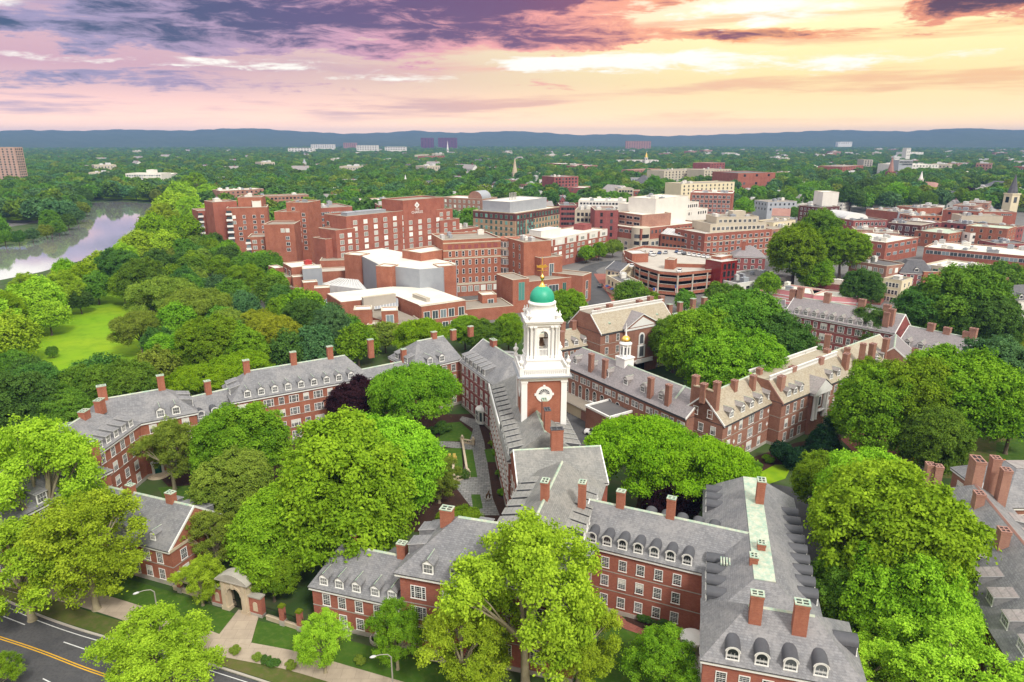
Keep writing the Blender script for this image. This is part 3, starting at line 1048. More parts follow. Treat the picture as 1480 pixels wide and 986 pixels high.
# river and its far bank
riv = px_poly([(-60, 420), (0, 405), (60, 393), (120, 376), (170, 354), (215, 336), (265, 308), (262, 296), (215, 294), (165, 291), (128, 294), (126, 308), (112, 326), (80, 338), (30, 352), (0, 357), (-60, 366)])
sheet('river', riv, 0.03, 'river_water')
sheet('riverside_lawn', px_poly([(118, 285), (180, 288), (250, 291), (250, 286), (180, 283), (118, 281)]), 0.03, 'lawn_bright')
sheet('riverside_road', px_poly([(118, 281), (180, 283), (250, 286), (250, 282.5), (180, 280), (118, 278)]), 0.034, 'asphalt_pale')
sheet('parking_lot', px_poly([(-60, 334), (0, 330), (55, 322), (88, 313), (86, 305), (50, 303), (55, 308), (62, 312), (56, 319), (0, 318), (-60, 317)]), 0.03, 'asphalt_pale')
sheet('parking_green', px_poly([(-60, 317), (0, 318), (50, 319), (61, 313), (45, 310), (0, 309), (-60, 309)]), 0.026, 'lawn_bright')
# park lawn
sheet('park_lawn', px_poly([(150, 405), (110, 425), (60, 448), (20, 470), (-5, 500), (10, 545), (110, 545), (180, 530), (215, 515), (228, 495), (225, 460), (200, 425), (185, 405)]), 0.02, 'lawn_bright')
sheet('park_path', px_poly([(198, 522), (212, 510), (222, 506), (222, 510), (214, 514), (204, 524)]), 0.026, 'asphalt_pale')
# memorial road at the lower left
road = px_poly([(-140, 800), (0, 866), (60, 893), (130, 917), (210, 938), (300, 962), (420, 1000), (560, 1045), (400, 1130), (125, 1060), (0, 1015), (-200, 960)])
sheet('main_road', road, 0.004, 'asphalt')


def strip(name, pts, wd, z, mat, kind='structure', h=0.0):
    pts = [Vector((p[0], p[1], 0)) for p in pts]
    L_, R_ = [], []
    for i, p in enumerate(pts):
        d = (pts[min(i + 1, len(pts) - 1)] - pts[max(i - 1, 0)]).normalized()
        n = Vector((-d.y, d.x, 0))
        L_.append(p + n * wd / 2); R_.append(p - n * wd / 2)
    mb = MB()
    for i in range(len(pts) - 1):
        a, b, c, d = R_[i], R_[i + 1], L_[i + 1], L_[i]
        if h:
            mb.prism([(q.x, q.y) for q in (a, b, c, d)], 0.0, z)
        else:
            mb.add([(q.x, q.y, z) for q in (a, b, c, d)], [(0, 1, 2, 3)])
    return struct(name, mb, [mat], kind)


def smooth_px(pts, n=6):
    q = [P(x, y) for x, y in pts]
    out = []
    for i in range(len(q) - 1):
        p0, p1, p2, p3 = q[max(i - 1, 0)], q[i], q[i + 1], q[min(i + 2, len(q) - 1)]
        for k in range(n):
            u = k / n
            out.append(0.5 * ((2 * p1) + (-p0 + p2) * u + (2 * p0 - 5 * p1 + 4 * p2 - p3) * u * u + (-p0 + 3 * p1 - 3 * p2 + p3) * u ** 3))
    out.append(q[-1])
    return out


cl = smooth_px([(-120, 885), (0, 922), (60, 942), (122, 966), (200, 993), (290, 1030)])
for off in (-0.16, 0.16):
    pts = []
    for i, p in enumerate(cl):
        d = (cl[min(i + 1, len(cl) - 1)] - cl[max(i - 1, 0)]).normalized()
        pts.append(p + Vector((-d.y, d.x, 0)) * off)
    strip('road_marking', pts, 0.15, 0.008, 'paint_yellow')
for a_, b_ in (((5, 891), (36, 903)), ((92, 928), (130, 941)), ((62, 981), (84, 992)), ((172, 956), (212, 970))):
    strip('road_marking', [P(*a_), P(*b_)], 0.14, 0.008, 'paint_white')
kb = smooth_px([(-140, 800), (0, 864), (60, 891), (130, 915), (210, 936), (300, 960), (420, 998), (560, 1043)])
strip('kerb', kb, 0.3, 0.14, 'concrete', h=1)
strip('road_marking', [p + Vector((-0.25, -0.75, 0)) for p in kb], 0.12, 0.008, 'paint_white')
vg = [p + Vector((0.5, 1.7, 0)) for p in kb]
strip('verge', vg, 2.9, 0.06, 'lawn_worn')
sw = smooth_px([(60, 850), (130, 868), (200, 890), (290, 923), (330, 937), (420, 955), (500, 978), (600, 1008), (700, 1040)])
strip('sidewalk', sw, 3.2, 0.1, 'sidewalk')
strip('front_lawn', [p + Vector((0.9, 3.4, 0)) for p in sw], 4.4, 0.055, 'lawn')
# gate forecourt
sheet('gate_path', px_poly([(312, 924), (362, 934), (374, 891), (345, 882)]), 0.125, 'sidewalk', thick=0.1)

# courtyard
sheet('courtyard_ground', px_poly([(590, 600), (700, 598), (760, 745), (640, 770), (300, 760), (230, 690)]), 0.012, 'mulch')
sheet('courtyard_path', px_poly([(668, 602), (690, 607), (700, 640), (712, 720), (722, 745), (690, 745), (660, 706), (640, 700), (618, 700), (618, 690), (668, 690), (676, 650), (625, 644), (625, 637), (678, 640), (684, 620), (664, 607)]), 0.03, 'flagstone')
sheet('courtyard_lawn', px_poly([(634, 638), (677, 638), (683, 626), (665, 610), (640, 612)]), 0.036, 'lawn')
sheet('courtyard_lawn', px_poly([(643, 648), (668, 648), (669, 690), (640, 690)]), 0.036, 'lawn')
sheet('courtyard_lawn', px_poly([(672, 650), (683, 650), (690, 690), (677, 690)]), 0.036, 'lawn')
sheet('courtyard_lawn', px_poly([(681, 715), (694, 715), (698, 735), (684, 738)]), 0.036, 'lawn')
sheet('courtyard_lawn', px_poly([(700, 650), (716, 648), (720, 668), (704, 668)]), 0.036, 'lawn')
sheet('courtyard_lawn', px_poly([(228, 705), (300, 700), (330, 740), (250, 745)]), 0.036, 'lawn')
# inner court at the lower right
sheet('inner_lawn', px_poly([(880, 905), (960, 925), (1010, 950), (1010, 1000), (840, 1000)]), 0.02, 'lawn')
sheet('brick_path', px_poly([(888, 880), (905, 897), (960, 912), (1000, 918), (1002, 926), (950, 926), (905, 910), (872, 893)]), 0.03, 'brick_paving')
sheet('planting_bed', px_poly([(902, 888), (1000, 912), (985, 920), (935, 912), (905, 898)]), 0.034, 'mulch')
# service street between the tower range and the dining hall, courts on the right
sheet('service_street', px_poly([(790, 560), (820, 575), (905, 620), (1010, 690), (1090, 720), (1230, 760), (1230, 720), (1120, 700), (1000, 640), (860, 640), (815, 650)]), 0.016, 'asphalt')
sheet('service_street', px_poly([(1120, 720), (1220, 740), (1400, 1010), (1200, 1010), (1190, 880)]), 0.014, 'asphalt')
sheet('garden_lawn', px_poly([(1085, 690), (1120, 672), (1145, 672), (1135, 692), (1105, 702)]), 0.036, 'lawn_bright')
sheet('garden_bed', px_poly([(1068, 668), (1150, 640), (1215, 628), (1215, 640), (1120, 676), (1085, 690)]), 0.026, 'mulch')
sheet('brick_court', px_poly([(1215, 635), (1250, 612), (1320, 625), (1330, 668), (1240, 660)]), 0.03, 'brick_paving')
sheet('street', px_poly([(1300, 640), (1345, 640), (1345, 690), (1280, 690)]), 0.022, 'asphalt')
sheet('common_lawn', px_poly([(1345, 640), (1400, 625), (1600, 600), (1600, 700), (1330, 690)]), 0.018, 'lawn_worn')
sheet('common_lawn', px_poly([(1440, 640), (1600, 610), (1600, 660), (1440, 668)]), 0.024, 'lawn')
# the square: paved ground of the town
sheet('town_ground', [(-60, 236), (60, 225), (150, 215), (380, 300), (520, 620), (300, 760), (40, 560), (-180, 420), (-120, 260)], 0.01, 'asphalt_pale')
strip('curved_street', smooth_px([(800, 490), (858, 452), (868, 425), (858, 402), (850, 390), (880, 380), (930, 376)]), 9, 0.02, 'asphalt')
strip('street_pavement', smooth_px([(905, 455), (893, 430), (876, 408), (868, 396)]), 7, 0.11, 'brick_paving')
strip('far_avenue', smooth_px([(1225, 268), (1262, 252), (1280, 238), (1290, 228), (1300, 222)]), 24, 0.02, 'asphalt_pale')


# ================================================================== the brick college house
ST = 3.0                                   # storey height
GRP = 'connected brick wings of the slate roofed college house'


def wing(label, A, angdeg, L, D, name='brick_wing', group=GRP):
    ang = R(angdeg)
    b = Bld(name, label, A, ang, 'building', group)
    return b, Mass(b, A, ang, L, D)


# --- low front wing by the gate
b, M = wing('low two storey brick wing beside the stone gate with five gabled dormers', (-28.0, 80.1), -17.4, 15.4, 10)
pitched(M, 6.2, 10.4, ('hip', 2.6), ('gable', 0), courses=(3.3,))
dormers(M, 'f', [2.3, 4.7, 7.3, 10.1, 12.6], kind='gable', w=1.35, hh=1.15)
dormers(M, 'b', [3.0, 6.0, 9.0], kind='shed', w=1.9, hh=1.3)
windows(M, 'f', [3.75, 0.95], [2.6, 5.0, 7.6, 10.4, 13.0], 1.0, 1.6)
windows(M, 'l', [3.75, 0.95], (2, 1.5, 1.5), 1.0, 1.6)
chim_px(M, 509, 771, 13.2, w=1.3, d=0.9)
chim_px(M, 581, 785, 13.4, w=1.25, d=0.95)
for x in (5.0, 10.4, 2.4):
    wl = MB()
    n = 10
    for k in range(n):
        a0, a1 = math.pi + math.pi * k / n, math.pi + math.pi * (k + 1) / n
        wl.prism([(1.1 * math.cos(a0), 1.1 * math.sin(a0)), (1.1 * math.cos(a1), 1.1 * math.sin(a1)), (1.3 * math.cos(a1), 1.3 * math.sin(a1)), (1.3 * math.cos(a0), 1.3 * math.sin(a0))], 0, 0.45)
    wl.prism([(1.1 * math.cos(math.pi + math.pi * k / n), 1.1 * math.sin(math.pi + math.pi * k / n)) for k in range(n + 1)], 0.0, 0.09, 1)
    M.put('window_well', wl.mesh('window_well', ['concrete', 'black_iron']), x, 0.36, 0)

# --- tall front pavilion
b, M = wing('tall front brick pavilion behind the yellow green plane tree with hipped roof', (-15.2, 75.4), -15.9, 24.0, 13.2)
pitched(M, 11.7, 17.2, ('hip', 6.6), ('hip', 6.0), courses=(4.1, 7.3), oh=0.6)
dormers(M, 'f', [4.6, 8.3, 12.0, 15.7], kind='gable', w=1.5, hh=1.35)
dormers(M, 'l', [4.8, 8.4], kind='shed', w=2.0, hh=1.45)
dormers(M, 'b', [11.6, 15.4], kind='shed', w=1.9, hh=1.5)
for z in (8.3, 5.2, 2.1):
    windows(M, 'f', [z], [3.1, 11.0, 19.0], 1.9, 1.7, 'triple', inset=0.6)
    windows(M, 'f', [z], [6.9, 15.0], 1.0, 1.7, inset=0.6)
windows(M, 'l', [8.3, 5.2], (2, 2, 5), 1.0, 1.7, inset=0.6)
windows(M, 'r', [8.3, 5.2, 2.1], (3, 1.5, 1.5), 1.0, 1.6, inset=0.6)
chim_px(M, 646, 735, 19.5, w=1.6, d=1.2)
chim_px(M, 763, 753, 19.0, w=1.5, d=1.1)

# --- front half of the spine
b, M = wing('grey roofed spine wing with rows of flat dormers meeting the front pavilion', (8.4, 75.2), 74.0, 24.5, 13.0)
pitched(M, 11.7, 16.9, ('hip', 4.0), ('hip', 4.0), courses=(4.1, 7.3), roof='slate_warm')
dormers(M, 'f', spread(6, 6.5, 19.5), kind='shed', w=1.45, hh=1.45, cheek='lead_dark', roofm='slate_warm')
dormers(M, 'b', spread(7, 4.5, 21.5), kind='shed', w=1.5, hh=1.45, cheek='lead_dark', roofm='slate_warm')
windows(M, 'f', [8.3, 5.2, 2.1], (8, 1.5, 1.5), 1.0, 1.6)
windows(M, 'b', [8.3, 5.2, 2.1], (8, 1.5, 1.5), 1.0, 1.6)
chim_px(M, 788, 695, 20.0, w=1.45, d=1.0)
chim_px(M, 842, 697, 18.6, w=1.25, d=1.0)

# --- cross gable
b, M = wing('cross gabled pavilion straddling the spine between tower and front pavilion', (0.9, 97.6), 6.5, 14.8, 12.6)
pitched(M, 11.7, 15.4, ('gable', 0), ('gable', 0), courses=(4.1, 7.3), roof='slate_warm')
windows(M, 'l', [8.3, 5.2, 2.1], (4, 1.2, 1.2), 1.0, 1.6, inset=0.04)
windows(M, 'r', [8.3, 5.2, 2.1], (4, 1.2, 1.2), 1.0, 1.6, inset=0.04)
windows(M, 'f', [8.3, 5.2, 2.1], [13.0], 1.0, 1.6)
chim_px(M, 805, 620, 20.6, w=2.0, d=1.2, cap='slate_dark')

# --- spine behind the tower
b, M = wing('long spine wing under the white bell tower with dormers along both eaves', (12.6, 108.6), 97.0, 37.0, 13.6)
pitched(M, 11.7, 16.7, ('hip', 0.5), ('hip', 5.0), courses=(4.1, 7.3), roof='slate_warm')
dormers(M, 'f', spread(6, 1.0, 14.0), kind='shed', w=1.45, hh=1.5, cheek='lead_dark', roofm='slate_warm')
dormers(M, 'b', spread(13, 4.0, 36.0), kind='shed', w=1.5, hh=1.4, cheek='lead_dark', roofm='slate_warm')
windows(M, 'b', [8.5, 5.6, 2.7], (16, 1.0, 1.0), 1.0, 1.7)
windows(M, 'f', [8.5, 5.6, 2.7], (14, 1.0, 1.0), 1.0, 1.7)
chim_px(M, 791, 592, 19.6, w=1.6, d=1.0, cap='slate_dark')
chim_px(M, 787, 578, 18.2, w=1.5, d=0.9)
pb = MB()
pb.box(13.0, 13.35, 11.85, 35.5, 13.6, 13.3)
for k in range(28):
    pb.box(13.3 + k * 0.8, 13.6, 12.1, 13.7 + k * 0.8, 13.64, 13.05)
M.put('roof_balustrade', pb.mesh('roof_balustrade', ['white_paint']))

# --- inner corner range with purple red wall
b, M = wing('four storey brick range in the courtyard corner with flat dormers and bay window', (-13.2, 162.2), -63.5, 21.5, 13.4)
pitched(M, 11.9, 16.8, ('gable', 0), ('hip', 4.0), courses=(3.2, 6.1, 9.0), wall='brick_mauve')
dormers(M, 'f', [1.6, 4.0, 6.4, 8.8, 11.3, 13.8], kind='shed', w=1.5, hh=1.5, cheek='slate_grey', roofm='slate_grey')
dormers(M, 'b', [4, 7, 10, 13, 16], kind='shed', w=1.5, hh=1.5)
windows(M, 'f', [9.5, 6.6, 3.7, 0.9], [1.5, 4.0, 6.9, 9.5, 12.6, 15.4, 17.8], 1.0, 1.6, skip=((3, 4),))
chim_px(M, 713, 491, 19.8, w=2.0, d=1.1, mat='brick_red')
bay = MB()
bp_ = [(-1.6, 0.5), (-1.6, -0.6), (-0.9, -1.3), (0.9, -1.3), (1.6, -0.6), (1.6, 0.5)]
bay.prism(bp_, 0.3, 1.0, 0); bay.prism(bp_, 3.3, 3.7, 0)
bay.prism([(x * 0.93, y * 0.95) for x, y in bp_], 1.0, 3.3, 1)
for x, y in bp_[1:5]:
    bay.box(x - 0.13, y - 0.05, 1.0, x + 0.13, y + 0.21, 3.3, 0)
bay.box(-0.08, -1.32, 1.0, 0.08, -1.2, 3.3, 0); bay.box(-0.9, -1.31, 2.2, 0.9, -1.2, 2.3, 0)
bay.lathe([(1.5, 3.7), (1.2, 4.2), (0.5, 4.5), (0.0, 4.55)], 14, 0, -0.1, 0)
M.put('bay_window', bay.mesh('bay_window', ['white_paint', 'glass_blue']), 12.7, 0.42, 0)

# --- corner pavilion behind the tall tree
b, M = wing('hipped corner pavilion with four tall chimneys behind the round court tree', (-23.6, 155.0), 37.8, 14.2, 13.2)
pitched(M, 11.9, 16.8, ('hip', 5.0), ('hip', 1.5), courses=(3.2, 6.1, 9.0))
dormers(M, 'f', [5.0, 8.4], kind='gable', w=1.5, hh=1.4)
dormers(M, 'l', [4.0, 8.6], kind='shed', w=1.9, hh=1.4)
windows(M, 'f', [9.4, 6.5, 3.6, 0.9], [2.6, 5.6, 9.0, 11.6], 1.2, 1.6)
for px, py in ((627, 480), (655, 477), (680, 472)):
    chim_px(M, px, py, 20.2, w=1.3, d=1.0)

# --- link to it
b, M = wing('low linking wing between two pavilions with one chimney behind tree', (-34.5, 148.6), 35.0, 14.0, 10.0)
pitched(M, 8.6, 12.6, ('gable', 0), ('gable', 0), courses=(3.2, 6.1))
dormers(M, 'f', [4.0, 8.5], kind='arch', w=1.4, hh=1.1, roofm='lead_dark')
windows(M, 'f', [6.3, 3.5, 0.9], (5, 1, 1), 1.1, 1.6)
chim_px(M, 583, 505, 15.6, w=1.2, d=1.0)

# --- long left range
b, M = wing('long four storey brick range with nine small dormers left of the court', (-59.2, 134.4), 31.4, 31.0, 12.0)
pitched(M, 11.7, 16.2, ('hip', 5.0), ('hip', 4.2), courses=(3.2, 6.1, 9.0), wall='brick_orange')
dormers(M, 'f', [3.5 + 2.85 * k for k in range(9)], kind='gable', w=1.4, hh=1.25)
dormers(M, 'l', [4.0, 7.6], kind='shed', w=1.9, hh=1.4)
for z in (9.3, 6.4, 3.5, 0.9):
    windows(M, 'f', [z], [2.3, 7.6, 13.0, 18.4, 23.8, 29.0], 1.9, 1.45, 'triple')
    windows(M, 'f', [z], [5.0, 10.3, 15.7, 21.1, 26.4], 1.0, 1.45)
windows(M, 'r', [9.3, 6.4, 3.5], (3, 1.5, 1.5), 1.0, 1.6)
for px, py in ((355, 521), (423, 509), (476, 501), (535, 491)):
    chim_px(M, px, py, 19.6, w=1.3, d=1.0)

# --- low link with arched dormers
b, M = wing('short low brick link with two round topped dormers at far left', (-66.0, 130.7), 40.0, 9.4, 10.0)
pitched(M, 8.6, 12.7, ('gable', 0), ('gable', 0), courses=(3.2, 6.1), wall='brick_orange')
dormers(M, 'f', [1.9, 4.7, 7.5], kind='arch', w=1.45, hh=1.05, roofm='lead_dark')
windows(M, 'f', [6.3, 3.5, 0.9], [2.0, 4.8, 7.5], 1.2, 1.5)
chim_px(M, 299, 551, 16.2, w=1.2, d=1.0)

# --- far left pavilion and the range turning towards the road
b, M = wing('left corner brick pavilion with hipped slate roof and green entrance door', (-80.0, 118.6), 32.9, 19.4, 12.6)
pitched(M, 11.7, 16.0, ('hip', 3.0), ('hip', 5.2), courses=(6.1, 9.0), wall='brick_orange')
dormers(M, 'f', [12.6, 15.4], kind='gable', w=1.5, hh=1.4)
dormers(M, 'r', [4.2, 7.8], kind='shed', w=1.9, hh=1.4)
windows(M, 'f', [9.3, 6.4, 3.5], [10.9, 13.8, 16.8], 1.15, 1.6)
windows(M, 'f', [0.9], [13.4, 16.2], 1.15, 1.6)
windows(M, 'r', [9.3, 6.4, 3.5], (2, 1.5, 6), 1.1, 1.6)
dr = MB()
dr.box(-1.1, -0.16, 0, -0.62, 0.02, 2.7); dr.box(0.62, -0.16, 0, 1.1, 0.02, 2.7); dr.box(-1.2, -0.2, 2.7, 1.2, 0.02, 3.2)
do = M.put('door', dr.mesh('door_surround', ['white_paint']), 10.6, 0.42, 0)
dl = MB()
dl.box(-0.62, -0.08, 0.05, 0.62, 0.0, 2.6)
for k in range(3):
    for sx_ in (-0.3, 0.3):
        dl.box(sx_ - 0.2, -0.1, 0.3 + k * 0.75, sx_ + 0.2, -0.07, 0.85 + k * 0.75)
link('door_leaf', dl.mesh('door_leaf', ['door_green']), do)
stp = MB()
for k in range(3):
    r_ = 2.2 - 0.4 * k
    stp.prism([(r_ * math.cos(math.pi + math.pi * i / 14), r_ * math.sin(math.pi + math.pi * i / 14)) for i in range(15)], 0.0 + 0.001 * k, 0.16 * (k + 1))
M.put('doorstep', stp.mesh('doorstep', ['limestone']), 10.6, 0.38, 0)
chim_px(M, 231, 543, 19.8, w=1.3, d=1.0)
chim_px(M, 146, 558, 19.6, w=1.6, d=1.1)

b, M = wing('left range seen end on with five flat dormers facing the court', (-73.4, 98.0), 88.0, 26.0, 13.0)
pitched(M, 11.7, 16.0, ('hip', 4.0), ('hip', 5.2), courses=(6.1, 9.0), wall='brick_orange')
dormers(M, 'f', [13.6, 16.0, 18.4, 20.8, 23.2][0:5], kind='shed', w=1.35, hh=1.35)
windows(M, 'f', [9.3, 6.4, 3.5, 0.9], [13.5, 16.5, 19.5, 22.6], 1.1, 1.6)
dormers(M, 'b', [6, 9, 12, 15, 18], kind='shed', w=1.35, hh=1.35)
chim_px(M, 143, 578, 19.8, w=1.7, d=1.2)
chim_px(M, 121, 594, 19.8, w=1.7, d=1.2)

b, M = wing('hip roofed end pavilion above the road with single dormer and tall chimney', (-73.0, 86.4), 71.0, 18.6, 13.0)
pitched(M, 11.7, 15.8, ('hip', 5.0), ('hip', 5.0), courses=(6.1, 9.0), wall='brick_orange')
dormers(M, 'f', [12.2, 6.5], kind='shed', w=1.7, hh=1.5)
windows(M, 'f', [9.3, 6.4, 3.5], (5, 1.5, 1.5), 1.1, 1.6)
dormers(M, 'b', [4, 9, 14], kind='shed', w=1.6, hh=1.4)
dormers(M, 'l', [4, 8], kind='gable', w=1.5, hh=1.4)
windows(M, 'l', [9.3, 6.4, 3.5, 0.9], (4, 1.5, 1.5), 1.1, 1.6)
chim_px(M, 131, 638, 20.2, w=1.7, d=1.25, mat='brick_orange')

# --- gable ended house left of the gate
b, M = wing('gable ended brick house left of the stone gate with two capped chimneys', (-67.4, 94.4), -20.4, 17.6, 11.4)
pitched(M, 6.2, 10.9, ('gable', 0), ('gable', 0), courses=(3.3,), wall='brick_orange')
dormers(M, 'f', [5.4, 8.2, 11.0, 13.8], kind='gable', w=1.15, hh=1.0, yf=0.9)
dormers(M, 'b', [2.4, 5.6, 8.8], kind='shed', w=1.7, hh=1.3)
windows(M, 'f', [3.75, 0.95], (6, 1.2, 1.2), 1.0, 1.6)
windows(M, 'r', [3.75, 0.95], [2.6, 8.6], 1.0, 1.6, inset=0.04)
band_ = MB(); band_.box(0.1, -0.18, 6.0, 11.3, 0.03, 6.45)
ox, oy, r_, lf = M.face('r', 0.04)
M.put('gable_cornice', band_.mesh('gable_cornice', ['limestone']), ox, oy, 0, r_)
chim_px(M, 188, 701, 13.2, w=1.2, d=0.9)
chim_px(M, 246, 712, 13.4, w=1.3, d=1.0)

# --- right wing A with round topped dormers
b, M = wing('three storey brick wing with seven dark round topped dormers over the lawn', (9.2, 84.6), -23.8, 24.0, 11.0)
pitched(M, 10.1, 14.3, ('gable', 0), ('gable', 0), courses=(3.6, 6.6))
M.D_ = 11
dormers(M, 'f', [2.0 + 2.2 * k for k in range(7)], kind='arch', w=1.35, hh=1.0, roofm='lead_dark')
dormers(M, 'b', [2.0 + 2.3 * k for k in range(7)], kind='arch', w=1.5, hh=1.1, roofm='lead_dark')
windows(M, 'f', [7.3, 4.4, 1.3], [1.6 + 2.5 * k for k in range(6)], 0.95, 1.5)
chim_px(M, 898, 710, 17.0, w=1.15, d=0.9)
chim_px(M, 971, 720, 17.0, w=1.15, d=0.9)

# --- wing B running away with copper deck
b, M = wing('long brick wing with weathered copper top and dark barrel dormers', (35.9, 64.4), 74.7, 34.0, 14.0)
pitched(M, 10.1, 14.3, ('hip', 4.0), ('hip', 3.0), deck=1.25, courses=(3.6, 6.6))
dormers(M, 'f', [7.0 + 2.45 * k for k in range(9)], kind='arch', w=1.5, hh=1.0, roofm='lead_dark')
dormers(M, 'b', [3.2 + 2.9 * 0, 5.6, 7.9][0:3], kind='arch', w=1.5, hh=1.0, roofm='lead_dark')
dormers(M, 'b', [20.0 + 2.45 * k for k in range(5)], kind='arch', w=1.5, hh=1.0, roofm='lead_dark')
windows(M, 'b', [7.3, 4.4, 1.3], (12, 1.2, 1.2), 0.95, 1.5)
windows(M, 'f', [7.3, 4.4, 1.3], (12, 1.2, 1.2), 0.95, 1.5)
chim_px(M, 1101, 784, y=6.4, w=1.15, d=0.95)
chim_px(M, 1090, 803, y=8.0, w=1.15, d=0.95)
chim_px(M, 1101, 694, y=7.0, w=1.5, d=1.1)
for x, y in ((9.0, 10.6), (20.0, 3.0)):
    lv = MB()
    for k in range(4):
        lv.box(0.0, k * 0.35, 0.0, 1.6, k * 0.35 + 0.18, 0.25)
    M.put('roof_louvre', lv.mesh('roof_louvre', ['copper_green']), x, y, 10.1 + 4.2 * min(y, 14 - y) / 5.65 * 0.93)

b, M = wing('front end pavilion of the copper topped wing with four round topped dormers', (20.6, 62.0), -15.3, 17.0, 11.0)
pitched(M, 10.1, 14.2, ('hip', 5.0), ('hip', 5.0), courses=(3.6, 6.6))
dormers(M, 'f', [3.4, 6.4, 9.3, 12.3], kind='arch', w=1.5, hh=1.0, roofm='lead_dark')
dormers(M, 'r', [5.4], kind='arch', w=1.8, hh=1.2, roofm='lead_dark')
windows(M, 'f', [7.3, 4.4, 1.3], (6, 1.2, 1.2), 1.0, 1.5)
windows(M, 'r', [7.3, 4.4, 1.3], (4, 1.2, 1.2), 1.0, 1.5)
windows(M, 'l', [7.3, 4.4, 1.3], (4, 1.2, 1.2), 1.0, 1.5)
chim_px(M, 1095, 858, y=4.3, w=1.35, d=1.05)
chim_px(M, 1160, 871, y=4.0, w=1.5, d=1.1)

# --- round bay with white parapet at the inner corner and porch
for (px, py, lab) in ((883, 838, 'white half round porch bay on the brick wing behind the plane tree'), (1001, 926, 'white round porch hood in the inner court corner')):
    pc = P(px, py, 3.2)
    b = Bld('porch', lab, pc, R(-20), 'porch')
    mb = MB()
    mb.lathe([(1.5, 0), (1.5, 0.3), (1.3, 0.32), (1.3, 3.3), (1.65, 3.4), (1.65, 3.8), (1.5, 3.82), (0.0, 4.15)], 20)
    link('porch_body', mb.mesh('porch_body', ['white_paint']), b.root)
    db = MB(); db.box(-0.5, -1.36, 0.3, 0.5, -1.2, 2.6)
    link('door', db.mesh('door', ['door_green']), b.root)


# ================================================================== the bell tower
TC, TA = Vector((5.5, 122.0, 0)), R(6.0)
T = bpy.data.objects.new('bell_tower', None)
COL.objects.link(T)
T.location, T.rotation_euler = TC, (0, 0, TA)
tag(T, 'white bell tower with green dome and gold weathervane above brick base', 'tower')
FOOT.append((5.5, 122, 7))


def tpart(name, mb, mats, parent=None):
    return link(name, mb.mesh(name, mats), parent or T)


mb = MB(); mb.box(-4.0, -4.0, 0, 4.0, 4.0, 23.2)
tpart('shaft', mb, ['brick_orange'])
for sx_ in (-1, 1):
    for sy_ in (-1, 1):
        mb = MB()
        x0, x1 = sorted((sx_ * 4.22, sx_ * 3.15)); y0, y1 = sorted((sy_ * 4.22, sy_ * 3.15))
        mb.box(x0, y0, 6, x1, y1, 22.3)
        mb.box(x0 - 0.1, y0 - 0.1, 22.3, x1 + 0.1, y1 + 0.1, 22.65)
        tpart('corner_pilaster', mb, ['tower_white'])
mb = MB()
mb.box(-4.3, -4.3, 22.65, 4.3, 4.3, 23.2)
mb.box(-4.75, -4.75, 23.2, 4.75, 4.75, 23.45); mb.box(-5.0, -5.0, 23.45, 5.0, 5.0, 23.66, 1)
for k in range(4):
    pass
tpart('lower_cornice', mb, ['tower_white', 'metal_grey'])
for k in range(4):
    lw = MB()
    n = 24
    def ring(r0, r1, y0, y1, a0, a1, mi):
        for i in range(n):
            a, c_ = a0 + (a1 - a0) * i / n, a0 + (a1 - a0) * (i + 1) / n
            lw.yprism([(r0 * math.cos(a), 20.0 + r0 * math.sin(a)), (r1 * math.cos(a), 20.0 + r1 * math.sin(a)), (r1 * math.cos(c_), 20.0 + r1 * math.sin(c_)), (r0 * math.cos(c_), 20.0 + r0 * math.sin(c_))], y0, y1, mi)
    ring(0.0001, 1.05, -4.07, -3.95, 0, 2 * math.pi, 0)
    ring(1.05, 1.55, -4.18, -3.95, 0, 2 * math.pi, 0)
    ring(0.35, 1.0, -4.09, -4.08, 0, math.pi, 1)
    for i in range(9):
        a = math.pi * i / 8
        ca, sa_ = math.cos(a), math.sin(a)
        lw.yprism([(0.35 * ca - 0.04 * sa_, 20.0 + 0.35 * sa_ + 0.04 * ca), (0.35 * ca + 0.04 * sa_, 20.0 + 0.35 * sa_ - 0.04 * ca), (1.02 * ca + 0.04 * sa_, 20.0 + 1.02 * sa_ - 0.04 * ca), (1.02 * ca - 0.04 * sa_, 20.0 + 1.02 * sa_ + 0.04 * ca)], -4.13, -4.09, 0)
    for a in (0, math.pi / 2, math.pi, -math.pi / 2):
        cx, cz = 1.6 * math.cos(a), 20.0 + 1.6 * math.sin(a)
        lw.box(cx - 0.2, -4.22, cz - 0.2, cx + 0.2, -3.96, cz + 0.2)
    o = tpart('fan_window', lw, ['tower_white', 'glass_dark'])
    o.rotation_euler = (0, 0, k * math.pi / 2)
# balustrade stage
mb = MB()
mb.box(-4.55, -4.55, 23.66, 4.55, 4.55, 23.95)
for k in range(4):
    a = k * math.pi / 2
    ca, sa_ = round(math.cos(a)), round(math.sin(a))
    def rb(x0, y0, z0, x1, y1, z1):
        pts = [(x0 * ca - y0 * sa_, x0 * sa_ + y0 * ca), (x1 * ca - y1 * sa_, x1 * sa_ + y1 * ca)]
        mb.box(min(pts[0][0], pts[1][0]), min(pts[0][1], pts[1][1]), z0, max(pts[0][0], pts[1][0]), max(pts[0][1], pts[1][1]), z1)
    rb(-4.1, -4.5, 24.85, 4.1, -4.2, 25.05)
    for i in range(22):
        x = -4.0 + i * 0.38
        rb(x, -4.43, 23.95, x + 0.2, -4.26, 24.85)
    rb(-4.6, -4.6, 23.952, -4.0, -4.0, 25.3)
tpart('balustrade', mb, ['tower_white'])


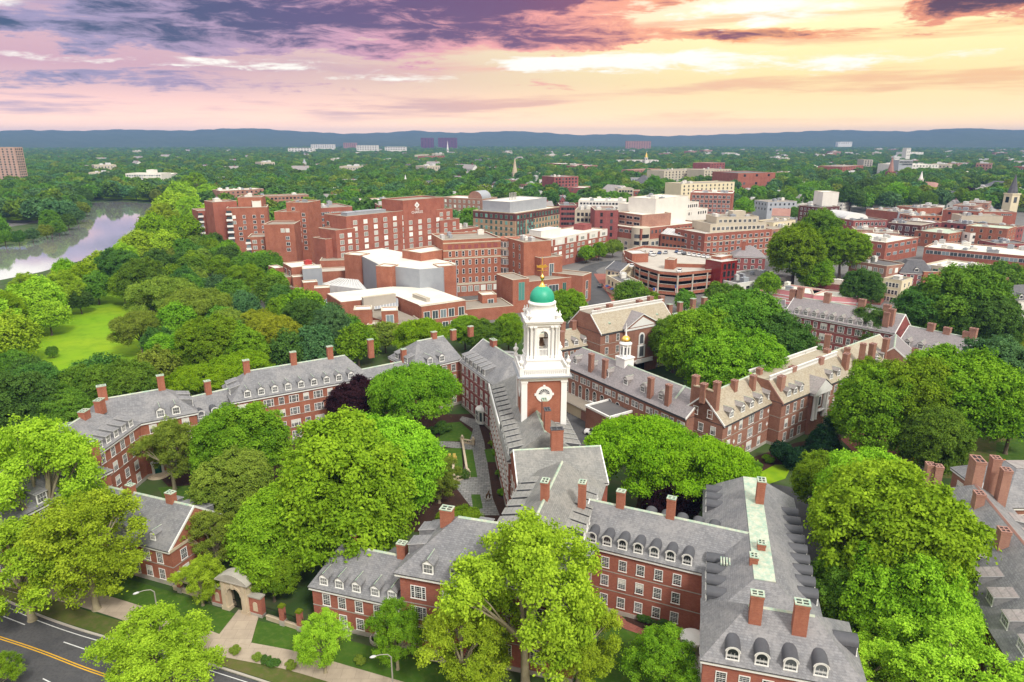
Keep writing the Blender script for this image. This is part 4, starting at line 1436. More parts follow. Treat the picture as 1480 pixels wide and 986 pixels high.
def urn(x, y, z, s=1.0, name='urn'):
    u = MB()
    u.lathe([(0.28, 0), (0.3, 0.12), (0.14, 0.25), (0.16, 0.4), (0.36, 0.75), (0.38, 0.95), (0.2, 1.1), (0.12, 1.3), (0.17, 1.42), (0.02, 1.75)], 10)
    o = tpart(name, u, ['tower_white'])
    o.location = (x, y, z)
    o.scale = (s, s, s)


for x in (-4.32, 4.32):
    for y in (-4.32, 4.32):
        urn(x, y, 25.3, 1.3)
mb = MB()
mb.box(-3.6, -3.6, 23.95, 3.6, 3.6, 25.0)
mb.add([(-3.6, -3.6, 25.0), (3.6, -3.6, 25.0), (3.6, 3.6, 25.0), (-3.6, 3.6, 25.0), (-3.2, -3.2, 25.6), (3.2, -3.2, 25.6), (3.2, 3.2, 25.6), (-3.2, 3.2, 25.6)], [(0, 1, 5, 4), (1, 2, 6, 5), (2, 3, 7, 6), (3, 0, 4, 7), (4, 5, 6, 7)])
mb.box(-3.1, -3.1, 25.6, 3.1, 3.1, 26.2); mb.box(-3.25, -3.25, 26.2, 3.25, 3.25, 26.5)
tpart('pedestal', mb, ['tower_white'])
# belfry with four arched openings
mb = MB()
B0, B1, sp_, hw_ = 26.5, 33.0, 30.7, 0.95
mb.box(-2.9, -2.9, B0, 2.9, 2.9, 26.9)
for k in range(4):
    wl = MB()
    for x0, x1 in ((-2.9, -hw_), (hw_, 2.9)):
        wl.box(x0, -2.9, 26.9, x1, -2.35, B1)
    n = 12
    arc = [(hw_ * math.cos(math.pi * i / n), sp_ + hw_ * math.sin(math.pi * i / n)) for i in range(n + 1)]
    for i in range(n):
        (xa, za), (xb, zb) = arc[i], arc[i + 1]
        wl.yprism([(xa, za), (xa, B1), (xb, B1), (xb, zb)], -2.9, -2.35)
    for i in range(n):
        a, c_ = math.pi * i / n, math.pi * (i + 1) / n
        wl.yprism([(r_ * math.cos(x_), sp_ + r_ * math.sin(x_)) for r_, x_ in ((hw_, a), (hw_ + 0.22, a), (hw_ + 0.22, c_), (hw_, c_))], -3.0, -2.9)
    wl.box(-hw_ - 0.22, -3.0, 27.0, -hw_, -2.9, sp_); wl.box(hw_, -3.0, 27.0, hw_ + 0.22, -2.9, sp_)
    wl.box(-0.14, -3.06, sp_ + hw_ - 0.05, 0.14, -2.9, sp_ + hw_ + 0.5)
    for i in range(6):
        wl.box(-0.85 + i * 0.3, -2.75, 26.9, -0.73 + i * 0.3, -2.6, 28.1)
    wl.box(-hw_, -2.78, 28.1, hw_, -2.57, 28.25)
    c4, s4 = round(math.cos(k * math.pi / 2)), round(math.sin(k * math.pi / 2))
    wl.v = [(x * c4 - y * s4, x * s4 + y * c4, z) for x, y, z in wl.v]
    mb.add(wl.v, wl.f)
tpart('belfry', mb, ['tower_white']).scale = (0.88, 0.88, 1)
for k in range(4):
    for x in (-2.62, -1.78, 1.78, 2.62):
        cm = MB()
        cm.box(-0.34, -0.34, 0, 0.34, 0.34, 0.5)
        cm.lathe([(0.3, 0.5), (0.3, 0.6), (0.25, 0.7), (0.27, 2.4), (0.22, 5.6), (0.3, 5.75), (0.32, 5.9)], 12)
        cm.box(-0.36, -0.36, 5.9, 0.36, 0.36, 6.1)
        o = tpart('column', cm, ['tower_white'])
        y = -3.2
        c4, s4 = math.cos(k * math.pi / 2), math.sin(k * math.pi / 2)
        o.location = (0.88 * (x * c4 - y * s4), 0.88 * (x * s4 + y * c4), 26.5)
        o.scale = (0.88, 0.88, 1)
mb = MB()
mb.lathe([(0.1, 29.6), (0.35, 29.5), (0.5, 29.0), (0.62, 28.5), (0.75, 28.25)], 14)
mb.box(-2.3, -0.1, 29.55, 2.3, 0.1, 29.75)
tpart('bell', mb, ['bronze']).scale = (0.88, 0.88, 1)
mb = MB()
mb.box(-3.3, -3.3, 32.62, 3.3, 3.3, 33.2); mb.box(-3.75, -3.75, 33.2, 3.75, 3.75, 33.5); mb.box(-3.95, -3.95, 33.5, 3.95, 3.95, 33.72)
mb.box(-3.0, -3.0, 33.72, 3.0, 3.0, 34.5)
mb.lathe([(2.95, 34.5), (2.95, 34.8), (2.75, 34.85), (2.75, 36.2), (2.95, 36.3), (2.95, 36.6), (2.7, 36.62), (2.6, 36.8)], 32)
tpart('upper_cornice', mb, ['tower_white']).scale = (0.88, 0.88, 1)
for k in range(4):
    for s_ in (-1, 1):
        c4, s4 = math.cos(k * math.pi / 2), math.sin(k * math.pi / 2)
        x, y = s_ * 2.7, -3.3
        urn(0.88 * (x * c4 - y * s4), 0.88 * (x * s4 + y * c4), 33.72, 1.0)
mb = MB()
mb.lathe([(2.22, 36.8), (2.26, 37.2)] + [(2.26 * math.cos(math.pi / 2 * i / 10), 37.2 + 2.35 * math.sin(math.pi / 2 * i / 10)) for i in range(1, 10)] + [(0.12, 39.56)], 32)
tpart('dome', mb, ['dome_green'])
mb = MB()
mb.lathe([(0.95, 39.25), (0.5, 39.6), (0.24, 40.1), (0.16, 40.6), (0.3, 40.75), (0.42, 41.05), (0.3, 41.35), (0.12, 41.5), (0.1, 42.2), (0.22, 42.4), (0.1, 42.6), (0.06, 43.2), (0.05, 44.6), (0.01, 44.9)], 12)
fo = tpart('finial', mb, ['gold'])
mb = MB()
mb.yprism([(-1.0, 42.9), (-0.2, 42.75), (0.5, 42.8), (1.1, 43.1), (0.75, 43.15), (0.6, 43.45), (0.1, 43.25), (-0.4, 43.4), (-0.7, 43.2), (-1.05, 43.35)], -0.05, 0.05)
mb.box(-0.9, -0.04, 42.3, 0.9, 0.04, 42.38); mb.box(-0.04, -0.9, 42.3, 0.04, 0.9, 42.38)
link('weathervane', mb.mesh('weathervane', ['gold']), fo)


# ================================================================== the second brick college to the right
G2 = 'buff slate roofed brick blocks of the second college'


def wing2(label, A, ang, L, D, name='brick_hall'):
    return wing(label, A, ang, L, D, name, G2)


# dining hall with cupola
b, M = wing2('long dining hall with tall arched windows and small gold domed cupola on roof', (11.9, 167.0), -56.6, 43.5, 11.0)
pitched(M, 9.6, 13.9, ('hip', 3.0), ('gable', 0), roof='slate_mauve', wall='brick_brown', cornice='lead_dark')
dormers(M, 'f', [5.0, 11.0, 17.0, 23.6, 29.2, 34.8], kind='gable', w=1.5, hh=1.2, yf=1.5, roofm='slate_pale')
dormers(M, 'b', [26, 32, 37], kind='shed', w=1.6, hh=1.2, roofm='slate_pale')
for k in range(9):
    x0 = 2.6 + 4.6 * k
    windows(M, 'f', [7.2], [x0], 0.9, 1.25)
    windows(M, 'f', [7.2], [x0 + 2.0, x0 + 3.1], 0.8, 1.25)
windows(M, 'f', [3.2], [3.2 + 2.75 * k for k in range(8)], 1.15, 3.1, 'arch')
for px, py in ((855, 510), (875, 518), (915, 551), (950, 559)):
    chim_px(M, px, py + 2, 16.2, w=1.15, d=1.0, mat='brick_brown', cap='rust_roof')
ra = MB(); ra.box(35.0, 0.02, 9.9, 35.5, 0.2, 10.0)
aisle = MB()
aisle.box(0.5, -3.4, 0, 27.0, 0.35, 2.7, 0); aisle.box(0.2, -3.75, 2.7, 27.1, 0.4, 2.95, 2); aisle.box(0.3, -3.6, 2.95, 27.0, 0.38, 3.05, 1)
M.put('aisle', aisle.mesh('aisle', ['cream_paint', 'gravel_roof', 'concrete']))
for x in (14.0, 18.5):
    ad = MB(); ad.box(x, -3.5, 0, x + 1.8, -3.38, 2.3)
    M.put('door', ad.mesh('door', ['rust_roof']))
pw = MB()
pw.box(19.2, -6.4, 0, 27.4, 0.39, 5.6); pw.box(19.0, -6.6, 5.6, 27.6, -6.2, 6.1, 1); pw.box(19.0, -6.2, 5.6, 19.4, 0.38, 6.1, 1); pw.box(27.2, -6.2, 5.6, 27.6, 0.38, 6.1, 1); pw.box(19.4, -6.2, 5.6, 27.2, 0.38, 5.75, 2)
M.put('side_porch', pw.mesh('side_porch', ['brick_brown', 'white_paint', 'roof_dark']))
vs = MB()
vs.add([(37.6, 0.6, 9.98), (38.1, 0.6, 9.98), (38.1, 5.5, 14.14), (37.6, 5.5, 14.14), (37.6, 0.6, 10.06), (38.1, 0.6, 10.06), (38.1, 5.5, 14.22), (37.6, 5.5, 14.22)], [(4, 5, 6, 7), (0, 1, 5, 4), (1, 2, 6, 5), (3, 0, 4, 7)])
M.put('copper_flashing', vs.mesh('copper_flashing', ['copper_green']))
cp = P(903, 524, 14.0)
cu = bpy.data.objects.new('cupola', None); COL.objects.link(cu)
cu.parent = b.root
d_, _ = b.rel(cp, 0)
cu.location = (d_.x, d_.y, 14.0)
mb = MB()
mb.box(-1.5, -1.5, -2.5, 1.5, 1.5, 1.3); mb.box(-1.7, -1.7, 1.3, 1.7, 1.7, 1.55)
mb.lathe([(1.25, 1.55), (1.25, 1.9)], 8, a0=math.pi / 8); mb.lathe([(1.45, 4.5), (1.6, 4.7), (1.6, 4.9), (1.2, 5.0), (1.15, 5.4)], 8, a0=math.pi / 8)
for k in range(8):
    a = math.pi / 8 + k * math.pi / 4
    mb.lathe([(0.2, 1.9), (0.2, 4.5)], 6, 1.2 * math.cos(a), 1.2 * math.sin(a))
    a0 = a
    a1 = a + math.pi / 4
    A0, A1 = Vector((1.2 * math.cos(a0), 1.2 * math.sin(a0), 0)), Vector((1.2 * math.cos(a1), 1.2 * math.sin(a1), 0))
    for u0, u1, z0, z1 in ((0, 1, 1.9, 2.2), (0, 0.3, 2.2, 4.5), (0.7, 1, 2.2, 4.5), (0.3, 0.7, 4.0, 4.5)):
        p0, p1 = A0.lerp(A1, u0), A0.lerp(A1, u1)
        mb.add([(p0.x, p0.y, z0), (p1.x, p1.y, z0), (p1.x, p1.y, z1), (p0.x, p0.y, z1)], [(0, 1, 2, 3)])
mb.lathe([(0.9, 1.9), (0.9, 4.4)], 8, mi=1)
link('cupola_body', mb.mesh('cupola_body', ['tower_white', 'glass_dark']), cu)
mb = MB(); mb.lathe([(1.12, 5.4), (1.15, 5.7), (0.95, 6.2), (0.5, 6.6), (0.16, 6.75)], 16)
link('gold_dome', mb.mesh('gold_dome', ['gold']), cu)
mb = MB(); mb.lathe([(0.3, 6.7), (0.16, 7.1), (0.14, 8.0), (0.05, 9.6)], 8)
link('spike', mb.mesh('spike', ['tower_white']), cu)

# gable block and long right range
b, M = wing2('brick block with tall parapet gable and buff dormered roof right of centre', (42.8, 126.8), 41.9, 24.0, 11.0)
pitched(M, 9.6, 14.8, ('gable', 0), ('gable', 0), roof='slate_buff', wall='brick_brown', cornice='lead_dark', courses=(3.4, 6.5))
dormers(M, 'f', [3.6, 8.0, 11.6, 15.2, 19.2], kind='gable', w=1.6, hh=1.25, yf=0.8, roofm='slate_pale')
windows(M, 'f', [7.1, 4.0, 0.9], [2.6, 7.0, 15.4, 21.0], 1.05, 1.75)
windows(M, 'f', [7.1, 4.0, 0.9], [11.2], 1.9, 1.9, 'triple')
windows(M, 'l', [10.4], [4.0, 7.4], 1.0, 1.6, inset=0.04)
windows(M, 'l', [7.1, 4.0], [2.6, 5.5, 8.4], 1.0, 1.6, inset=0.04)
for zq in (7.9, 4.8):
    for xq in (4.8, 18.4):
        dm = MB(); dm.yprism([(0, -0.55), (0.38, 0), (0, 0.55), (-0.38, 0)], -0.06, 0.02)
        M.put('diamond_panel', dm.mesh('diamond_panel', ['white_paint']), xq, 0.42, zq)
gp = MB()
gp.box(0.0, 3.6, 9.6, 0.5, 7.6, 16.2); gp.box(-0.08, 3.3, 16.2, 0.6, 7.9, 16.45, 1)
gp.box(-0.07, 4.9, 13.6, -0.003, 6.3, 15.6, 1)
M.put('gable_parapet', gp.mesh('gable_parapet', ['brick_brown', 'limestone']))
for yq in (3.0, 8.0):
    chimney(M, 0.75, yq, 18.2, w=1.3, d=1.1, mat='brick_brown', zbase=9.6, cap='rust_roof')
chim_px(M, 1018, 555, 18.0, w=1.2, d=1.1, mat='brick_brown', cap='rust_roof')
for px, py in ((1062, 550), (1089, 543), (1098, 533)):
    chim_px(M, px, py, 17.6, w=1.15, d=1.1, mat='brick_brown', cap='rust_roof')

b, M = wing2('projecting brick block with white roof balustrade and columned pediment', (58.6, 137.4), 38.4, 30.0, 13.4)
pitched(M, 10.2, 14.4, ('gable', 0), ('gable', 0), deck=2.6, roof='slate_buff', wall='brick_brown', cornice='lead_dark', courses=(3.6, 6.8), deckmat='slate_buff', rake='rust_roof')
dormers(M, 'f', [3.2, 5.8, 8.4], kind='gable', w=1.5, hh=1.25, yf=0.8, roofm='slate_pale')
dormers(M, 'f', [21.5, 25.0], kind='gable', w=1.5, hh=1.25, yf=0.8, roofm='slate_pale')
windows(M, 'f', [7.3, 4.1, 0.9], [2.6, 5.6, 8.6, 20.5, 23.5, 26.5], 1.05, 1.9)
for (y0, y1) in ((4.0, 4.25), (9.15, 9.4)):
    bl = MB()
    bl.box(0.4, y0, 14.4, 29.6, y1, 14.75); bl.box(0.3, y0 - 0.05, 15.35, 29.7, y1 + 0.05, 15.55)
    for k in range(66):
        bl.box(0.5 + k * 0.44, y0 + 0.03, 14.75, 0.74 + k * 0.44, y1 - 0.03, 15.35)
    M.put('roof_balustrade', bl.mesh('roof_balustrade', ['white_paint']))
pd = MB()
pd.box(11.4, -0.35, 0, 18.4, 0.6, 10.2, 0)
for x in (11.7, 12.9, 16.1, 17.3):
    pd.lathe([(0.42, 3.6), (0.42, 3.8), (0.36, 3.9), (0.32, 9.2), (0.45, 9.4), (0.45, 9.6)], 12, x + 0.3, -0.7, 1)
pd.box(11.2, -1.15, 9.6, 18.6, 0.6, 10.4, 1)
pd.add([(11.0, -1.2, 10.4), (18.8, -1.2, 10.4), (14.9, -1.2, 12.9), (11.0, 4.5, 10.4), (18.8, 4.5, 10.4), (14.9, 4.5, 12.9)], [(0, 1, 2)], 1)
pd.add([(10.7, -1.35, 10.35), (14.9, -1.35, 13.15), (14.9, 4.6, 13.15), (10.7, 4.6, 10.35), (19.1, -1.35, 10.35), (19.1, 4.6, 10.35)], [(0, 1, 2, 3), (4, 5, 2, 1)], 2)
pd.box(14.0, -0.4, 6.2, 15.8, -0.34, 8.9, 1); pd.box(14.3, -0.42, 6.5, 15.5, -0.4, 8.6, 3)
pd.box(13.6, -1.3, 5.4, 16.2, -0.3, 5.65, 1)
M.put('portico', pd.mesh('portico', ['brick_brown', 'white_paint', 'slate_pale', 'glass_dark']))
for px, py in ((1130, 543), (1146, 529), (1186, 516), (1196, 504)):
    chim_px(M, px, py + 1, 18.0, w=1.6, d=1.2, mat='brick_pale', cap='rust_roof', zbase=12)

b, M = wing2('far right brick range with twin dormers ending in a parapet gable', (82.6, 157.0), 38.0, 26.0, 12.0)
pitched(M, 9.6, 14.4, ('gable', 0), ('gable', 0), roof='slate_buff', wall='brick_brown', cornice='lead_dark')
dormers(M, 'f', [14.6, 19.0], kind='gable', w=1.6, hh=1.25, yf=0.9, roofm='slate_pale')
windows(M, 'f', [7.1, 4.0], (8, 1, 1), 1.05, 1.7)
for px, py in ((1239, 515), (1262, 497), (1291, 492)):
    chim_px(M, px, py, 18.2, w=1.6, d=1.2, mat='brick_brown', cap='rust_roof', zbase=11)
b, M = wing2('grey roofed brick wing with green copper hip behind the balustraded block', (58.0, 171.5), -30.0, 22.0, 12.0)
pitched(M, 9.0, 13.6, ('hip', 4.0), ('hip', 4.0), roof='slate_mauve', wall='brick_brown', cornice='lead_dark')
dormers(M, 'f', [14.5], kind='gable', w=1.6, hh=1.2, yf=1.2, roofm='slate_pale')
for px, py in ((1197, 484), (1225, 503), (1248, 497)):
    chim_px(M, px, py, 17.6, w=1.4, d=1.2, mat='brick_brown', cap='rust_roof', zbase=9)

# entrance block with pediment
b, M = wing2('tall brick entrance block with white pediment and balustraded buff roof', (24.6, 180.4), 33.2, 28.0, 15.0)
pitched(M, 13.6, 18.2, ('gable', 0), ('gable', 0), deck=2.6, roof='slate_buff', wall='brick_brown', cornice='lead_dark', courses=(3.6, 7.0, 10.4), deckmat='gravel_roof', rake='white_paint')
for zq in (11.0, 7.6, 4.2, 0.9):
    windows(M, 'f', [zq], [2.4, 6.4, 9.6, 11.8, 18.0, 20.4, 23.0, 25.6], 1.0, 1.8)
pd = MB()
pd.box(8.4, -0.3, 0, 21.2, 0.5, 13.6, 0)
pd.box(8.2, -0.55, 13.3, 21.4, 0.5, 13.85, 1)
pd.add([(8.2, -0.5, 13.85), (21.4, -0.5, 13.85), (14.8, -0.5, 17.3)], [(0, 1, 2)], 0)
pd.add([(9.9, -0.53, 14.1), (19.7, -0.53, 14.1), (14.8, -0.53, 16.7)], [(0, 1, 2)], 1)
for sg in (-1, 1):
    pd.add([(14.8 + sg * 7.0, -0.8, 13.75), (14.8, -0.8, 17.45), (14.8, 6.0, 17.45), (14.8 + sg * 7.0, 6.0, 13.75), (14.8 + sg * 7.0, -0.8, 14.05), (14.8, -0.8, 17.75), (14.8, 6.0, 17.75), (14.8 + sg * 7.0, 6.0, 14.05)],
           [(0, 1, 5, 4)], 1)
    pd.add([(14.8 + sg * 7.0, -0.8, 14.05), (14.8, -0.8, 17.75), (14.8, 6.0, 17.75), (14.8 + sg * 7.0, 6.0, 14.05)], [(0, 1, 2, 3)], 2)
pd.box(13.7, -0.45, 8.6, 15.9, -0.28, 11.0, 1); pd.box(14.1, -0.47, 8.8, 15.5, -0.45, 10.9, 3)
pd.lathe([(1.15, -0.0)], 3) if False else None
n = 12
for i in range(n):
    a, c_ = math.pi * i / n, math.pi * (i + 1) / n
    pd.yprism([(14.8 + r_ * math.cos(x_), 11.0 + r_ * math.sin(x_)) for r_, x_ in ((0.02, a), (1.1, a), (1.1, c_), (0.02, c_))], -0.45, -0.28, 1)
    pd.yprism([(14.8 + r_ * math.cos(x_), 10.9 + r_ * math.sin(x_)) for r_, x_ in ((0.02, a), (0.7, a), (0.7, c_), (0.02, c_))], -0.48, -0.46, 3)
pd.box(13.4, -0.6, 4.6, 16.2, -0.28, 8.4, 1); pd.box(14.0, -0.62, 5.0, 15.6, -0.6, 8.0, 3)
pd.box(11.6, -2.2, 3.6, 18.0, -0.28, 4.0, 1)
for k in range(16):
    pd.box(11.7 + k * 0.4, -2.15, 4.0, 11.85 + k * 0.4, -2.0, 4.7, 1)
pd.box(11.6, -2.2, 4.7, 18.0, -1.95, 4.85, 1)
pd.box(13.2, -0.4, 0, 16.4, -0.29, 3.2, 4)
M.put('portico', pd.mesh('portico', ['brick_brown', 'white_paint', 'slate_mauve', 'glass_dark', 'black_iron']))
for (y0, y1) in ((4.7, 4.95), (10.05, 10.3)):
    bl = MB()
    bl.box(0.3, y0, 18.2, 27.7, y1, 18.55); bl.box(0.2, y0 - 0.05, 19.1, 27.8, y1 + 0.05, 19.3)
    for k in range(60):
        bl.box(0.5 + k * 0.45, y0 + 0.03, 18.55, 0.74 + k * 0.45, y1 - 0.03, 19.1)
    M.put('roof_balustrade', bl.mesh('roof_balustrade', ['white_paint']))
for px, py in ((864, 447), (881, 440), (924, 434), (940, 429), (956, 428)):
    chim_px(M, px, py, 21.0, w=1.5, d=1.3, mat='brick_brown', cap='rust_roof', zbase=16)
for xq in (4.6, 23.0):
    vt = MB(); vt.lathe([(0.5, 0), (0.5, 0.7), (0.65, 0.75), (0.2, 1.2)], 10)
    M.put('roof_vent', vt.mesh('roof_vent', ['copper_green']), xq, 2.4, 14.9)

b, M = wing2('lower brick hall with three dormers left of the pedimented entrance block', (8.6, 177.6), 30.0, 17.5, 11.0)
pitched(M, 9.0, 13.0, ('gable', 0), ('gable', 0), roof='slate_buff', wall='brick_brown', cornice='lead_dark')
dormers(M, 'f', [8.0, 11.4, 14.6], kind='gable', w=1.5, hh=1.2, yf=0.8, roofm='slate_pale')
windows(M, 'f', [6.4, 3.3], (8, 1, 1), 1.0, 1.7)
for px, py in ((805, 486), (823, 484), (813, 466), (829, 464)):
    chim_px(M, px, py, 16.6, w=1.4, d=1.2, mat='brick_brown', cap='rust_roof', zbase=8)
b, M = wing2('grey roofed brick hall continuing right of the pedimented entrance block', (48.4, 195.4), 32.0, 24.0, 11.0)
pitched(M, 9.5, 14.0, ('gable', 0), ('hip', 4), roof='slate_pale', wall='brick_brown', cornice='lead_dark')
dormers(M, 'f', [4, 8, 12], kind='gable', w=1.5, hh=1.2, yf=0.8, roofm='slate_pale')
windows(M, 'f', [6.8, 3.6], (8, 1, 1), 1.0, 1.7)
for px, py in ((968, 440), (983, 437), (1002, 432), (1018, 430)):
    chim_px(M, px, py, 17.4, w=1.4, d=1.2, mat='brick_brown', cap='copper_green', zbase=9)

# far right college range
a, ang, L = edge((1133, 453), (1262, 477), 11.2)
b = Bld('brick_hall', 'long brick residence with row of small dormers behind the dark quad trees', a, ang, 'building', G2)
M = Mass(b, a, ang, L + 6, 13.0)
pitched(M, 11.2, 15.8, ('gable', 0), ('gable', 0), roof='slate_mauve', wall='brick_mauve', courses=(4.6, 7.9))
dormers(M, 'f', spread(9, 2.5, L), kind='gable', w=1.5, hh=1.25, roofm='slate_pale')
windows(M, 'f', [8.5, 5.2, 2.0], [2.5 + 5.2 * k for k in range(8)], 1.8, 1.7, 'triple')
windows(M, 'f', [8.5, 5.2, 2.0], [5.1 + 5.2 * k for k in range(7)], 1.0, 1.7)
for px, py in ((1147, 419), (1158, 416), (1197, 424), (1247, 433), (1283, 441)):
    chim_px(M, px, py, 19.6, w=1.9, d=1.4, mat='brick_pale', cap='rust_roof', zbase=12)
a2, ang2, L2 = edge((1082, 453), (1134, 457), 9.5)
b = Bld('brick_hall', 'low brick end wing with four dormers left of the long residence', a2, ang2, 'building', G2)
M = Mass(b, a2, ang2, L2, 12.0)
pitched(M, 9.5, 13.6, ('gable', 0), ('gable', 0), roof='slate_mauve', wall='brick_mauve')
dormers(M, 'f', (4, 2, 2), kind='gable', w=1.5, hh=1.2, roofm='slate_pale')
windows(M, 'f', [6.8, 3.6], (6, 1, 1), 1.0, 1.7)
for px, py in ((1089, 423), (1099, 420)):
    chim_px(M, px, py, 17.6, w=1.7, d=1.4, mat='brick_pale', cap='rust_roof', zbase=10)
a3, ang3, L3 = edge((1295, 500), (1395, 522), 9.2)
b = Bld('brick_hall', 'right brick wing with mauve slate roof and three paired end chimneys', a3, ang3, 'building', G2)
M = Mass(b, a3, ang3, L3, 13.0)
pitched(M, 9.2, 14.0, ('gable', 0), ('gable', 0), roof='slate_mauve', wall='brick_mauve', rake='white_paint')
dormers(M, 'f', [2.5, 6.0, 9.5, 13.0, 16.5], kind='gable', w=1.6, hh=1.3, roofm='slate_pale')
windows(M, 'f', [6.4, 3.3], (7, 1, 1), 1.4, 1.7)
for px, py in ((1347, 468), (1370, 474), (1398, 480), (1408, 475), (1283, 452), (1290, 447)):
    chim_px(M, px, py, 18.0, w=1.7, d=1.3, mat='brick_pale', cap='rust_roof', zbase=10)
b, M = wing2('small brick cross block with two chimneys above the right hand tree', (103.5, 166.0), 60.0, 14.0, 11.0)
pitched(M, 9.0, 13.5, ('gable', 0), ('gable', 0), roof='slate_mauve', wall='brick_brown', cornice='lead_dark')
for px, py in ((1326, 505), (1350, 508)):
    chim_px(M, px, py, 16.8, w=1.5, d=1.3, mat='brick_brown', cap='rust_roof', zbase=8)

# --- grey slate building at the lower right corner
b = Bld('slate_roofed_hall', 'large grey slate roofed brick hall at the lower right corner', (64.6, 100.6), R(-104), 'building')
M = Mass(b, (64.6, 100.6), R(-104), 52.0, 15.0)
pitched(M, 9.2, 14.6, ('hip', 5.5), ('gable', 0), roof='slate_grey', wall='brick_brown', ridge='rust_roof', cornice='rust_roof')
dormers(M, 'f', [8.0 + 4.3 * k for k in range(9)], kind='shed', w=1.9, hh=1.3, yf=1.4, roofm='slate_pale', cheek='slate_grey')
dormers(M, 'b', [8.0 + 4.3 * k for k in range(9)], kind='shed', w=2.2, hh=1.4, yf=1.2, roofm='slate_pale', cheek='slate_grey')
windows(M, 'f', [6.3, 3.1], (14, 1.5, 1.5), 1.1, 1.8)
chim_px(M, 1357, 674, w=1.3, d=1.1, mat='brick_pale', cap='rust_roof')
chim_px(M, 1414, 664, 18.2, y='free', w=2.6, d=1.4, mat='brick_pale', cap='rust_roof')
chim_px(M, 1440, 662, 18.2, y='free', w=1.5, d=1.2, mat='brick_pale', cap='rust_roof')
chim_px(M, 1455, 679, 17.6, y='free', w=1.4, d=1.2, mat='brick_pale', cap='rust_roof')
chim_px(M, 1345, 671, w=1.3, d=1.1, mat='brick_pale', cap='rust_roof')
chim_px(M, 1416, 713, w=1.4, d=1.2, mat='brick_pale', cap='rust_roof')
chim_px(M, 1452, 766, w=1.4, d=1.2, mat='brick_pale', cap='rust_roof')
M2 = Mass(b, P(1449, 745, 8.0), R(0), 22, 14)
pitched(M2, 9.2, 13.2, ('hip', 5), ('gable', 0), roof='slate_grey', wall='brick_brown', ridge='rust_roof', deck=1.5, deckmat='slate_pale')
windows(M2, 'f', [6.2, 3.0], (6, 1.5, 1.5), 1.4, 1.6)
windows(M2, 'l', [6.2, 3.0], (4, 1.5, 1.5), 1.4, 1.6)
sk = MB()
sk.add([(-1.8, -1.6, 0), (1.8, -1.6, 0), (1.8, 1.6, 0), (-1.8, 1.6, 0), (-0.3, 0, 1.4), (0.3, 0, 1.4)], [(0, 1, 5, 4), (2, 3, 4, 5)], 0)
sk.add([(-1.8, -1.6, 0), (1.8, -1.6, 0), (1.8, 1.6, 0), (-1.8, 1.6, 0), (-0.3, 0, 1.4), (0.3, 0, 1.4)], [(1, 2, 5), (3, 0, 4)], 1)
p_ = P(1430, 712, 11)
d_, _ = b.rel(p_, 0)
link('skylight', sk.mesh('skylight', ['metal_light', 'terrain_skylight']), b.root, (d_.x, d_.y, 11.5), 0.5)

# ================================================================== the town beyond
def F(label, A, B, z, D, wall='brick_red', roof='gravel_roof', f=None, l=None, r=None, un=0, par=0.5, name='brick_building', cat='building', coping=None, group=None):
    """flat-roofed town building; f, l, r = (rows, columns, style, w, h, storey) on the front, left and right wall"""
    a, ang, L = edge(A, B, z + par)
    b = Bld(name, label, a, ang, cat, group)
    M = flat(Mass(b, a, ang, L, D), z, wall, roof, par, coping)
    W_(M, f=f, l=l, r=r)
    if un:
        units(M, un, int(A[0] * 7 + A[1]))
    return b, M


def W_(M, f=None, l=None, r=None, top=1.0, marg=1.0):
    for k, q in (('f', f), ('l', l), ('r', r)):
        if q:
            rows, n, style, w, h, sh = q
            grid(M, k, rows, n, top, sh, w, h, style, marg)


def Mx(b, A, B, z, D, wall='brick_red', roof='gravel_roof', par=0.5, f=None, l=None, r=None, z0=0.0, coping=None, name='wall'):
    a, ang, L = edge(A, B, z + par)
    M = flat(Mass(b, a, ang, L, D), z, wall, roof, par, coping, z0, name)
    W_(M, f, l, r)
    return M


def on_plane(M, px, py, back=0.0):
    """height at which the line of sight through a pixel meets the front wall plane of M"""
    n = Vector((math.sin(M.ang), -math.cos(M.ang), 0))
    lo, hi = 0.0, 64.0
    f0 = (P(px, py, lo) - M.A).dot(n) - (-back)
    for _ in range(50):
        mid = (lo + hi) / 2
        fm = (P(px, py, mid) - M.A).dot(n) - (-back)
        if (fm > 0) == (f0 > 0):
            lo = mid
        else:
            hi = mid
    return lo


def My(b, M0, A, B, D, back=0.0, **kw):
    """mass flush with (or set back from) the front plane of M0"""
    zt = on_plane(M0, *A, back=back)
    n = Vector((math.sin(M0.ang), -math.cos(M0.ang), 0))
    a = P(*A, zt)
    d = Vector((math.cos(M0.ang), math.sin(M0.ang), 0))
    zb = on_plane(M0, *B, back=back)
    L = (P(*B, zb) - a).dot(d)
    par = kw.pop('par', 0.5)
    f = kw.pop('f', None)
    M = flat(Mass(b, (a.x, a.y), M0.ang, L, D), zt - par, kw.pop('wall', 'brick_red'), kw.pop('roof', 'gravel_roof'), par)
    W_(M, f=f)
    return M


def balconies(M, x, n, sh, z1, wd=3.2, face='f'):
    ox, oy, r, Lf = M.face(face, 0.0)
    for i in range(n):
        z = z1 - sh * (i + 1)
        mb = MB()
        mb.box(-wd / 2, -1.5, 0, wd / 2, 0.0, 0.25, 0)
        mb.box(-wd / 2, -1.5, 0.25, wd / 2, -1.42, 1.15, 0)
        mb.box(-wd / 2 + 0.3, -1.0, 0.25, wd / 2 - 0.3, -0.01, 2.5, 1)
        M.put('balcony', mb.mesh('balcony', ['white_paint', 'glass_blue']), ox + math.cos(r) * x, oy + math.sin(r) * x, z, r)


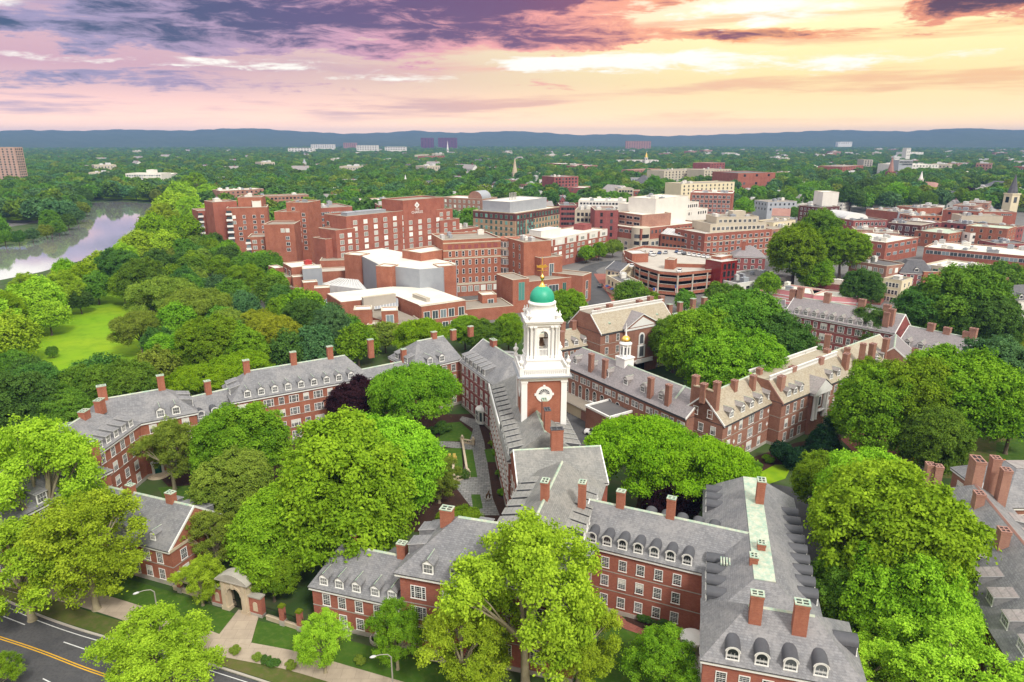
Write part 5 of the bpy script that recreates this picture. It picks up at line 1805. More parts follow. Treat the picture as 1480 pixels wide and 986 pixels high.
# ---- stepped brick apartments by the river
b, M = F('stepped brick apartment block nearest the riverside park with roof terraces', (381, 324.5), (425, 324), 23, 17, 'brick_orange', 'gravel_roof', name='apartment_building')
windows(M, 'f', [19.4], [9.2, 11.6], 1.7, 1.8, 'pale2', inset=0)
windows(M, 'f', [15.6, 12.6, 9.6], [11.4], 1.7, 1.6, 'white2', inset=0)
M = Mx(b, (358, 343), (392, 342), 16, 14, 'brick_orange')
windows(M, 'f', [13.2, 10.2, 7.2, 4.2], [3.2], 1.9, 1.6, 'pale2', inset=0); windows(M, 'f', [13.2, 10.2, 7.2, 4.2], [7.0], 1.0, 1.6, 'white2', inset=0)
balconies(M, 0.2, 4, 3.1, 16.2, 2.6)
grid(M, 'r', 4, 3, 1.2, 3.1, 1.5, 1.6, 'white2')
M = Mx(b, (396, 306.2), (433, 306.6), 27.5, 16, 'brick_orange')
M = Mx(b, (413, 292.5), (444, 293), 32.5, 16, 'brick_orange')
windows(M, 'f', [25.8, 22.9, 20.0, 17.0, 14.0, 11.0, 8.0], [9.5], 1.6, 1.6, 'white2', inset=0)
windows(M, 'f', [28.8, 25.8, 22.9], [4.0], 1.6, 1.6, 'white2', inset=0)
windows(M, 'f', [21.0, 18.0, 15.0, 12.0], [6.6], 1.6, 1.6, 'white2', inset=0)
units(M, 2, 4)
b, M = F('stepped brick apartment block behind the first with a column of white balconies', (327, 301), (386, 299.5), 27, 16, 'brick_orange', name='apartment_building')
windows(M, 'f', [21.5, 18.4], [3.4], 2.0, 1.7, 'pale2', inset=0); windows(M, 'f', [21.5, 18.4, 15.3], [9.0], 1.3, 1.7, 'white2', inset=0)
windows(M, 'f', [14.8, 11.8, 8.8], [6.4], 1.7, 1.7, 'white2', inset=0)
balconies(M, 1.2, 6, 3.4, 27, 3.4)
windows(M, 'f', [21.5, 18.4, 15.3, 12.2, 9.1], [14.5, 19.0], 1.5, 1.6, 'white2', inset=0)
M = Mx(b, (343, 285.5), (378, 285), 32, 14, 'brick_orange'); units(M, 2, 9)
Mx(b, (364, 291), (377, 290.6), 30, 8, 'white_wall')
b, M = F('stepped brick apartment block at the river end with glazed corner balconies', (286, 305), (322, 303), 23.5, 16, 'brick_red', name='apartment_building')
windows(M, 'f', [17.8, 14.6], [6.0], 2.2, 1.7, 'pale2', inset=0); windows(M, 'f', [20, 17, 14, 11, 8], [11.0], 1.1, 1.7, 'white2', inset=0)
balconies(M, 1.0, 5, 3.3, 23.5, 3.0)
M = Mx(b, (307, 292.5), (342, 290.5), 30, 14, 'brick_red'); units(M, 3, 2)
b, M = F('long low brick apartment range with two rows of windows behind the stepped blocks', (377, 284), (446, 281.5), 20, 16, 'brick_pale', f=(3, 12, 'dark1', 1.6, 1.3, 3.1), un=5, name='apartment_building')
b, M = F('flat roofed brick apartments farthest back by the river with pale roof', (318, 276), (381, 273), 20, 20, 'brick_pale', 'membrane_white', f=(2, 9, 'dark1', 1.5, 1.3, 3.1), un=6, name='apartment_building')
b, M = F('brick office block with white ribbon windows left of the big hotel', (443, 302), (509, 298.5), 26, 26, 'brick_red', 'gravel_roof', un=6, name='office_building')
for i in range(6):
    windows(M, 'f', [22.2 - 3.4 * i], spread(4, 0.8, M.L - 0.5), M.L / 4 - 1.2, 1.7, 'ribbon', inset=0)
grid(M, 'l', 6, 4, 1.6, 3.4, 2.5, 1.6, 'ribbon')

# ---- the hotel
b, M = F('large red brick hotel with grid of white windows and sign on its penthouse', (500, 313), (632, 300), 29, 18, 'brick_red', 'gravel_roof', par=0.8, name='hotel', cat='hotel')
grid(M, 'f', 8, 9, 1.6, 3.05, 2.1, 1.85, 'pale2', 2.0)
windows(M, 'l', [24.6, 21.5], [3.0], 1.6, 1.7, 'white2', inset=0)
unit(M, M.L * 0.28, 8, 24, 5, 1.6, 'metal_grey')
HM = M
HZ_ = [HM.z1 - 1.6 - 1.85 - 3.05 * i for i in range(8)]
M1 = My(b, HM, (582, 290), (641, 280.5), 17, -0.25, par=0.7)
ox, oy, r_, Lf = M1.face('f', 0.0)
windows(M1, 'f', HZ_[1:], spread(max(4, int(M1.L / 6.2)), 1.5, M1.L - 1.5), 2.1, 1.85, 'pale2', inset=0)
sg = MB(); sg.yprism([(0, -1.7), (1.7, 0), (0, 1.7), (-1.7, 0)], -0.12, 0.0, 0); sg.yprism([(0, -0.7), (0.7, 0), (0, 0.7), (-0.7, 0)], -0.16, -0.12, 1)
M1.put('sign_emblem', sg.mesh('sign_emblem', ['white_paint', 'grey_paint']), ox + 9.5, oy, M1.z1 - 2.2, r_)


def lettering(M, f, text, x, z, size, mat, name='sign_lettering', out=0.1):
    cu_ = bpy.data.curves.new(name, 'FONT')
    cu_.body = text
    cu_.size = size
    cu_.extrude = 0.04
    cu_.align_x = 'CENTER'
    cu_.materials.append(MATS[mat])
    ox, oy, r, Lf = M.face(f, 0.0)
    tmp = bpy.data.objects.new(name, cu_)
    COL.objects.link(tmp)
    me = bpy.data.meshes.new_from_object(tmp.evaluated_get(bpy.context.evaluated_depsgraph_get()))
    bpy.data.objects.remove(tmp)
    o = bpy.data.objects.new(name, me)
    COL.objects.link(o)
    o.parent = M.b.root
    o.location = M.w(ox + math.cos(r) * x + math.sin(r) * out, oy + math.sin(r) * x - math.cos(r) * out, z)
    o.rotation_euler = (math.pi / 2, 0, M.rz + r)
    return o


lettering(M1, 'f', 'THE', 9.5, M1.z1 - 5.0, 1.7, 'white_paint')
lettering(M1, 'f', 'CHARLES', 9.5, M1.z1 - 6.5, 1.9, 'white_paint')
M = My(b, HM, (485, 333), (513, 330.5), 14, -0.4); grid(M, 'f', 5, 2, 1.6, 3.05, 2.1, 1.85, 'pale2', 1.0)
M = My(b, HM, (470, 346), (486, 346.5), 10, 3.0)
M = My(b, HM, (631, 303.5), (654, 301), 14, -0.3); grid(M, 'f', 6, 2, 1.2, 3.05, 2.0, 1.85, 'pale2', 0.8)
M = My(b, HM, (636, 319), (664, 316), 14, -1.2); grid(M, 'f', 5, 2, 1.2, 3.05, 2.0, 1.85, 'pale2', 0.8)
M = My(b, HM, (655, 333), (692, 329), 14, -2.0); grid(M, 'f', 4, 3, 1.2, 3.05, 2.0, 1.85, 'pale2', 0.8); units(M, 3, 5)
b, M = F('brick residence with arched top windows and curved roof end right of the hotel', (639, 285), (697, 288), 24, 20, 'brick_pale', 'membrane_white', f=(5, 8, 'pale2', 1.5, 1.8, 3.6), name='apartment_building')
ba = MB()
n = 14
ba.yprism([(-6, 0)] + [(6 * math.cos(math.pi - math.pi * i / n), 5.2 * math.sin(math.pi * i / n)) for i in range(n + 1)], 0, 12, 1, 0)
M.put('barrel_roof', ba.mesh('barrel_roof', ['brick_pale', 'metal_grey']), M.L - 7, 1.2, 24.6)
# ---- bronze and tan block with plant house
b, M = F('tan and bronze office block with grey metal plant house on its roof', (745, 308.5), (809, 299), 24, 31, 'brick_tan', 'membrane_white', f=(7, 14, 'green', 1.6, 2.0, 3.4), l=(7, 8, 'green', 1.6, 2.0, 3.4), name='office_building')
band(M, 'f', 20.0, 4.1, 'brick_dark', 0.03, 'bronze_storey'); band(M, 'l', 20.0, 4.1, 'brick_dark', 0.03, 'bronze_storey')
band(M, 'f', 7.0, 13, 'brick_dark', 0.05, 'bronze_panel', 1.0, 10.5); band(M, 'f', 7.0, 13, 'brick_dark', 0.05, 'bronze_panel', 12.5, 19.0)
grid(M, 'f', 1, 14, 1.0, 3.4, 1.65, 1.9, 'green')
for z in (16.2, 12.8, 9.4):
    windows(M, 'f', [z], [2.4, 5.6, 8.8, 14.0, 17.3], 1.7, 1.9, 'green', inset=-0.06)
    band(M, 'f', z - 0.75, 0.3, 'buff_stone', 0.04, 'band', 19.2); band(M, 'l', z - 0.75, 0.3, 'buff_stone', 0.04)
M2 = Mass(b, M.A + Vector((math.cos(M.ang) * 3 - math.sin(M.ang) * 6, math.sin(M.ang) * 3 + math.cos(M.ang) * 6, 0)), M.ang, M.L - 9, 20)
flat(M2, 30, 'metal_grey', 'membrane_white', 0.3, 'metal_light', 24, 'plant_house')
for k in range(5):
    st = MB(); st.lathe([(0.3, 0), (0.3, 4.0), (0.36, 4.0), (0.36, 4.3)], 8)
    M2.put('flue', st.mesh('flue', ['metal_light']), 14 + 1.6 * k, 10, 30)
# ---- brick bank range with cream bands and round bay
b, M = F('five storey brick range with cream bands and round glazed bay behind the dome', (640, 347.5), (724, 343.5), 24, 22, 'brick_orange', 'gravel_roof', par=0.6, un=4, name='office_building')
for i, z in enumerate((17.6, 13.8, 10.0, 6.2)):
    windows(M, 'f', [z], spread(8, 1.5, M.L - 1.0), 0.9, 2.0, 'plain', inset=0)
windows(M, 'f', [2.2], spread(8, 1.5, M.L - 1.0), 1.9, 2.2, 'pale2', inset=0)
for z, h, mt in ((16.4, 0.6, 'buff_stone'), (19.9, 0.45, 'limestone'), (5.0, 0.9, 'buff_stone'), (23.0, 0.5, 'limestone')):
    band(M, 'f', z, h, mt, 0.12)
for k, x in enumerate(spread(8, 1.5, M.L - 1.0)):
    pn = MB()
    if k == 3:
        pn.yprism([(0.85 * math.cos(2 * math.pi * i / 14), 1.0 + 0.85 * math.sin(2 * math.pi * i / 14)) for i in range(14)], -0.1, 0.02)
    else:
        pn.box(-0.85, -0.08, 0.2, 0.85, 0.02, 1.9)
    M.put('terracotta_panel', pn.mesh('terracotta_panel', ['red_paint'] if False else ['brick_mauve']), x, 0, 20.5)
by = MB()
cx_, cy_ = M.L + 4.3, 1.8
by.lathe([(4.6, 0), (4.6, 23.5), (4.9, 23.5), (4.9, 24.2), (4.5, 24.3), (0.0, 24.4)], 28, cx_, cy_, 0, False)
for z in (19.6, 15.9, 4.6):
    by.lathe([(4.6, z), (4.95, z + 0.02), (4.95, z + 0.5), (4.6, z + 0.52)], 28, cx_, cy_, 2, False)
M.put('round_bay', by.mesh('round_bay', ['brick_orange', 'glass_blue', 'buff_stone']))
for i, z in enumerate((20.6, 17.0, 13.2, 9.4, 5.8, 1.6)):
    for k in range(9):
        a = math.pi + math.pi * (k + 0.5) / 9
        add_window(M, cx_ + 4.62 * math.cos(a), cy_ + 4.62 * math.sin(a), z, a + math.pi / 2, 1.15, 2.2, 'white2')
M = Mx(b, (757, 350.5), (797, 347.5), 24, 18, 'brick_orange', 'gravel_roof', par=0.6); units(M, 4, 3)
W_(M, l=(5, 3, 'plain', 0.9, 2.0, 3.8))
M = Mx(b, (608, 366), (657, 358.5), 20, 12, 'brick_orange', 'membrane_white')
# ---- motel
b, M = F('brick lodging block raised on posts with white attic storey beyond the square', (798, 345.5), (878, 331), 15, 22, 'brick_red', 'membrane_white', par=0.4, name='hotel', cat='hotel')
band(M, 'f', 11.6, 3.8, 'white_wall', 0.04, 'white_attic'); band(M, 'l', 11.6, 3.8, 'white_wall', 0.04, 'white_attic')
for z in (9.2, 6.4, 3.6):
    for k in range(5):
        x = M.L * (k + 0.5) / 5
        windows(M, 'f', [z], [x - 2.1, x + 2.1], 2.4, 1.4, 'pale2', inset=0)
for k in range(5):
    band(M, 'f', 11.7, 3.2, 'brick_red', 0.09, 'brick_pier', M.L * (k + 0.05) / 5, M.L * (k + 0.25) / 5)
    windows(M, 'f', [12.3], [M.L * (k + 0.62) / 5], 3.4, 1.6, 'pale2', inset=-0.04)
windows(M, 'l', [12.3], [4, 12], 3.0, 1.6, 'pale2', inset=-0.04)
unit(M, 10, 12, 18, 8, 3.6, 'white_wall')
unit(M, M.L - 8, 12, 8, 7, 3.0, 'brick_mauve')
# ---- tan and red narrow fronts behind the motel
F('narrow tan stone front between the bronze block and a red brick block', (831, 304), (859, 304.5), 21, 20, 'buff_stone', 'gravel_roof', f=(5, 4, 'dark1', 1.6, 2.0, 3.6), un=4, name='office_building')
F('plain dark red brick block standing behind the raised lodging block', (860, 304), (894, 304), 24, 24, 'brick_mauve', 'gravel_roof', f=(5, 2, 'dark1', 1.4, 2.2, 4.0), un=4)
F('low dark red brick block beside the bronze office block', (809, 297), (833, 297), 21, 20, 'brick_mauve', 'roof_dark', f=(4, 5, 'dark1', 1.6, 1.6, 3.4), un=2)
F('long white roofed hall with roof plant behind the tan stone front', (836, 290), (905, 291), 18, 26, 'white_wall', 'membrane_white', f=(2, 14, 'dark1', 1.6, 1.4, 3.4), un=9)
# ---- white stepped block
b, M = F('large white stepped office block over brick storeys with curved corner', (927, 331), (1016, 321), 14.5, 36, 'brick_red', 'membrane_white', f=(1, 16, 'dark1', 1.3, 1.8, 3.4), l=(1, 8, 'white2', 3.0, 1.6, 3.4), par=0.6, name='office_building')
band(M, 'f', 0, 8.4, 'buff_stone', 0.05, 'stone_storeys', 0, 16); band(M, 'l', 0, 8.4, 'buff_stone', 0.05, 'stone_storeys')
windows(M, 'f', [4.6, 1.2], [2.2, 6.4, 10.6, 14.2], 2.6, 2.2, 'glaz', inset=-0.06)
windows(M, 'l', [4.6, 1.2], spread(6, 2, 32), 2.2, 2.0, 'white2', inset=-0.06)
M1 = Mx(b, (893, 306.5), (928, 311), 21.5, 24, 'brick_pale', 'membrane_white', f=(4, 3, 'white2', 5.0, 1.6, 3.4), l=(4, 6, 'white2', 1.8, 1.6, 3.4))
cv = MB(); cv.lathe([(5.5, 0), (5.5, 15.4), (5.3, 15.5), (0, 15.6)], 28, 4.4, 4.4, 0, False)
M.put('curved_corner', cv.mesh('curved_corner', ['buff_stone']))
for z in (9.6, 5.6, 1.4):
    for k in range(7):
        a = math.pi * 1.02 + math.pi * 0.55 * (k + 0.5) / 7
        add_window(M, 4.4 + 5.52 * math.cos(a), 4.4 + 5.52 * math.sin(a), z, a + math.pi / 2, 1.3, 2.0, 'dark1')
M2 = Mx(b, (925, 312), (1023, 301), 20.5, 34, 'white_wall', 'membrane_white', f=(1, 26, 'dark1', 1.1, 1.7, 3.4))
M3 = Mx(b, (940, 298), (1010, 291.5), 25.5, 26, 'white_wall', 'membrane_white', f=(1, 22, 'dark1', 1.0, 1.7, 3.4))
M4 = Mx(b, (948, 288), (995, 283), 30, 20, 'white_wall', 'membrane_white'); units(M4, 5, 2); units(M3, 3, 7)
# ---- orange brick with glazed roof
b, M = F('orange brick block with sloping glazed roof edge behind the parking garage', (955, 338), (1016, 346), 11, 17, 'brick_orange', 'roof_dark', f=(2, 10, 'dark1', 1.7, 1.6, 4.2), r=(2, 4, 'dark1', 1.7, 1.6, 4.2), par=0.2, name='office_building')
gz_ = MB()
gz_.add([(0, 0.1, 11.3), (M.L, 0.1, 11.3), (M.L, 6, 14.2), (0, 6, 14.2), (0, 6, 11), (M.L, 6, 11)], [(0, 1, 2, 3)], 0)
gz_.add([(0, 0.1, 11.3), (M.L, 0.1, 11.3), (M.L, 6, 14.2), (0, 6, 14.2), (0, 6, 11), (M.L, 6, 11)], [(0, 3, 4), (1, 5, 2), (3, 2, 5, 4)], 1)
for k in range(17):
    x = M.L * k / 16
    gz_.add([(x - 0.1, 0.05, 11.42), (x + 0.1, 0.05, 11.42), (x + 0.1, 6.02, 14.32), (x - 0.1, 6.02, 14.32)], [(0, 1, 2, 3)], 2)
M.put('glazed_roof', gz_.mesh('glazed_roof', ['metal_light', 'roof_dark', 'white_paint']))
# ---- terraced cream block
b, M = F('brick apartment block with cream setback storeys and roof terraces', (1019, 338), (1116, 331), 14, 26, 'brick_red', 'concrete', f=(4, 11, 'white2', 2.0, 1.7, 3.3), l=(4, 4, 'white2', 1.8, 1.7, 3.3), par=1.0, name='apartment_building')
for z in (10.0, 3.4):
    band(M, 'f', z, 0.4, 'buff_stone', 0.06)
M2 = Mx(b, (1027, 324), (1108, 321), 18, 20, 'buff_stone', 'gravel_roof', f=(1, 12, 'white2', 1.8, 1.8, 3.3), par=0.9)
M3 = Mx(b, (1036, 314), (1097, 313), 21.5, 15, 'buff_stone', 'gravel_roof', f=(1, 8, 'white2', 1.6, 1.6, 3.3)); units(M3, 6, 8)
unit(M3, M3.L * 0.62, 8, 8, 6, 3.0, 'buff_stone')
F('tall brick apartment house with white window bays left of a big plain brick cube', (998, 278), (1059, 279.5), 27, 26, 'brick_red', 'membrane_white', f=(8, 9, 'white2', 2.0, 2.0, 3.2), un=6, par=1.0, coping='white_paint', name='apartment_building')
F('plain windowless red brick cube standing among trees behind the square', (1067, 250.5), (1121, 249.5), 27, 50, 'brick_red', 'roof_dark', f=(2, 3, 'dark1', 3.0, 2.5, 9.0), par=0.6)
F('cream mansion block behind the apartment house with white bays', (985, 266), (1062, 263), 26, 22, 'cream_paint', 'gravel_roof', f=(3, 12, 'dark1', 1.4, 1.6, 3.2), un=4)

# ---- modern brick school with flat white roofs
b = Bld('school_building', 'sprawling modern brick school with white flat roofs and grey metal hall', P(520, 440, 9), R(8), 'school')


def poly(pts, z, wall, roof='membrane_white', z0=0.0, par=0.3, name='wall'):
    q = [P(x, y, z) for x, y in pts]
    loc = []
    for p in q:
        d, _ = b.rel(p, 0)
        loc.append((d.x, d.y))
    mb = MB()
    mb.prism(loc, z0, z - 0.001)
    link(name, mb.mesh(name, [wall]), b.root)
    c = sum((Vector((x, y, 0)) for x, y in loc), Vector()) / len(loc)
    rb = MB()
    rb.prism([((x - c.x) * 0.985 + c.x, (y - c.y) * 0.985 + c.y) for x, y in loc], z, z + 0.12)
    link('roof', rb.mesh('roof', [roof]), b.root)
    wc = sum(q, Vector()) / len(q)
    FOOT.append((wc.x, wc.y, max((p - wc).length for p in q) * 0.8))


def sbox(A, B, z, D, wall='brick_orange', roof='membrane_white', par=0.25, **kw):
    return Mx(b, A, B, z, D, wall, roof, par, **kw)


poly([(498, 366), (520, 369), (548, 383), (606, 389.5), (640, 387), (660, 381), (615, 371), (552, 359)], 17.0, 'metal_grey')
sbox((497, 367.5), (520, 369.5), 17.2, 7)
sbox((543, 384.5), (565, 386), 17.2, 6)
sbox((634, 385.5), (659, 383.5), 17.2, 7)
M = sbox((520, 386.5), (543, 401), 10.5, 5, 'white_wall'); windows(M, 'f', [6.6], (1, 0.5, 0.5), M.L - 2, 2.6, 'green', inset=0)
M = sbox((421, 387), (458, 383.5), 11.5, 14, 'brick_orange'); unit(M, M.L * 0.8, 6, 3, 2.5, 1.6, 'red_paint')
windows(M, 'l', [6.5], (2, 1, 1), 3.0, 3.4, 'glaz', inset=0)
M = sbox((397, 388), (410, 386.5), 9.5, 8, 'brick_red')
M = sbox((413, 401), (440, 398.5), 7.5, 10, 'brick_orange', 'gravel_roof'); windows(M, 'l', [3.6], (3, 0.5, 0.5), 2.4, 2.6, 'glaz', inset=0)
sbox((437, 389), (465, 387.5), 12.5, 9, 'metal_grey')
for A_, B_ in (((423, 401), (443.5, 399.5)), ((438, 409), (459, 407.5)), ((454, 417), (476, 416))):
    sbox(A_, B_, 8.5, 5, 'brick_orange')
sbox((393, 412), (452, 419), 4.2, 14, 'brick_red', 'gravel_roof')
sbox((462, 377), (500, 376), 10.5, 10, 'brick_orange', 'gravel_roof')
sbox((465, 393), (505, 391), 7.5, 10, 'brick_orange', 'concrete')
# big sloping skylight
P1 = [P(467, 410, 8.5), P(535, 419, 8.5), P(520, 412, 9.8), P(490, 401, 11)]
gl = MB()
q = [b.rel(p, 0)[0] for p in (P(466, 411, 8), P(530, 419, 8), P(517, 404.5, 10.0), P(491, 402, 10.5))]
gl.add([(p.x, p.y, p.z) for p in (Vector((q[0].x, q[0].y, 8)), Vector((q[1].x, q[1].y, 8)), Vector((q[2].x, q[2].y, 10.0)), Vector((q[3].x, q[3].y, 10.5)))], [(0, 1, 2, 3)], 0)
gl.add([(q[0].x, q[0].y, 0.5), (q[1].x, q[1].y, 0.5), (q[1].x, q[1].y, 8), (q[0].x, q[0].y, 8)], [(0, 1, 2, 3)], 0)
for k in range(13):
    u = k / 12
    a_ = Vector((q[0].x, q[0].y, 8.08)).lerp(Vector((q[1].x, q[1].y, 8.08)), u)
    c_ = Vector((q[3].x, q[3].y, 10.58)).lerp(Vector((q[2].x, q[2].y, 10.08)), u)
    gl.tube([a_, c_], 0.12, 4, 1)
link('skylight', gl.mesh('skylight', ['metal_light', 'white_paint']), b.root)
# lower hall in front with white roof
poly([(472, 424.5), (492, 437), (573.5, 428.5), (609, 442.5), (673, 433.5), (623, 416), (566, 414.5)], 9.5, 'brick_orange')
M = sbox((609, 443.5), (673, 434.5), 9.6, 2.0, 'brick_orange', par=0.1)
windows(M, 'f', [4.6], [2.0, 5.2, 8.4, 11.6, 15.6], 2.2, 3.0, 'glaz', inset=0)
M = sbox((609, 464), (676, 455), 4.6, 8, 'brick_orange', 'gravel_roof'); windows(M, 'f', [1.2], [9.0, 12.0, 15.0, 18.0], 2.2, 2.2, 'glaz', inset=0)
poly([(540, 446), (576, 449), (606, 462), (588, 471), (560, 466), (535, 458)], 5.2, 'brick_orange', 'gravel_roof')
M = sbox((511, 448.5), (537, 447.5), 9.4, 6, 'brick_orange'); windows(M, 'l', [5.2], (1, 0.5, 0.5), 2.2, 2.4, 'glaz', inset=0)
M = sbox((551, 450), (575, 449), 9.4, 6, 'brick_orange'); windows(M, 'f', [5.2], (1, 1, 1), 2.4, 3.0, 'glaz', inset=0)
M = sbox((530, 470), (552, 470), 4.6, 6, 'brick_orange'); windows(M, 'f', [1.4], (1, 1, 1), 3.0, 2.2, 'glaz', inset=0)
# glazed pyramid
pc, _ = b.rel(P(484, 436, 5), 0)
gp_ = MB()
gp_.lathe([(4.2, 0), (4.2, 5.2), (0.1, 8.4)], 6, pc.x, pc.y, 0, False)
for k in range(6):
    a = 2 * math.pi * k / 6
    gp_.tube([(pc.x + 4.25 * math.cos(a), pc.y + 4.25 * math.sin(a), 0), (pc.x + 4.25 * math.cos(a), pc.y + 4.25 * math.sin(a), 5.2), (pc.x, pc.y, 8.5)], 0.14, 4, 1)
gp_.lathe([(4.2, 5.1), (4.35, 5.1), (4.35, 5.35), (4.2, 5.35)], 6, pc.x, pc.y, 1, False)
link('glazed_pavilion', gp_.mesh('glazed_pavilion', ['glass_blue', 'white_paint']), b.root)
for A_, B_, z_ in (((525, 431), (572, 425), 10.8), ((596, 425), (616, 432), 10.8)):
    sbox(A_, B_, z_, 1.6, 'concrete', 'concrete', par=0.05)
lv = MB()
q0, q1 = b.rel(P(541, 441, 8), 0)[0], b.rel(P(575, 437, 8), 0)[0]
lv.add([(q0.x, q0.y, 6.4), (q1.x, q1.y, 6.4), (q1.x, q1.y + 3.0, 9.0), (q0.x, q0.y + 3.0, 9.0)], [(0, 1, 2, 3)], 0)
for k in range(9):
    u = k / 8
    x, y = q0.x + (q1.x - q0.x) * u, q0.y + (q1.y - q0.y) * u
    lv.tube([(x, y, 6.45), (x, y + 3.0, 9.05)], 0.09, 4, 1)
link('glazed_roof', lv.mesh('glazed_roof', ['metal_grey', 'white_paint']), b.root)
# pavilion right of the dome
b = Bld('school_building', 'angular modern brick pavilion with tall glass openings behind the green dome', P(741, 405, 13), R(5), 'school')
M = sbox((741, 405), (765, 402.5), 13, 14, 'brick_orange', 'gravel_roof'); windows(M, 'f', [5.0], (1, 1.5, 1), 2.6, 7.0, 'green', inset=0)
M = sbox((782, 373.5), (813, 370), 18, 12, 'brick_orange', 'gravel_roof'); windows(M, 'f', [10.0], [5.4], 2.2, 5.5, 'glaz', inset=0)
M = sbox((762, 369), (785, 366), 17, 10, 'brick_orange', 'gravel_roof'); windows(M, 'f', [11.0], (1, 1, 1), 2.2, 3.4, 'green', inset=0)
M = sbox((760, 408), (842, 399), 10.5, 20, 'brick_orange', 'gravel_roof')
windows(M, 'f', [4.8], [13.0], 4.6, 3.6, 'glaz', inset=0); windows(M, 'f', [2.4], [18.2], 1.6, 6.4, 'green', inset=0); windows(M, 'f', [4.4], [9.0], 1.4, 4.4, 'glaz', inset=0)
sg = MB()
sg.add([(10.6, -2.6, 3.0), (15.4, -2.6, 3.0), (15.4, -0.02, 5.2), (10.6, -0.02, 5.2)], [(0, 1, 2, 3)])
M.put('glazed_lean_to', sg.mesh('glazed_lean_to', ['metal_light']))
M = sbox((842, 399), (855, 394), 11.5, 14, 'brick_orange', 'gravel_roof'); windows(M, 'f', [1.5, 5.6], (1, 0.4, 0.4), 2.0, 3.4, 'glaz', inset=0)
M = sbox((697, 427), (718, 425.5), 7.5, 6, 'brick_orange'); windows(M, 'f', [3.0], [3.4], 2.2, 3.0, 'glaz', inset=0)
sbox((672, 448), (742, 442), 4.5, 14, 'brick_orange', 'gravel_roof')

# ---- parking garage with curved front
ga, gang, gL = edge((900, 404), (1040, 393), 10.0)
b = Bld('parking_garage', 'brick parking garage with curved corner and cars on its top deck', ga, gang, 'garage')
D_ = 38.0
q = [b.rel(P(x, y, 9.5), 0)[0] for x, y in ((900, 366), (905, 378), (925, 388), (952, 396), (980, 398.5), (1043, 392), (1040, 372), (985, 362), (930, 358))]
pl = [(p.x, p.y) for p in q]
cx_ = sum(p[0] for p in pl) / len(pl); cy_ = sum(p[1] for p in pl) / len(pl)
FOOT.append((P(970, 380, 9).x, P(970, 380, 9).y, 24))


def shrink(pts, k):
    out = []
    for x, y in pts:
        d = math.hypot(x - cx_, y - cy_)
        out.append((cx_ + (x - cx_) * (d - k) / d, cy_ + (y - cy_) * (d - k) / d))
    return out


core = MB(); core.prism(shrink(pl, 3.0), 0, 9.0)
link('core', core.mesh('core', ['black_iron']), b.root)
for i, z in enumerate((0.9, 3.9, 6.9, 9.5)):
    mb = MB()
    outer, inner = pl, shrink(pl, 0.35)
    n = len(pl)
    zz0, zz1 = z, z + (1.35 if i < 3 else 1.2)
    for k in range(n):
        k2 = (k + 1) % n
        mb.prism([outer[k], outer[k2], inner[k2], inner[k]], zz0, zz1, 0)
        o2 = shrink(pl, -0.08)
        mb.prism([o2[k], o2[k2], inner[k2], inner[k]], zz1, zz1 + 0.15, 1)
    link('deck_parapet', mb.mesh('deck_parapet', ['brick_orange', 'concrete']), b.root)
    db = MB(); db.prism(shrink(pl, 0.4), z - 0.2, z)
    link('parking_deck', db.mesh('parking_deck', ['concrete']), b.root)
for k in range(len(pl)):
    a_, c_ = Vector((*pl[k], 0)), Vector((*pl[(k + 1) % len(pl)], 0))
    nn = max(1, int((c_ - a_).length / 6))
    for j in range(nn):
        p = a_.lerp(c_, j / nn)
        pb = MB(); pb.box(p.x - 0.3, p.y - 0.25, 0, p.x + 0.3, p.y + 0.25, 9.5)
        link('pillar', pb.mesh('pillar', ['concrete']), b.root)
GAR = b
M = Mx(b, (961, 375), (974, 376), 13.5, 6, 'brick_orange', 'concrete', par=0.3, z0=9.5, name='stair_house')
M = Mx(b, (975, 381), (1027, 382.5), 10.9, 1.2, 'brick_orange', 'concrete', par=0.2, z0=9.5, name='ramp_wall')
M = Mx(b, (1028, 370), (1042, 372), 15.5, 9, 'brick_orange', 'metal_light', par=0.2, z0=0, name='stair_tower')
M = Mx(b, (1043, 379), (1066, 376), 14.5, 9, 'glass_red', 'metal_light', par=0.2, z0=0, name='red_stair_tower')
W_(M, f=(4, 3, 'open', 1.4, 2.2, 3.2))
M = Mx(b, (903, 362), (914, 367), 13.5, 8, 'brick_orange', 'metal_light', par=0.2, z0=0, name='stair_tower')

# ---- small buildings around the square
b, M = F('cream corner shop with blue awnings beside the curved street', (877, 398), (900, 410), 6.5, 9, 'cream_paint', 'roof_dark', f=(1, 4, 'dark1', 1.4, 1.6, 3.2), l=(1, 2, 'dark1', 1.4, 1.6, 3.2), par=0.6, un=3, name='shop_building', cat='shop')
for k, mt in enumerate(('blue_paint', 'red_paint', 'blue_paint')):
    aw = MB(); aw.add([(-1.2, -1.2, 2.4), (1.2, -1.2, 2.4), (1.2, 0, 3.1), (-1.2, 0, 3.1), (-1.2, 0, 2.3), (1.2, 0, 2.3)], [(0, 1, 2, 3), (0, 3, 4), (1, 5, 2), (0, 4, 5, 1)])
    M.put('awning', aw.mesh('awning', [mt]), 2.0 + 3.0 * k, 0, 0)
b = Bld('shop_building', 'small cream gabled shop house behind the corner shop', P(875, 391, 7.5), R(-50), 'shop')
M = Mass(b, P(875, 389, 7.5), R(-50), 9, 12)
pitched(M, 7.5, 10.5, ('gable', 0), ('gable', 0), roof='slate_dark', wall='cream_paint', plinth=None, ridge=None)
windows(M, 'f', [5.0, 1.6], (3, 0.8, 0.8), 1.2, 1.6, 'plain'); windows(M, 'l', [5.0, 1.6], (3, 1, 1), 1.2, 1.6, 'plain', inset=0.04)
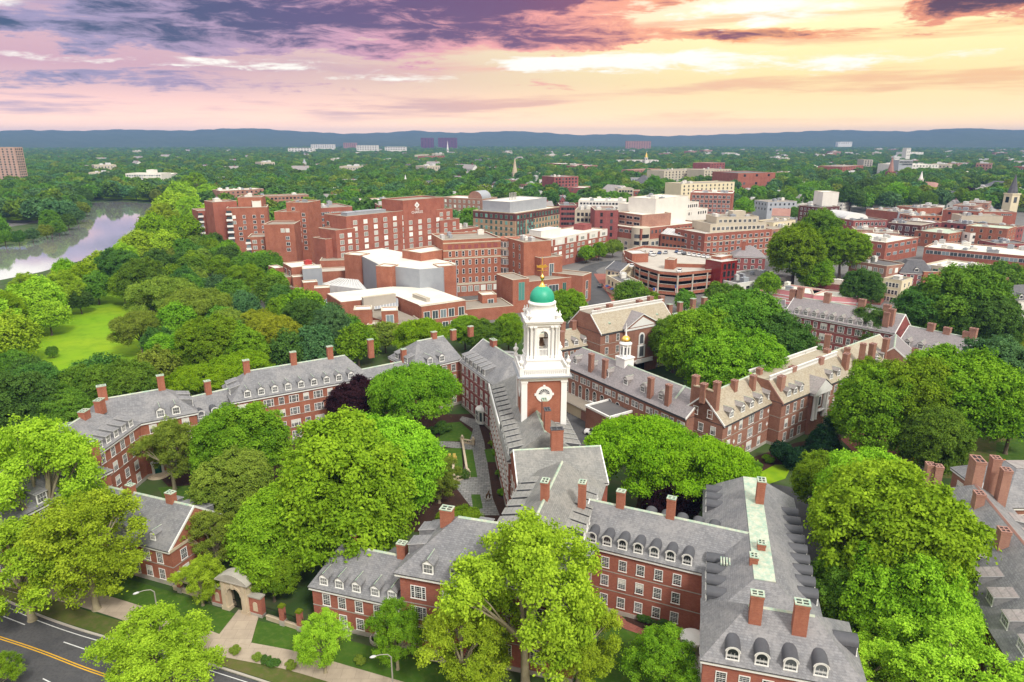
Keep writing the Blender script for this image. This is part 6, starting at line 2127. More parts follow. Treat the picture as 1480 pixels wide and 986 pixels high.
b = Bld('brick_house', 'hip roofed brick clubhouse with white windows right of the garage', P(1062, 372, 8), R(-12), 'house')
M = Mass(b, P(1060, 371, 8), R(-12), 16, 15)
pitched(M, 8, 12.5, ('hip', 6), ('hip', 6), roof='slate_mauve', wall='brick_mauve', plinth=None, ridge=None)
windows(M, 'f', [5.0, 1.8], (4, 1, 1), 1.3, 1.8, 'white2'); windows(M, 'l', [5.0, 1.8], (4, 1, 1), 1.3, 1.8, 'white2')
chimney(M, 5, 5, 15, 1.8, 1.4, 'brick_red', 'rust_roof')
b, M = F('low white garage building with dark cluttered roof right of the red stair tower', (1066, 410), (1145, 399), 6.0, 20, 'white_wall', 'roof_dark', f=(1, 9, 'plain', 2.0, 2.2, 3.0), un=9, par=0.6, coping='white_paint')
b, M = F('pink painted shop with white stripes and broad white roof behind the long residence', (1117, 417), (1176, 426), 5.2, 13, 'pink_paint', 'membrane_white', par=0.4, un=2, name='shop_building', cat='shop')
M1 = Mx(b, (1176, 427), (1239, 431), 5.2, 13, 'pink_paint', 'membrane_white', par=0.4)
for Mq in (M, M1):
    for z in (1.0, 2.2, 3.4):
        band(Mq, 'f', z, 0.35, 'white_paint', 0.05, 'white_stripe'); band(Mq, 'r', z, 0.35, 'white_paint', 0.05, 'white_stripe')
T_ = [
    ('dark brick walk up block with four rows of small windows right of the orange tree', (1155, 297), (1185, 300), 16, 22, 'brick_dark', 'roof_dark', (4, 5, 'plain', 1.3, 1.7, 3.4), 3),
    ('tall blank white stage tower rising over the square', (1190, 278), (1213, 278), 26, 16, 'white_wall', 'membrane_white', None, 0),
    ('pale brick theatre with red front below the white stage tower', (1234, 319), (1283, 318), 12, 40, 'brick_mauve', 'roof_dark', (1, 8, 'plain', 1.6, 2.0, 4.0), 5),
    ('brown brick block with tall white framed windows in the square', (1284, 322), (1331, 326), 12, 24, 'brick_dark', 'gravel_roof', (2, 4, 'white2', 2.2, 2.8, 4.6), 3),
    ('wedge shaped brick office with pale ribbon windows and roof plant', (1281, 351), (1328, 343), 10.5, 30, 'brick_red', 'membrane_white', (2, 5, 'ribbon', 4.2, 1.6, 4.4), 7),
    ('long low rust red brick block beyond the theatre', (1252, 302), (1299, 307), 12, 20, 'brick_red', 'gravel_roof', None, 5),
    ('grey rendered block with roof boxes beside the rust red block', (1299, 306), (1326, 307), 13, 18, 'grey_paint', 'gravel_roof', (2, 4, 'dark1', 1.4, 1.4, 4.0), 4),
    ('plain orange brick party wall block in the far row', (1326, 301), (1363, 300), 15, 20, 'brick_orange', 'roof_dark', None, 4),
    ('long plain red brick block right of the orange party wall', (1363, 303), (1416, 306), 14, 20, 'brick_red', 'roof_dark', (1, 3, 'dark1', 1.6, 1.6, 4.0), 5),
    ('plain red brick block with low white strips at the right of the far row', (1417, 306), (1470, 307), 13, 20, 'brick_red', 'gravel_roof', (1, 2, 'ribbon', 7.0, 0.9, 4.0), 4),
    ('dull red block with vaulted roof pieces in the middle row', (1318, 321), (1361, 322), 11, 18, 'brick_mauve', 'metal_light', (2, 5, 'dark1', 1.5, 1.6, 4.0), 5),
    ('long dark red block with white roof boxes in the middle row', (1361, 321), (1462, 330), 10, 20, 'brick_mauve', 'roof_dark', (2, 10, 'dark1', 1.4, 1.6, 3.8), 9),
    ('brick corner block with green copper roof in the square', (1371, 338), (1403, 333), 9, 20, 'brick_orange', 'copper_green', (2, 7, 'stone1', 1.4, 1.8, 3.8), 2),
    ('white timber front with dark red trim and gable tops', (1403, 337), (1457, 336), 9, 16, 'white_wall', 'roof_dark', (2, 7, 'plain', 1.8, 1.9, 3.8), 3),
    ('tall orange brick end block at the right beyond the white front', (1457, 331), (1470, 327), 13, 22, 'brick_orange', 'copper_green', (3, 3, 'stone1', 1.3, 1.7, 3.6), 1),
    ('very long brick department block with crowded rooftop plant', (1336, 357), (1490, 371), 9.5, 30, 'brick_red', 'membrane_white', (1, 12, 'ribbon', 3.4, 1.8, 4.0), 16),
    ('cream low office with broad white roof and roof domes', (1336, 382), (1410, 392), 8.5, 24, 'buff_stone', 'membrane_white', (2, 7, 'green', 2.2, 1.8, 3.8), 6),
    ('small square orange brick annex before the cream office', (1336, 393), (1363, 393), 6.5, 10, 'brick_orange', 'gravel_roof', None, 1),
    ('bowed mauve brick house with paired pale windows among trees', (1228, 376), (1282, 385), 9, 15, 'brick_pale', 'roof_dark', (2, 6, 'pale2', 1.9, 2.0, 4.0), 3),
    ('pale yellow three storey house with dark red side wall', (1277, 402), (1304, 406), 9, 10, 'cream_paint', 'roof_dark', (3, 4, 'plain', 0.9, 1.6, 3.0), 1),
    ('low brown roofed row of sheds behind the pink shop', (1163, 407), (1228, 413), 4.5, 13, 'brick_mauve', 'rust_roof', None, 4),
    ('red flat roofed shed below the yellow house', (1240, 420), (1275, 424), 4.5, 9, 'brick_mauve', 'membrane_white', None, 3),
    ('brick terrace with tall windows right of the terraced cream block', (1115, 332), (1150, 328), 10, 16, 'brick_pale', 'gravel_roof', (2, 5, 'dark1', 1.8, 2.0, 4.0), 2),
    ('low grey roofed store between theatre and wedge shaped office', (1236, 332), (1290, 334), 8, 18, 'brick_pale', 'gravel_roof', None, 6),
    ('brick warehouse with green shed on roof right of the dark walk up', (1262, 336), (1300, 338), 9, 16, 'brick_mauve', 'gravel_roof', (1, 5, 'dark1', 1.4, 1.6, 4.0), 3),
    ('cream stone block with flat roof right of the brick warehouse', (1118, 322), (1150, 318), 12, 14, 'cream_paint', 'gravel_roof', (3, 5, 'dark1', 1.3, 1.5, 3.4), 2),
    ('dark brick row at the far right edge of the square', (1440, 352), (1490, 352), 9, 14, 'brick_mauve', 'roof_dark', (2, 6, 'dark1', 1.4, 1.6, 3.8), 5),
    ('pale stone store with long roof in the far right row', (1390, 312), (1450, 313), 12, 16, 'buff_stone', 'gravel_roof', None, 5),
    ('orange brick store with roof vents behind the wedge shaped office', (1318, 312), (1362, 312), 12, 16, 'brick_orange', 'gravel_roof', (1, 6, 'dark1', 1.4, 1.6, 4.0), 5),
    ('grey stone block beyond the tall apartment house', (1110, 292), (1152, 291), 14, 20, 'grey_paint', 'gravel_roof', (2, 6, 'dark1', 1.4, 1.6, 4.0), 3),
]
TH = None
for lb, A_, B_, z_, D2, wl_, rf_, fr_, un_ in T_:
    b, M = F(lb, A_, B_, z_, D2, wl_, rf_, f=fr_, l=(fr_[0], max(2, int(D2 / 5)), fr_[2], min(fr_[3], 2.0), fr_[4], fr_[5]) if fr_ else None,
             r=(fr_[0], max(2, int(D2 / 5)), fr_[2], min(fr_[3], 2.0), fr_[4], fr_[5]) if fr_ else None, un=un_)
    if lb.startswith('pale brick theatre'):
        vt = MB()
        n = 12
        vt.yprism([(-9, 0)] + [(-9 * math.cos(math.pi * i / n), 4.0 * math.sin(math.pi * i / n)) for i in range(n + 1)], 0, 26, 1, 0)
        M.put('vaulted_roof', vt.mesh('vaulted_roof', ['white_paint', 'metal_light']), 9, 10, 12.3)
b = Bld('mansard_house', 'grey mansard roofed house with small dormer between brick shops', P(1300, 394, 6), R(-18), 'house')
M = Mass(b, P(1300, 394, 6), R(-18), 14, 13)
pitched(M, 6, 11, ('hip', 3.5), ('hip', 3.5), deck=2.5, roof='slate_dark', wall='brick_mauve', plinth=None, deckmat='slate_dark')
dormers(M, 'f', [7], kind='gable', w=1.8, hh=1.2, roofm='slate_dark', near=False)
windows(M, 'f', [3.4, 0.8], (4, 1, 1), 1.2, 1.6, 'plain')
b = Bld('clapboard_house', 'white clapboard house with dark roof at the right edge behind trees', P(1452, 436, 8), R(14), 'house')
M = Mass(b, P(1452, 436, 8), R(14), 16, 11)
pitched(M, 8, 12.5, ('gable', 0), ('gable', 0), roof='slate_dark', wall='white_wall', plinth=None, ridge=None)
dormers(M, 'f', [4, 8, 12], kind='gable', w=1.6, hh=1.2, roofm='slate_dark', near=False)
windows(M, 'f', [5.0, 2.0], (5, 1, 1), 1.1, 1.7, 'plain'); windows(M, 'l', [5.0, 2.0], (3, 1, 1), 1.1, 1.7, 'plain', inset=0.04)
chimney(M, 5, 5.5, 15.5, 1.4, 1.0, 'brick_brown', 'rust_roof')
b = Bld('brick_house', 'brown brick house below the clapboard house at the right edge', P(1452, 476, 7), R(35), 'house')
M = Mass(b, P(1455, 476, 7), R(35), 16, 11)
pitched(M, 7, 10.5, ('gable', 0), ('gable', 0), roof='slate_dark', wall='brick_brown', plinth=None, ridge=None)
windows(M, 'f', [4.2, 1.2], (5, 1, 1), 1.1, 1.7, 'plain')

# ---- small infill buildings and houses, copies of a few kinds
def small_kinds():
    out = []
    for wl, rf, L, D, z, zr in (('white_wall', 'slate_mauve', 11, 8, 6.5, 10.5), ('cream_paint', 'slate_dark', 10, 8, 6.5, 10.0), ('grey_paint', 'slate_mauve', 12, 9, 6.5, 10.5), ('brick_mauve', 'slate_dark', 14, 9, 7.5, 11.0), ('white_wall', 'slate_pale', 16, 9, 7.0, 11.0),
                                ('brick_red', None, 18, 14, 9.5, 0), ('brick_mauve', None, 24, 16, 11, 0), ('buff_stone', None, 20, 16, 11.5, 0), ('white_wall', None, 22, 16, 9.0, 0), ('brick_pale', None, 28, 15, 13, 0)):
        wb, rb, fb = MB(), MB(), MB()
        wb.box(-L / 2, -D / 2, 0, L / 2, D / 2, z)
        if rf:
            wb.add([(-L / 2 + 0.02, -D / 2, z), (-L / 2 + 0.02, D / 2, z), (-L / 2 + 0.02, 0, zr - 0.1)], [(0, 2, 1)])
            wb.add([(L / 2 - 0.02, -D / 2, z), (L / 2 - 0.02, D / 2, z), (L / 2 - 0.02, 0, zr - 0.1)], [(0, 1, 2)])
            for s_ in (-1, 1):
                q = [(-L / 2 - 0.3, s_ * (D / 2 + 0.4), z - 0.35), (L / 2 + 0.3, s_ * (D / 2 + 0.4), z - 0.35), (L / 2 + 0.3, 0, zr), (-L / 2 - 0.3, 0, zr)]
                q2 = [(a, b_, c_ + 0.2) for a, b_, c_ in q]
                fs = [(0, 3, 2, 1), (4, 5, 6, 7), (0, 1, 5, 4), (1, 2, 6, 5), (2, 3, 7, 6), (3, 0, 4, 7)]
                rb.add(q + q2, fs if s_ < 0 else [f_[::-1] for f_ in fs])
            rb.box(L * 0.2, -0.5, z + 1, L * 0.2 + 0.9, 0.4, zr + 1.3, 1)
        else:
            rb.box(-L / 2 + 0.3, -D / 2 + 0.3, z, L / 2 - 0.3, D / 2 - 0.3, z + 0.05)
            wb.box(-L / 2, -D / 2, z, L / 2, -D / 2 + 0.3, z + 0.6); wb.box(-L / 2, D / 2 - 0.3, z, L / 2, D / 2, z + 0.6)
            wb.box(-L / 2, -D / 2 + 0.3, z, -L / 2 + 0.3, D / 2 - 0.3, z + 0.6); wb.box(L / 2 - 0.3, -D / 2 + 0.3, z, L / 2, D / 2 - 0.3, z + 0.6)
            rb.box(-L * 0.2, -D * 0.15, z + 0.05, -L * 0.05, D * 0.15, z + 1.8, 1); rb.box(L * 0.15, -D * 0.25, z + 0.05, L * 0.26, -D * 0.05, z + 1.3, 1); rb.box(L * 0.1, D * 0.1, z + 0.05, L * 0.34, D * 0.3, z + 2.4, 1)
        for sgn in (-1, 1):
            for r_ in range(int(z / 3.1)):
                n_ = int(L / 2.7)
                for k in range(n_):
                    x = -L / 2 + L * (k + 0.5) / n_
                    y0, y1 = sorted((sgn * D / 2, sgn * (D / 2 + 0.05)))
                    zz = z - 2.6 - 3.1 * r_
                    fb.box(x - 0.65, y0, zz, x + 0.65, y1, zz + 1.75, 0)
                    yq = sgn * (D / 2 + 0.06)
                    q = [(x - 0.5, yq, zz + 0.12), (x + 0.5, yq, zz + 0.12), (x + 0.5, yq, zz + 1.63), (x - 0.5, yq, zz + 1.63)]
                    fb.quad(*(q if sgn < 0 else q[::-1]), 1)
                n_ = int(D / 3)
                for k in range(n_):
                    yy = -D / 2 + D * (k + 0.5) / n_
                    zz = z - 2.6 - 3.1 * r_
                    xq = sgn * (L / 2 + 0.05)
                    fb.add([(xq, yy - 0.5, zz), (xq, yy + 0.5, zz), (xq, yy + 0.5, zz + 1.6), (xq, yy - 0.5, zz + 1.6)], [(0, 1, 2, 3) if sgn > 0 else (3, 2, 1, 0)], 1)
        mats = {'white_wall': 'white', 'cream_paint': 'cream', 'grey_paint': 'grey', 'brick_mauve': 'dark brick', 'brick_red': 'red brick', 'buff_stone': 'buff', 'brick_pale': 'pale brick'}
        out.append((wb.mesh('wall', [wl]), rb.mesh('roof', [rf or random.choice(['gravel_roof', 'membrane_white', 'roof_dark']), 'brick_mauve' if rf else 'metal_light']), fb.mesh('window_rows', ['white_paint', 'glass_dark']), max(L, D) * 0.55,
                    ('%s gabled house' if rf else 'flat roofed %s block') % mats[wl], bool(rf)))
    return out


SK = small_kinds()


def small(i, x, y, rz, where, sc=1.0):
    wb, rb, fb, rad, lb, hs = SK[i]
    o = bpy.data.objects.new('house' if hs else 'town_building', None)
    COL.objects.link(o)
    o.location, o.rotation_euler, o.scale = (x, y, 0), (0, 0, rz), (sc, sc, sc)
    tag(o, '%s %s' % (lb, where), 'house' if hs else 'building', 'small buildings ' + where)
    for nm, me in (('wall', wb), ('roof', rb), ('window_rows', fb)):
        link(nm, me, o)
    FOOT.append((x, y, rad * sc))
    if 'woods' in where:
        for q in ((18, 10), (36, 12), (58, 12)) if y > 900 else ((14, 8),):
            FOOT.append((x * (1 - q[0] / y), y - q[0], q[1]))


# ---- landmarks farther out
F('pale pink apartment tower at the far left edge across the river', (-40, 213), (20, 213), 55, 16, 'rose_concrete', 'gravel_roof', f=(15, 9, 'stone1', 2.4, 2.0, 3.2), r=(15, 4, 'stone1', 2.0, 2.0, 3.2), name='apartment_tower', cat='tower block')
b, M = F('white concrete office with banded windows on the far river bank', (181, 251), (233, 251), 22, 26, 'white_wall', 'membrane_white', f=(6, 14, 'glaz', 2.4, 1.7, 3.1), par=0.8, coping='white_paint', name='office_building')
unit(M, M.L * 0.62, 12, 10, 9, 5, 'white_wall')
Mx(b, (233, 256), (256, 250), 18, 22, 'white_wall', 'membrane_white')


def far(label, A, B, z, D, wall, roof='gravel_roof', rows=3, n=8, st='dark1', w=2.0, h=1.8, sh=3.5, name='far_building', un=0):
    return F(label, A, B, z, D, wall, roof, f=(rows, n, st, w, h, sh), un=un, name=name)


far('left one of two far purple brick tower blocks on the skyline', (608, 199.2), (626, 199.2), 76, 40, 'purple_brick', rows=10, n=4, sh=6, w=4, h=2.5, name='apartment_tower')
far('right wider one of the far purple brick tower blocks on the skyline', (633, 199.2), (660, 199.2), 76, 40, 'purple_brick', rows=10, n=6, sh=6, w=4, h=2.5, name='apartment_tower')
far('row of pale far apartment slabs below the middle hills', (905, 204), (941, 204), 57, 30, 'brick_pale', rows=6, n=10, sh=8, w=4, h=4, name='apartment_tower')
far('white hospital block far left of the purple towers', (449, 208.8), (482, 208.8), 40, 40, 'white_wall', 'membrane_white', 3, 10, sh=6, w=6, h=3)
far('pinkish hospital block far off left of the purple towers', (496, 206.5), (514, 206.5), 46, 40, 'brick_pale', 'gravel_roof', 4, 6, sh=6, w=5, h=3)
far('long white hospital slab between pink block and purple towers', (515, 210.3), (545, 210.3), 40, 40, 'white_wall', 'membrane_white', 3, 8, sh=7, w=6, h=3)
far('low white hospital hall just left of the purple towers', (556, 212.5), (586, 212.5), 34, 40, 'white_wall', 'membrane_white', 2, 8, sh=7, w=6, h=3)
far('low white sheds farthest left of the hospital group', (416, 214.2), (452, 214.2), 30, 40, 'white_wall', 'membrane_white', 2, 8, sh=7, w=6, h=3)
far('brick hall beside the far white church spire', (617, 226), (643, 225), 20, 30, 'brick_red', 'gravel_roof', 3, 7)
far('pale stone hall left of the far white church spire', (609, 224), (620, 223), 22, 20, 'buff_stone', 'gravel_roof', 3, 4)
far('white houses row at the middle distance left of stone spire', (697, 235), (722, 236), 12, 20, 'white_wall', 'gravel_roof', 2, 6)
far('white roofed hall far right of purple towers', (1048, 221), (1062, 221), 22, 40, 'white_wall', 'membrane_white', 2, 6)
far('brick and white hall row behind the stone spire', (790, 236), (832, 238), 18, 30, 'brick_mauve', 'membrane_white', 3, 9, un=4)
far('brown brick hall with white top right of the hall row', (832, 240), (864, 239), 18, 26, 'brick_brown', 'membrane_white', 3, 8, un=2)
far('brown brick flats standing in trees right of the stone spire', (801, 256), (836, 255), 26, 26, 'brick_mauve', 'gravel_roof', 6, 7, un=4, sh=3.3)
far('low square brick hall with pale roof in front of brown flats', (820, 271), (848, 271.5), 15, 26, 'brick_mauve', 'membrane_white', 1, 2)
far('white classical wing left of the brown flats', (780, 261), (801, 261), 15, 20, 'white_wall', 'gravel_roof', 3, 6)
far('cream stone block with square windows beside the big green tree', (893, 273), (916, 273), 17, 22, 'buff_stone', 'gravel_roof', 3, 5, un=3)
far('small red brick block right of the cream stone block', (916, 276), (935, 276), 15, 18, 'brick_red', 'gravel_roof', 2, 4)
far('long beige apartment range with bays below the far trees', (960, 247), (1018, 244.5), 24, 30, 'buff_stone', 'gravel_roof', 5, 12, un=3)
far('beige apartment range with corner turret left of the brick cube', (1018, 246), (1057, 244.5), 25, 30, 'buff_stone', 'gravel_roof', 5, 9, un=3)
far('dark red brick gabled hall behind the beige ranges', (1027, 236), (1048, 235), 30, 30, 'brick_mauve', 'rust_roof', 3, 5)
far('red roofed dormitory among trees behind the white roofed hall', (916, 246), (955, 244), 18, 24, 'brick_pale', 'rust_roof', 2, 9)
far('grey roofed stone hall beside the red roofed dormitory', (912, 258), (935, 258), 16, 24, 'grey_paint', 'slate_dark', 2, 5)
far('white hotel hall below the golden cupola', (893, 231.5), (952, 231.5), 20, 30, 'white_wall', 'gravel_roof', 3, 12, un=3)
far('white modern laboratory with dark window bands by the far avenue', (1291, 238), (1357, 238), 24, 50, 'white_wall', 'membrane_white', 3, 14, sh=5, un=6)
far('dark glazed upper storey block on the far avenue', (1300, 231.5), (1320, 231.5), 34, 24, 'grey_paint', 'membrane_white', 2, 5, st='glaz', w=5, h=3)
far('red brick dormitory left of the far avenue', (1218, 241), (1248, 239), 22, 40, 'brick_red', 'gravel_roof', 4, 8, un=3)
far('pink brick dormitory row left of the far avenue', (1190, 243), (1220, 243), 16, 30, 'brick_pale', 'membrane_white', 2, 8)
far('brown stone tower like hall beside the far avenue', (1249, 231), (1262, 231), 30, 24, 'stone_grey', 'gravel_roof', 4, 3)
far('long low white laboratory at the far right', (1400, 250), (1478, 249), 12, 50, 'white_wall', 'membrane_white', 1, 14, un=6)
far('long low pale shed right of the red roofed courthouse', (1362, 258), (1405, 256), 10, 40, 'buff_stone', 'gravel_roof', 1, 8)
far('white low store beyond the far avenue', (1305, 220), (1335, 220), 24, 40, 'white_wall', 'membrane_white', 2, 6, sh=6)
far('white block with tower on the far avenue', (1311, 214), (1317, 214), 44, 20, 'white_wall', 'membrane_white', 3, 2, sh=8)
far('beige blocks on the far right ridge', (1212, 205), (1232, 205), 51, 40, 'white_wall', 'gravel_roof', 2, 6, sh=8, w=5, h=4)
far('pale brick block near the plain brick cube', (1120, 249), (1150, 249), 16, 26, 'brick_pale', 'gravel_roof', 3, 8, un=2)
far('white flats left of the tall apartment house', (975, 289), (1000, 288), 16, 20, 'white_wall', 'gravel_roof', 3, 5, un=3)
far('white flat roofed houses beyond the hotel', (470, 272), (499, 273), 14, 22, 'white_wall', 'membrane_white', 2, 7, un=2)
far('low white roofed block between the hotel and the ribbon window office', (520, 290), (570, 289), 17, 22, 'brick_pale', 'membrane_white', 2, 9, un=8)
far('low roofs with white plant boxes left of the hotel penthouse', (547, 297), (580, 296), 17, 20, 'brick_red', 'gravel_roof', 2, 6, un=6)


def spire(label, px, py_base, py_top, z_base, z_top, r, wall, roofm, name='church_steeple', tower_h=None):
    p = P(px, py_base, z_base)
    b = Bld(name, label, p, R(12), 'church')
    tb = MB()
    tb.box(-r, -r, 0, r, r, z_base); tb.box(-r * 1.12, -r * 1.12, z_base, r * 1.12, r * 1.12, z_base + r * 0.25)
    link('tower', tb.mesh('tower', [wall]), b.root)
    for k in range(4):
        wn = MB()
        wn.box(-r * 0.4, -r - 0.06, z_base - r * 1.7, r * 0.4, -r + 0.1, z_base - r * 0.5)
        o = link('belfry_opening', wn.mesh('belfry_opening', ['glass_dark']), b.root)
        o.rotation_euler = (0, 0, k * math.pi / 2)
    sb = MB()
    z0 = z_base + r * 0.25
    sb.lathe([(r * 1.0, z0), (r * 0.92, z0 + (z_top - z0) * 0.12), (0.05, z_top)], 8, mi=0, smooth=False, a0=math.pi / 8)
    link('spire', sb.mesh('spire', [roofm]), b.root)
    FOOT.append((p.x, p.y, r * 2))
    return b


spire('cream church tower with dark slate steeple at the right edge', 1463, 281, 243, 18, 36, 4.2, 'cream_paint', 'slate_dark')
spire('far white church spire in front of the purple tower blocks', 647, 216, 210, 28, 62, 3.4, 'white_wall', 'white_paint')
spire('tall sandstone church spire rising from trees in the middle distance', 744, 250, 232, 17, 40, 3.6, 'limestone', 'limestone')
spire('red steeple of the brown church by the far avenue', 1287, 249, 233, 20, 42, 4.5, 'brick_mauve', 'rust_roof')
spire('white cupola of a house on the hill among far left trees', 440, 236, 229, 18, 28, 3.6, 'white_wall', 'metal_grey', 'cupola_tower')
spire('white cupola with golden cap on the far hotel hall', 934, 228, 221, 26, 38, 3.0, 'white_wall', 'gold', 'cupola_tower')
spire('small white cupola on the red roofed courthouse at right', 1331, 259, 248, 18, 28, 2.2, 'white_wall', 'white_paint', 'cupola_tower')
spire('white obelisk like chimney standing in the woods left of the hotel sign', 586, 259, 253, 16, 22, 1.2, 'white_wall', 'white_paint', 'church_steeple')


def hipb(label, A, B, z, zr, D, wall, roof, ends='hip', n=6, name='hip_roofed_hall'):
    a, ang, L = edge(A, B, z)
    b = Bld(name, label, a, ang, 'building')
    M = Mass(b, a, ang, L, D)
    pitched(M, z, zr, (ends, D * 0.45), (ends, D * 0.45), roof=roof, wall=wall, plinth=None, ridge=None, rake=None)
    windows(M, 'f', [z - 3.2, z - 6.6], (n, 1.5, 1.5), 1.6, 1.9, 'plain')
    return M


hipb('red tiled courthouse with columned gable right of the far avenue', (1306, 268), (1352, 271), 11, 16, 26, 'brick_mauve', 'rust_roof', n=8)
hipb('grey slate stone church hall behind the cream church tower', (1416, 270), (1462, 272), 10, 17, 24, 'brick_brown', 'slate_dark', n=6)
hipb('white gabled meeting house with arched window left of the cream block', (866, 277), (890, 279), 12, 19, 24, 'white_wall', 'slate_pale', 'gable', 4)
hipb('grey roofed hall behind the white gabled meeting house', (913, 265), (936, 266), 12, 22, 22, 'grey_paint', 'slate_dark', 'hip', 4)
hipb('low domed white field house left of pink dormitory row', (1170, 246), (1195, 246), 8, 17, 40, 'buff_stone', 'membrane_white', n=5)
hipb('brown church nave beside the red steeple', (1276, 256), (1300, 258), 12, 20, 22, 'brick_mauve', 'slate_dark', 'gable', 4)
hipb('white gabled house below the slate stone church hall', (1356, 284), (1376, 286), 10, 16, 16, 'white_wall', 'slate_dark', 'gable', 3)
hipb('brown roofed house with yellow front right of the terraced cream block', (1115, 312), (1142, 313), 9, 14, 16, 'cream_paint', 'rust_roof', 'gable', 5)
hipb('grey gabled house at the edge of the woods left of the hotel sign', (523, 285), (540, 284), 9, 16, 14, 'white_wall', 'slate_mauve', 'gable', 3)
hipb('second grey gabled house at the edge of the woods left of the hotel sign', (545, 286), (562, 285), 8, 13, 14, 'white_wall', 'slate_mauve', 'gable', 3)
hipb('small yellow gabled house at the wood edge behind the hotel', (513, 286), (524, 285), 9, 14, 12, 'cream_paint', 'slate_mauve', 'gable', 2)
hipb('grey long roofed house behind the arched residence', (690, 275), (722, 275), 8, 13, 16, 'white_wall', 'slate_mauve', 'gable', 5)
hipb('white house peeping from woods right of the white obelisk', (620, 270), (640, 269), 9, 14, 16, 'white_wall', 'slate_pale', 'gable', 3)
hipb('grey hip roofed houses left of the theatre', (1160, 290), (1190, 290), 10, 15, 18, 'white_wall', 'slate_pale', 'gable', 5)

# scatter of small buildings: the packed far town, then houses half hidden in the woods
gq = random.Random(31)
TOWN = [(700, 262), (740, 292), (860, 305), (1000, 296), (1120, 305), (1160, 330), (1235, 345), (1300, 330), (1490, 352), (1490, 252), (1400, 250), (1330, 282), (1235, 288), (1200, 262), (1140, 240), (1060, 228), (980, 226), (860, 226), (770, 232), (770, 262)]


def in_poly(x, y, poly_):
    c = False
    j = len(poly_) - 1
    for i in range(len(poly_)):
        xi, yi = poly_[i]
        xj, yj = poly_[j]
        if (yi > y) != (yj > y) and x < (xj - xi) * (y - yi) / (yj - yi + 1e-9) + xi:
            c = not c
        j = i
    return c


cnt = 0
for it in range(20000):
    y = gq.uniform(430, 1900)
    x = gq.uniform(-0.05, 0.8) * y
    px, py, _ = PIX(x, y, 8)
    if not in_poly(px, py, TOWN):
        continue
    i = gq.choice([0, 2, 3, 4, 5, 5, 6, 6, 7, 8, 8, 9])
    rad = SK[i][3]
    if any((x - fx) ** 2 + (y - fy) ** 2 < (fr + rad * 0.9) ** 2 for fx, fy, fr in FOOT):
        continue
    small(i, x, y, R(gq.choice([38, 45, 52, -40, -50, 20])), 'in the packed far town')
    cnt += 1
    if cnt > 210:
        break
cnt = 0
for it in range(20000):
    y = 520 * (3600 / 520) ** gq.random()
    x = gq.uniform(-0.72, 0.8) * y
    px, py, _ = PIX(x, y, 10)
    if py > 300 or in_poly(px, py, TOWN) or (px < 300 and py > 262):
        continue
    if px < 620 and gq.random() < 0.6:
        continue
    i = gq.choice([0, 0, 1, 2, 4, 4, 8, 7] if px < 800 else [0, 4, 4, 5, 7, 8, 8, 9])
    rad = SK[i][3] * 1.6
    if any((x - fx) ** 2 + (y - fy) ** 2 < (fr + rad + 14) ** 2 for fx, fy, fr in FOOT):
        continue
    small(i, x, y, R(gq.uniform(-60, 60)), 'half hidden in the far woods', gq.uniform(1.25, 1.9) if y > 1200 else 1.3)
    cnt += 1
    if cnt > 190:
        break

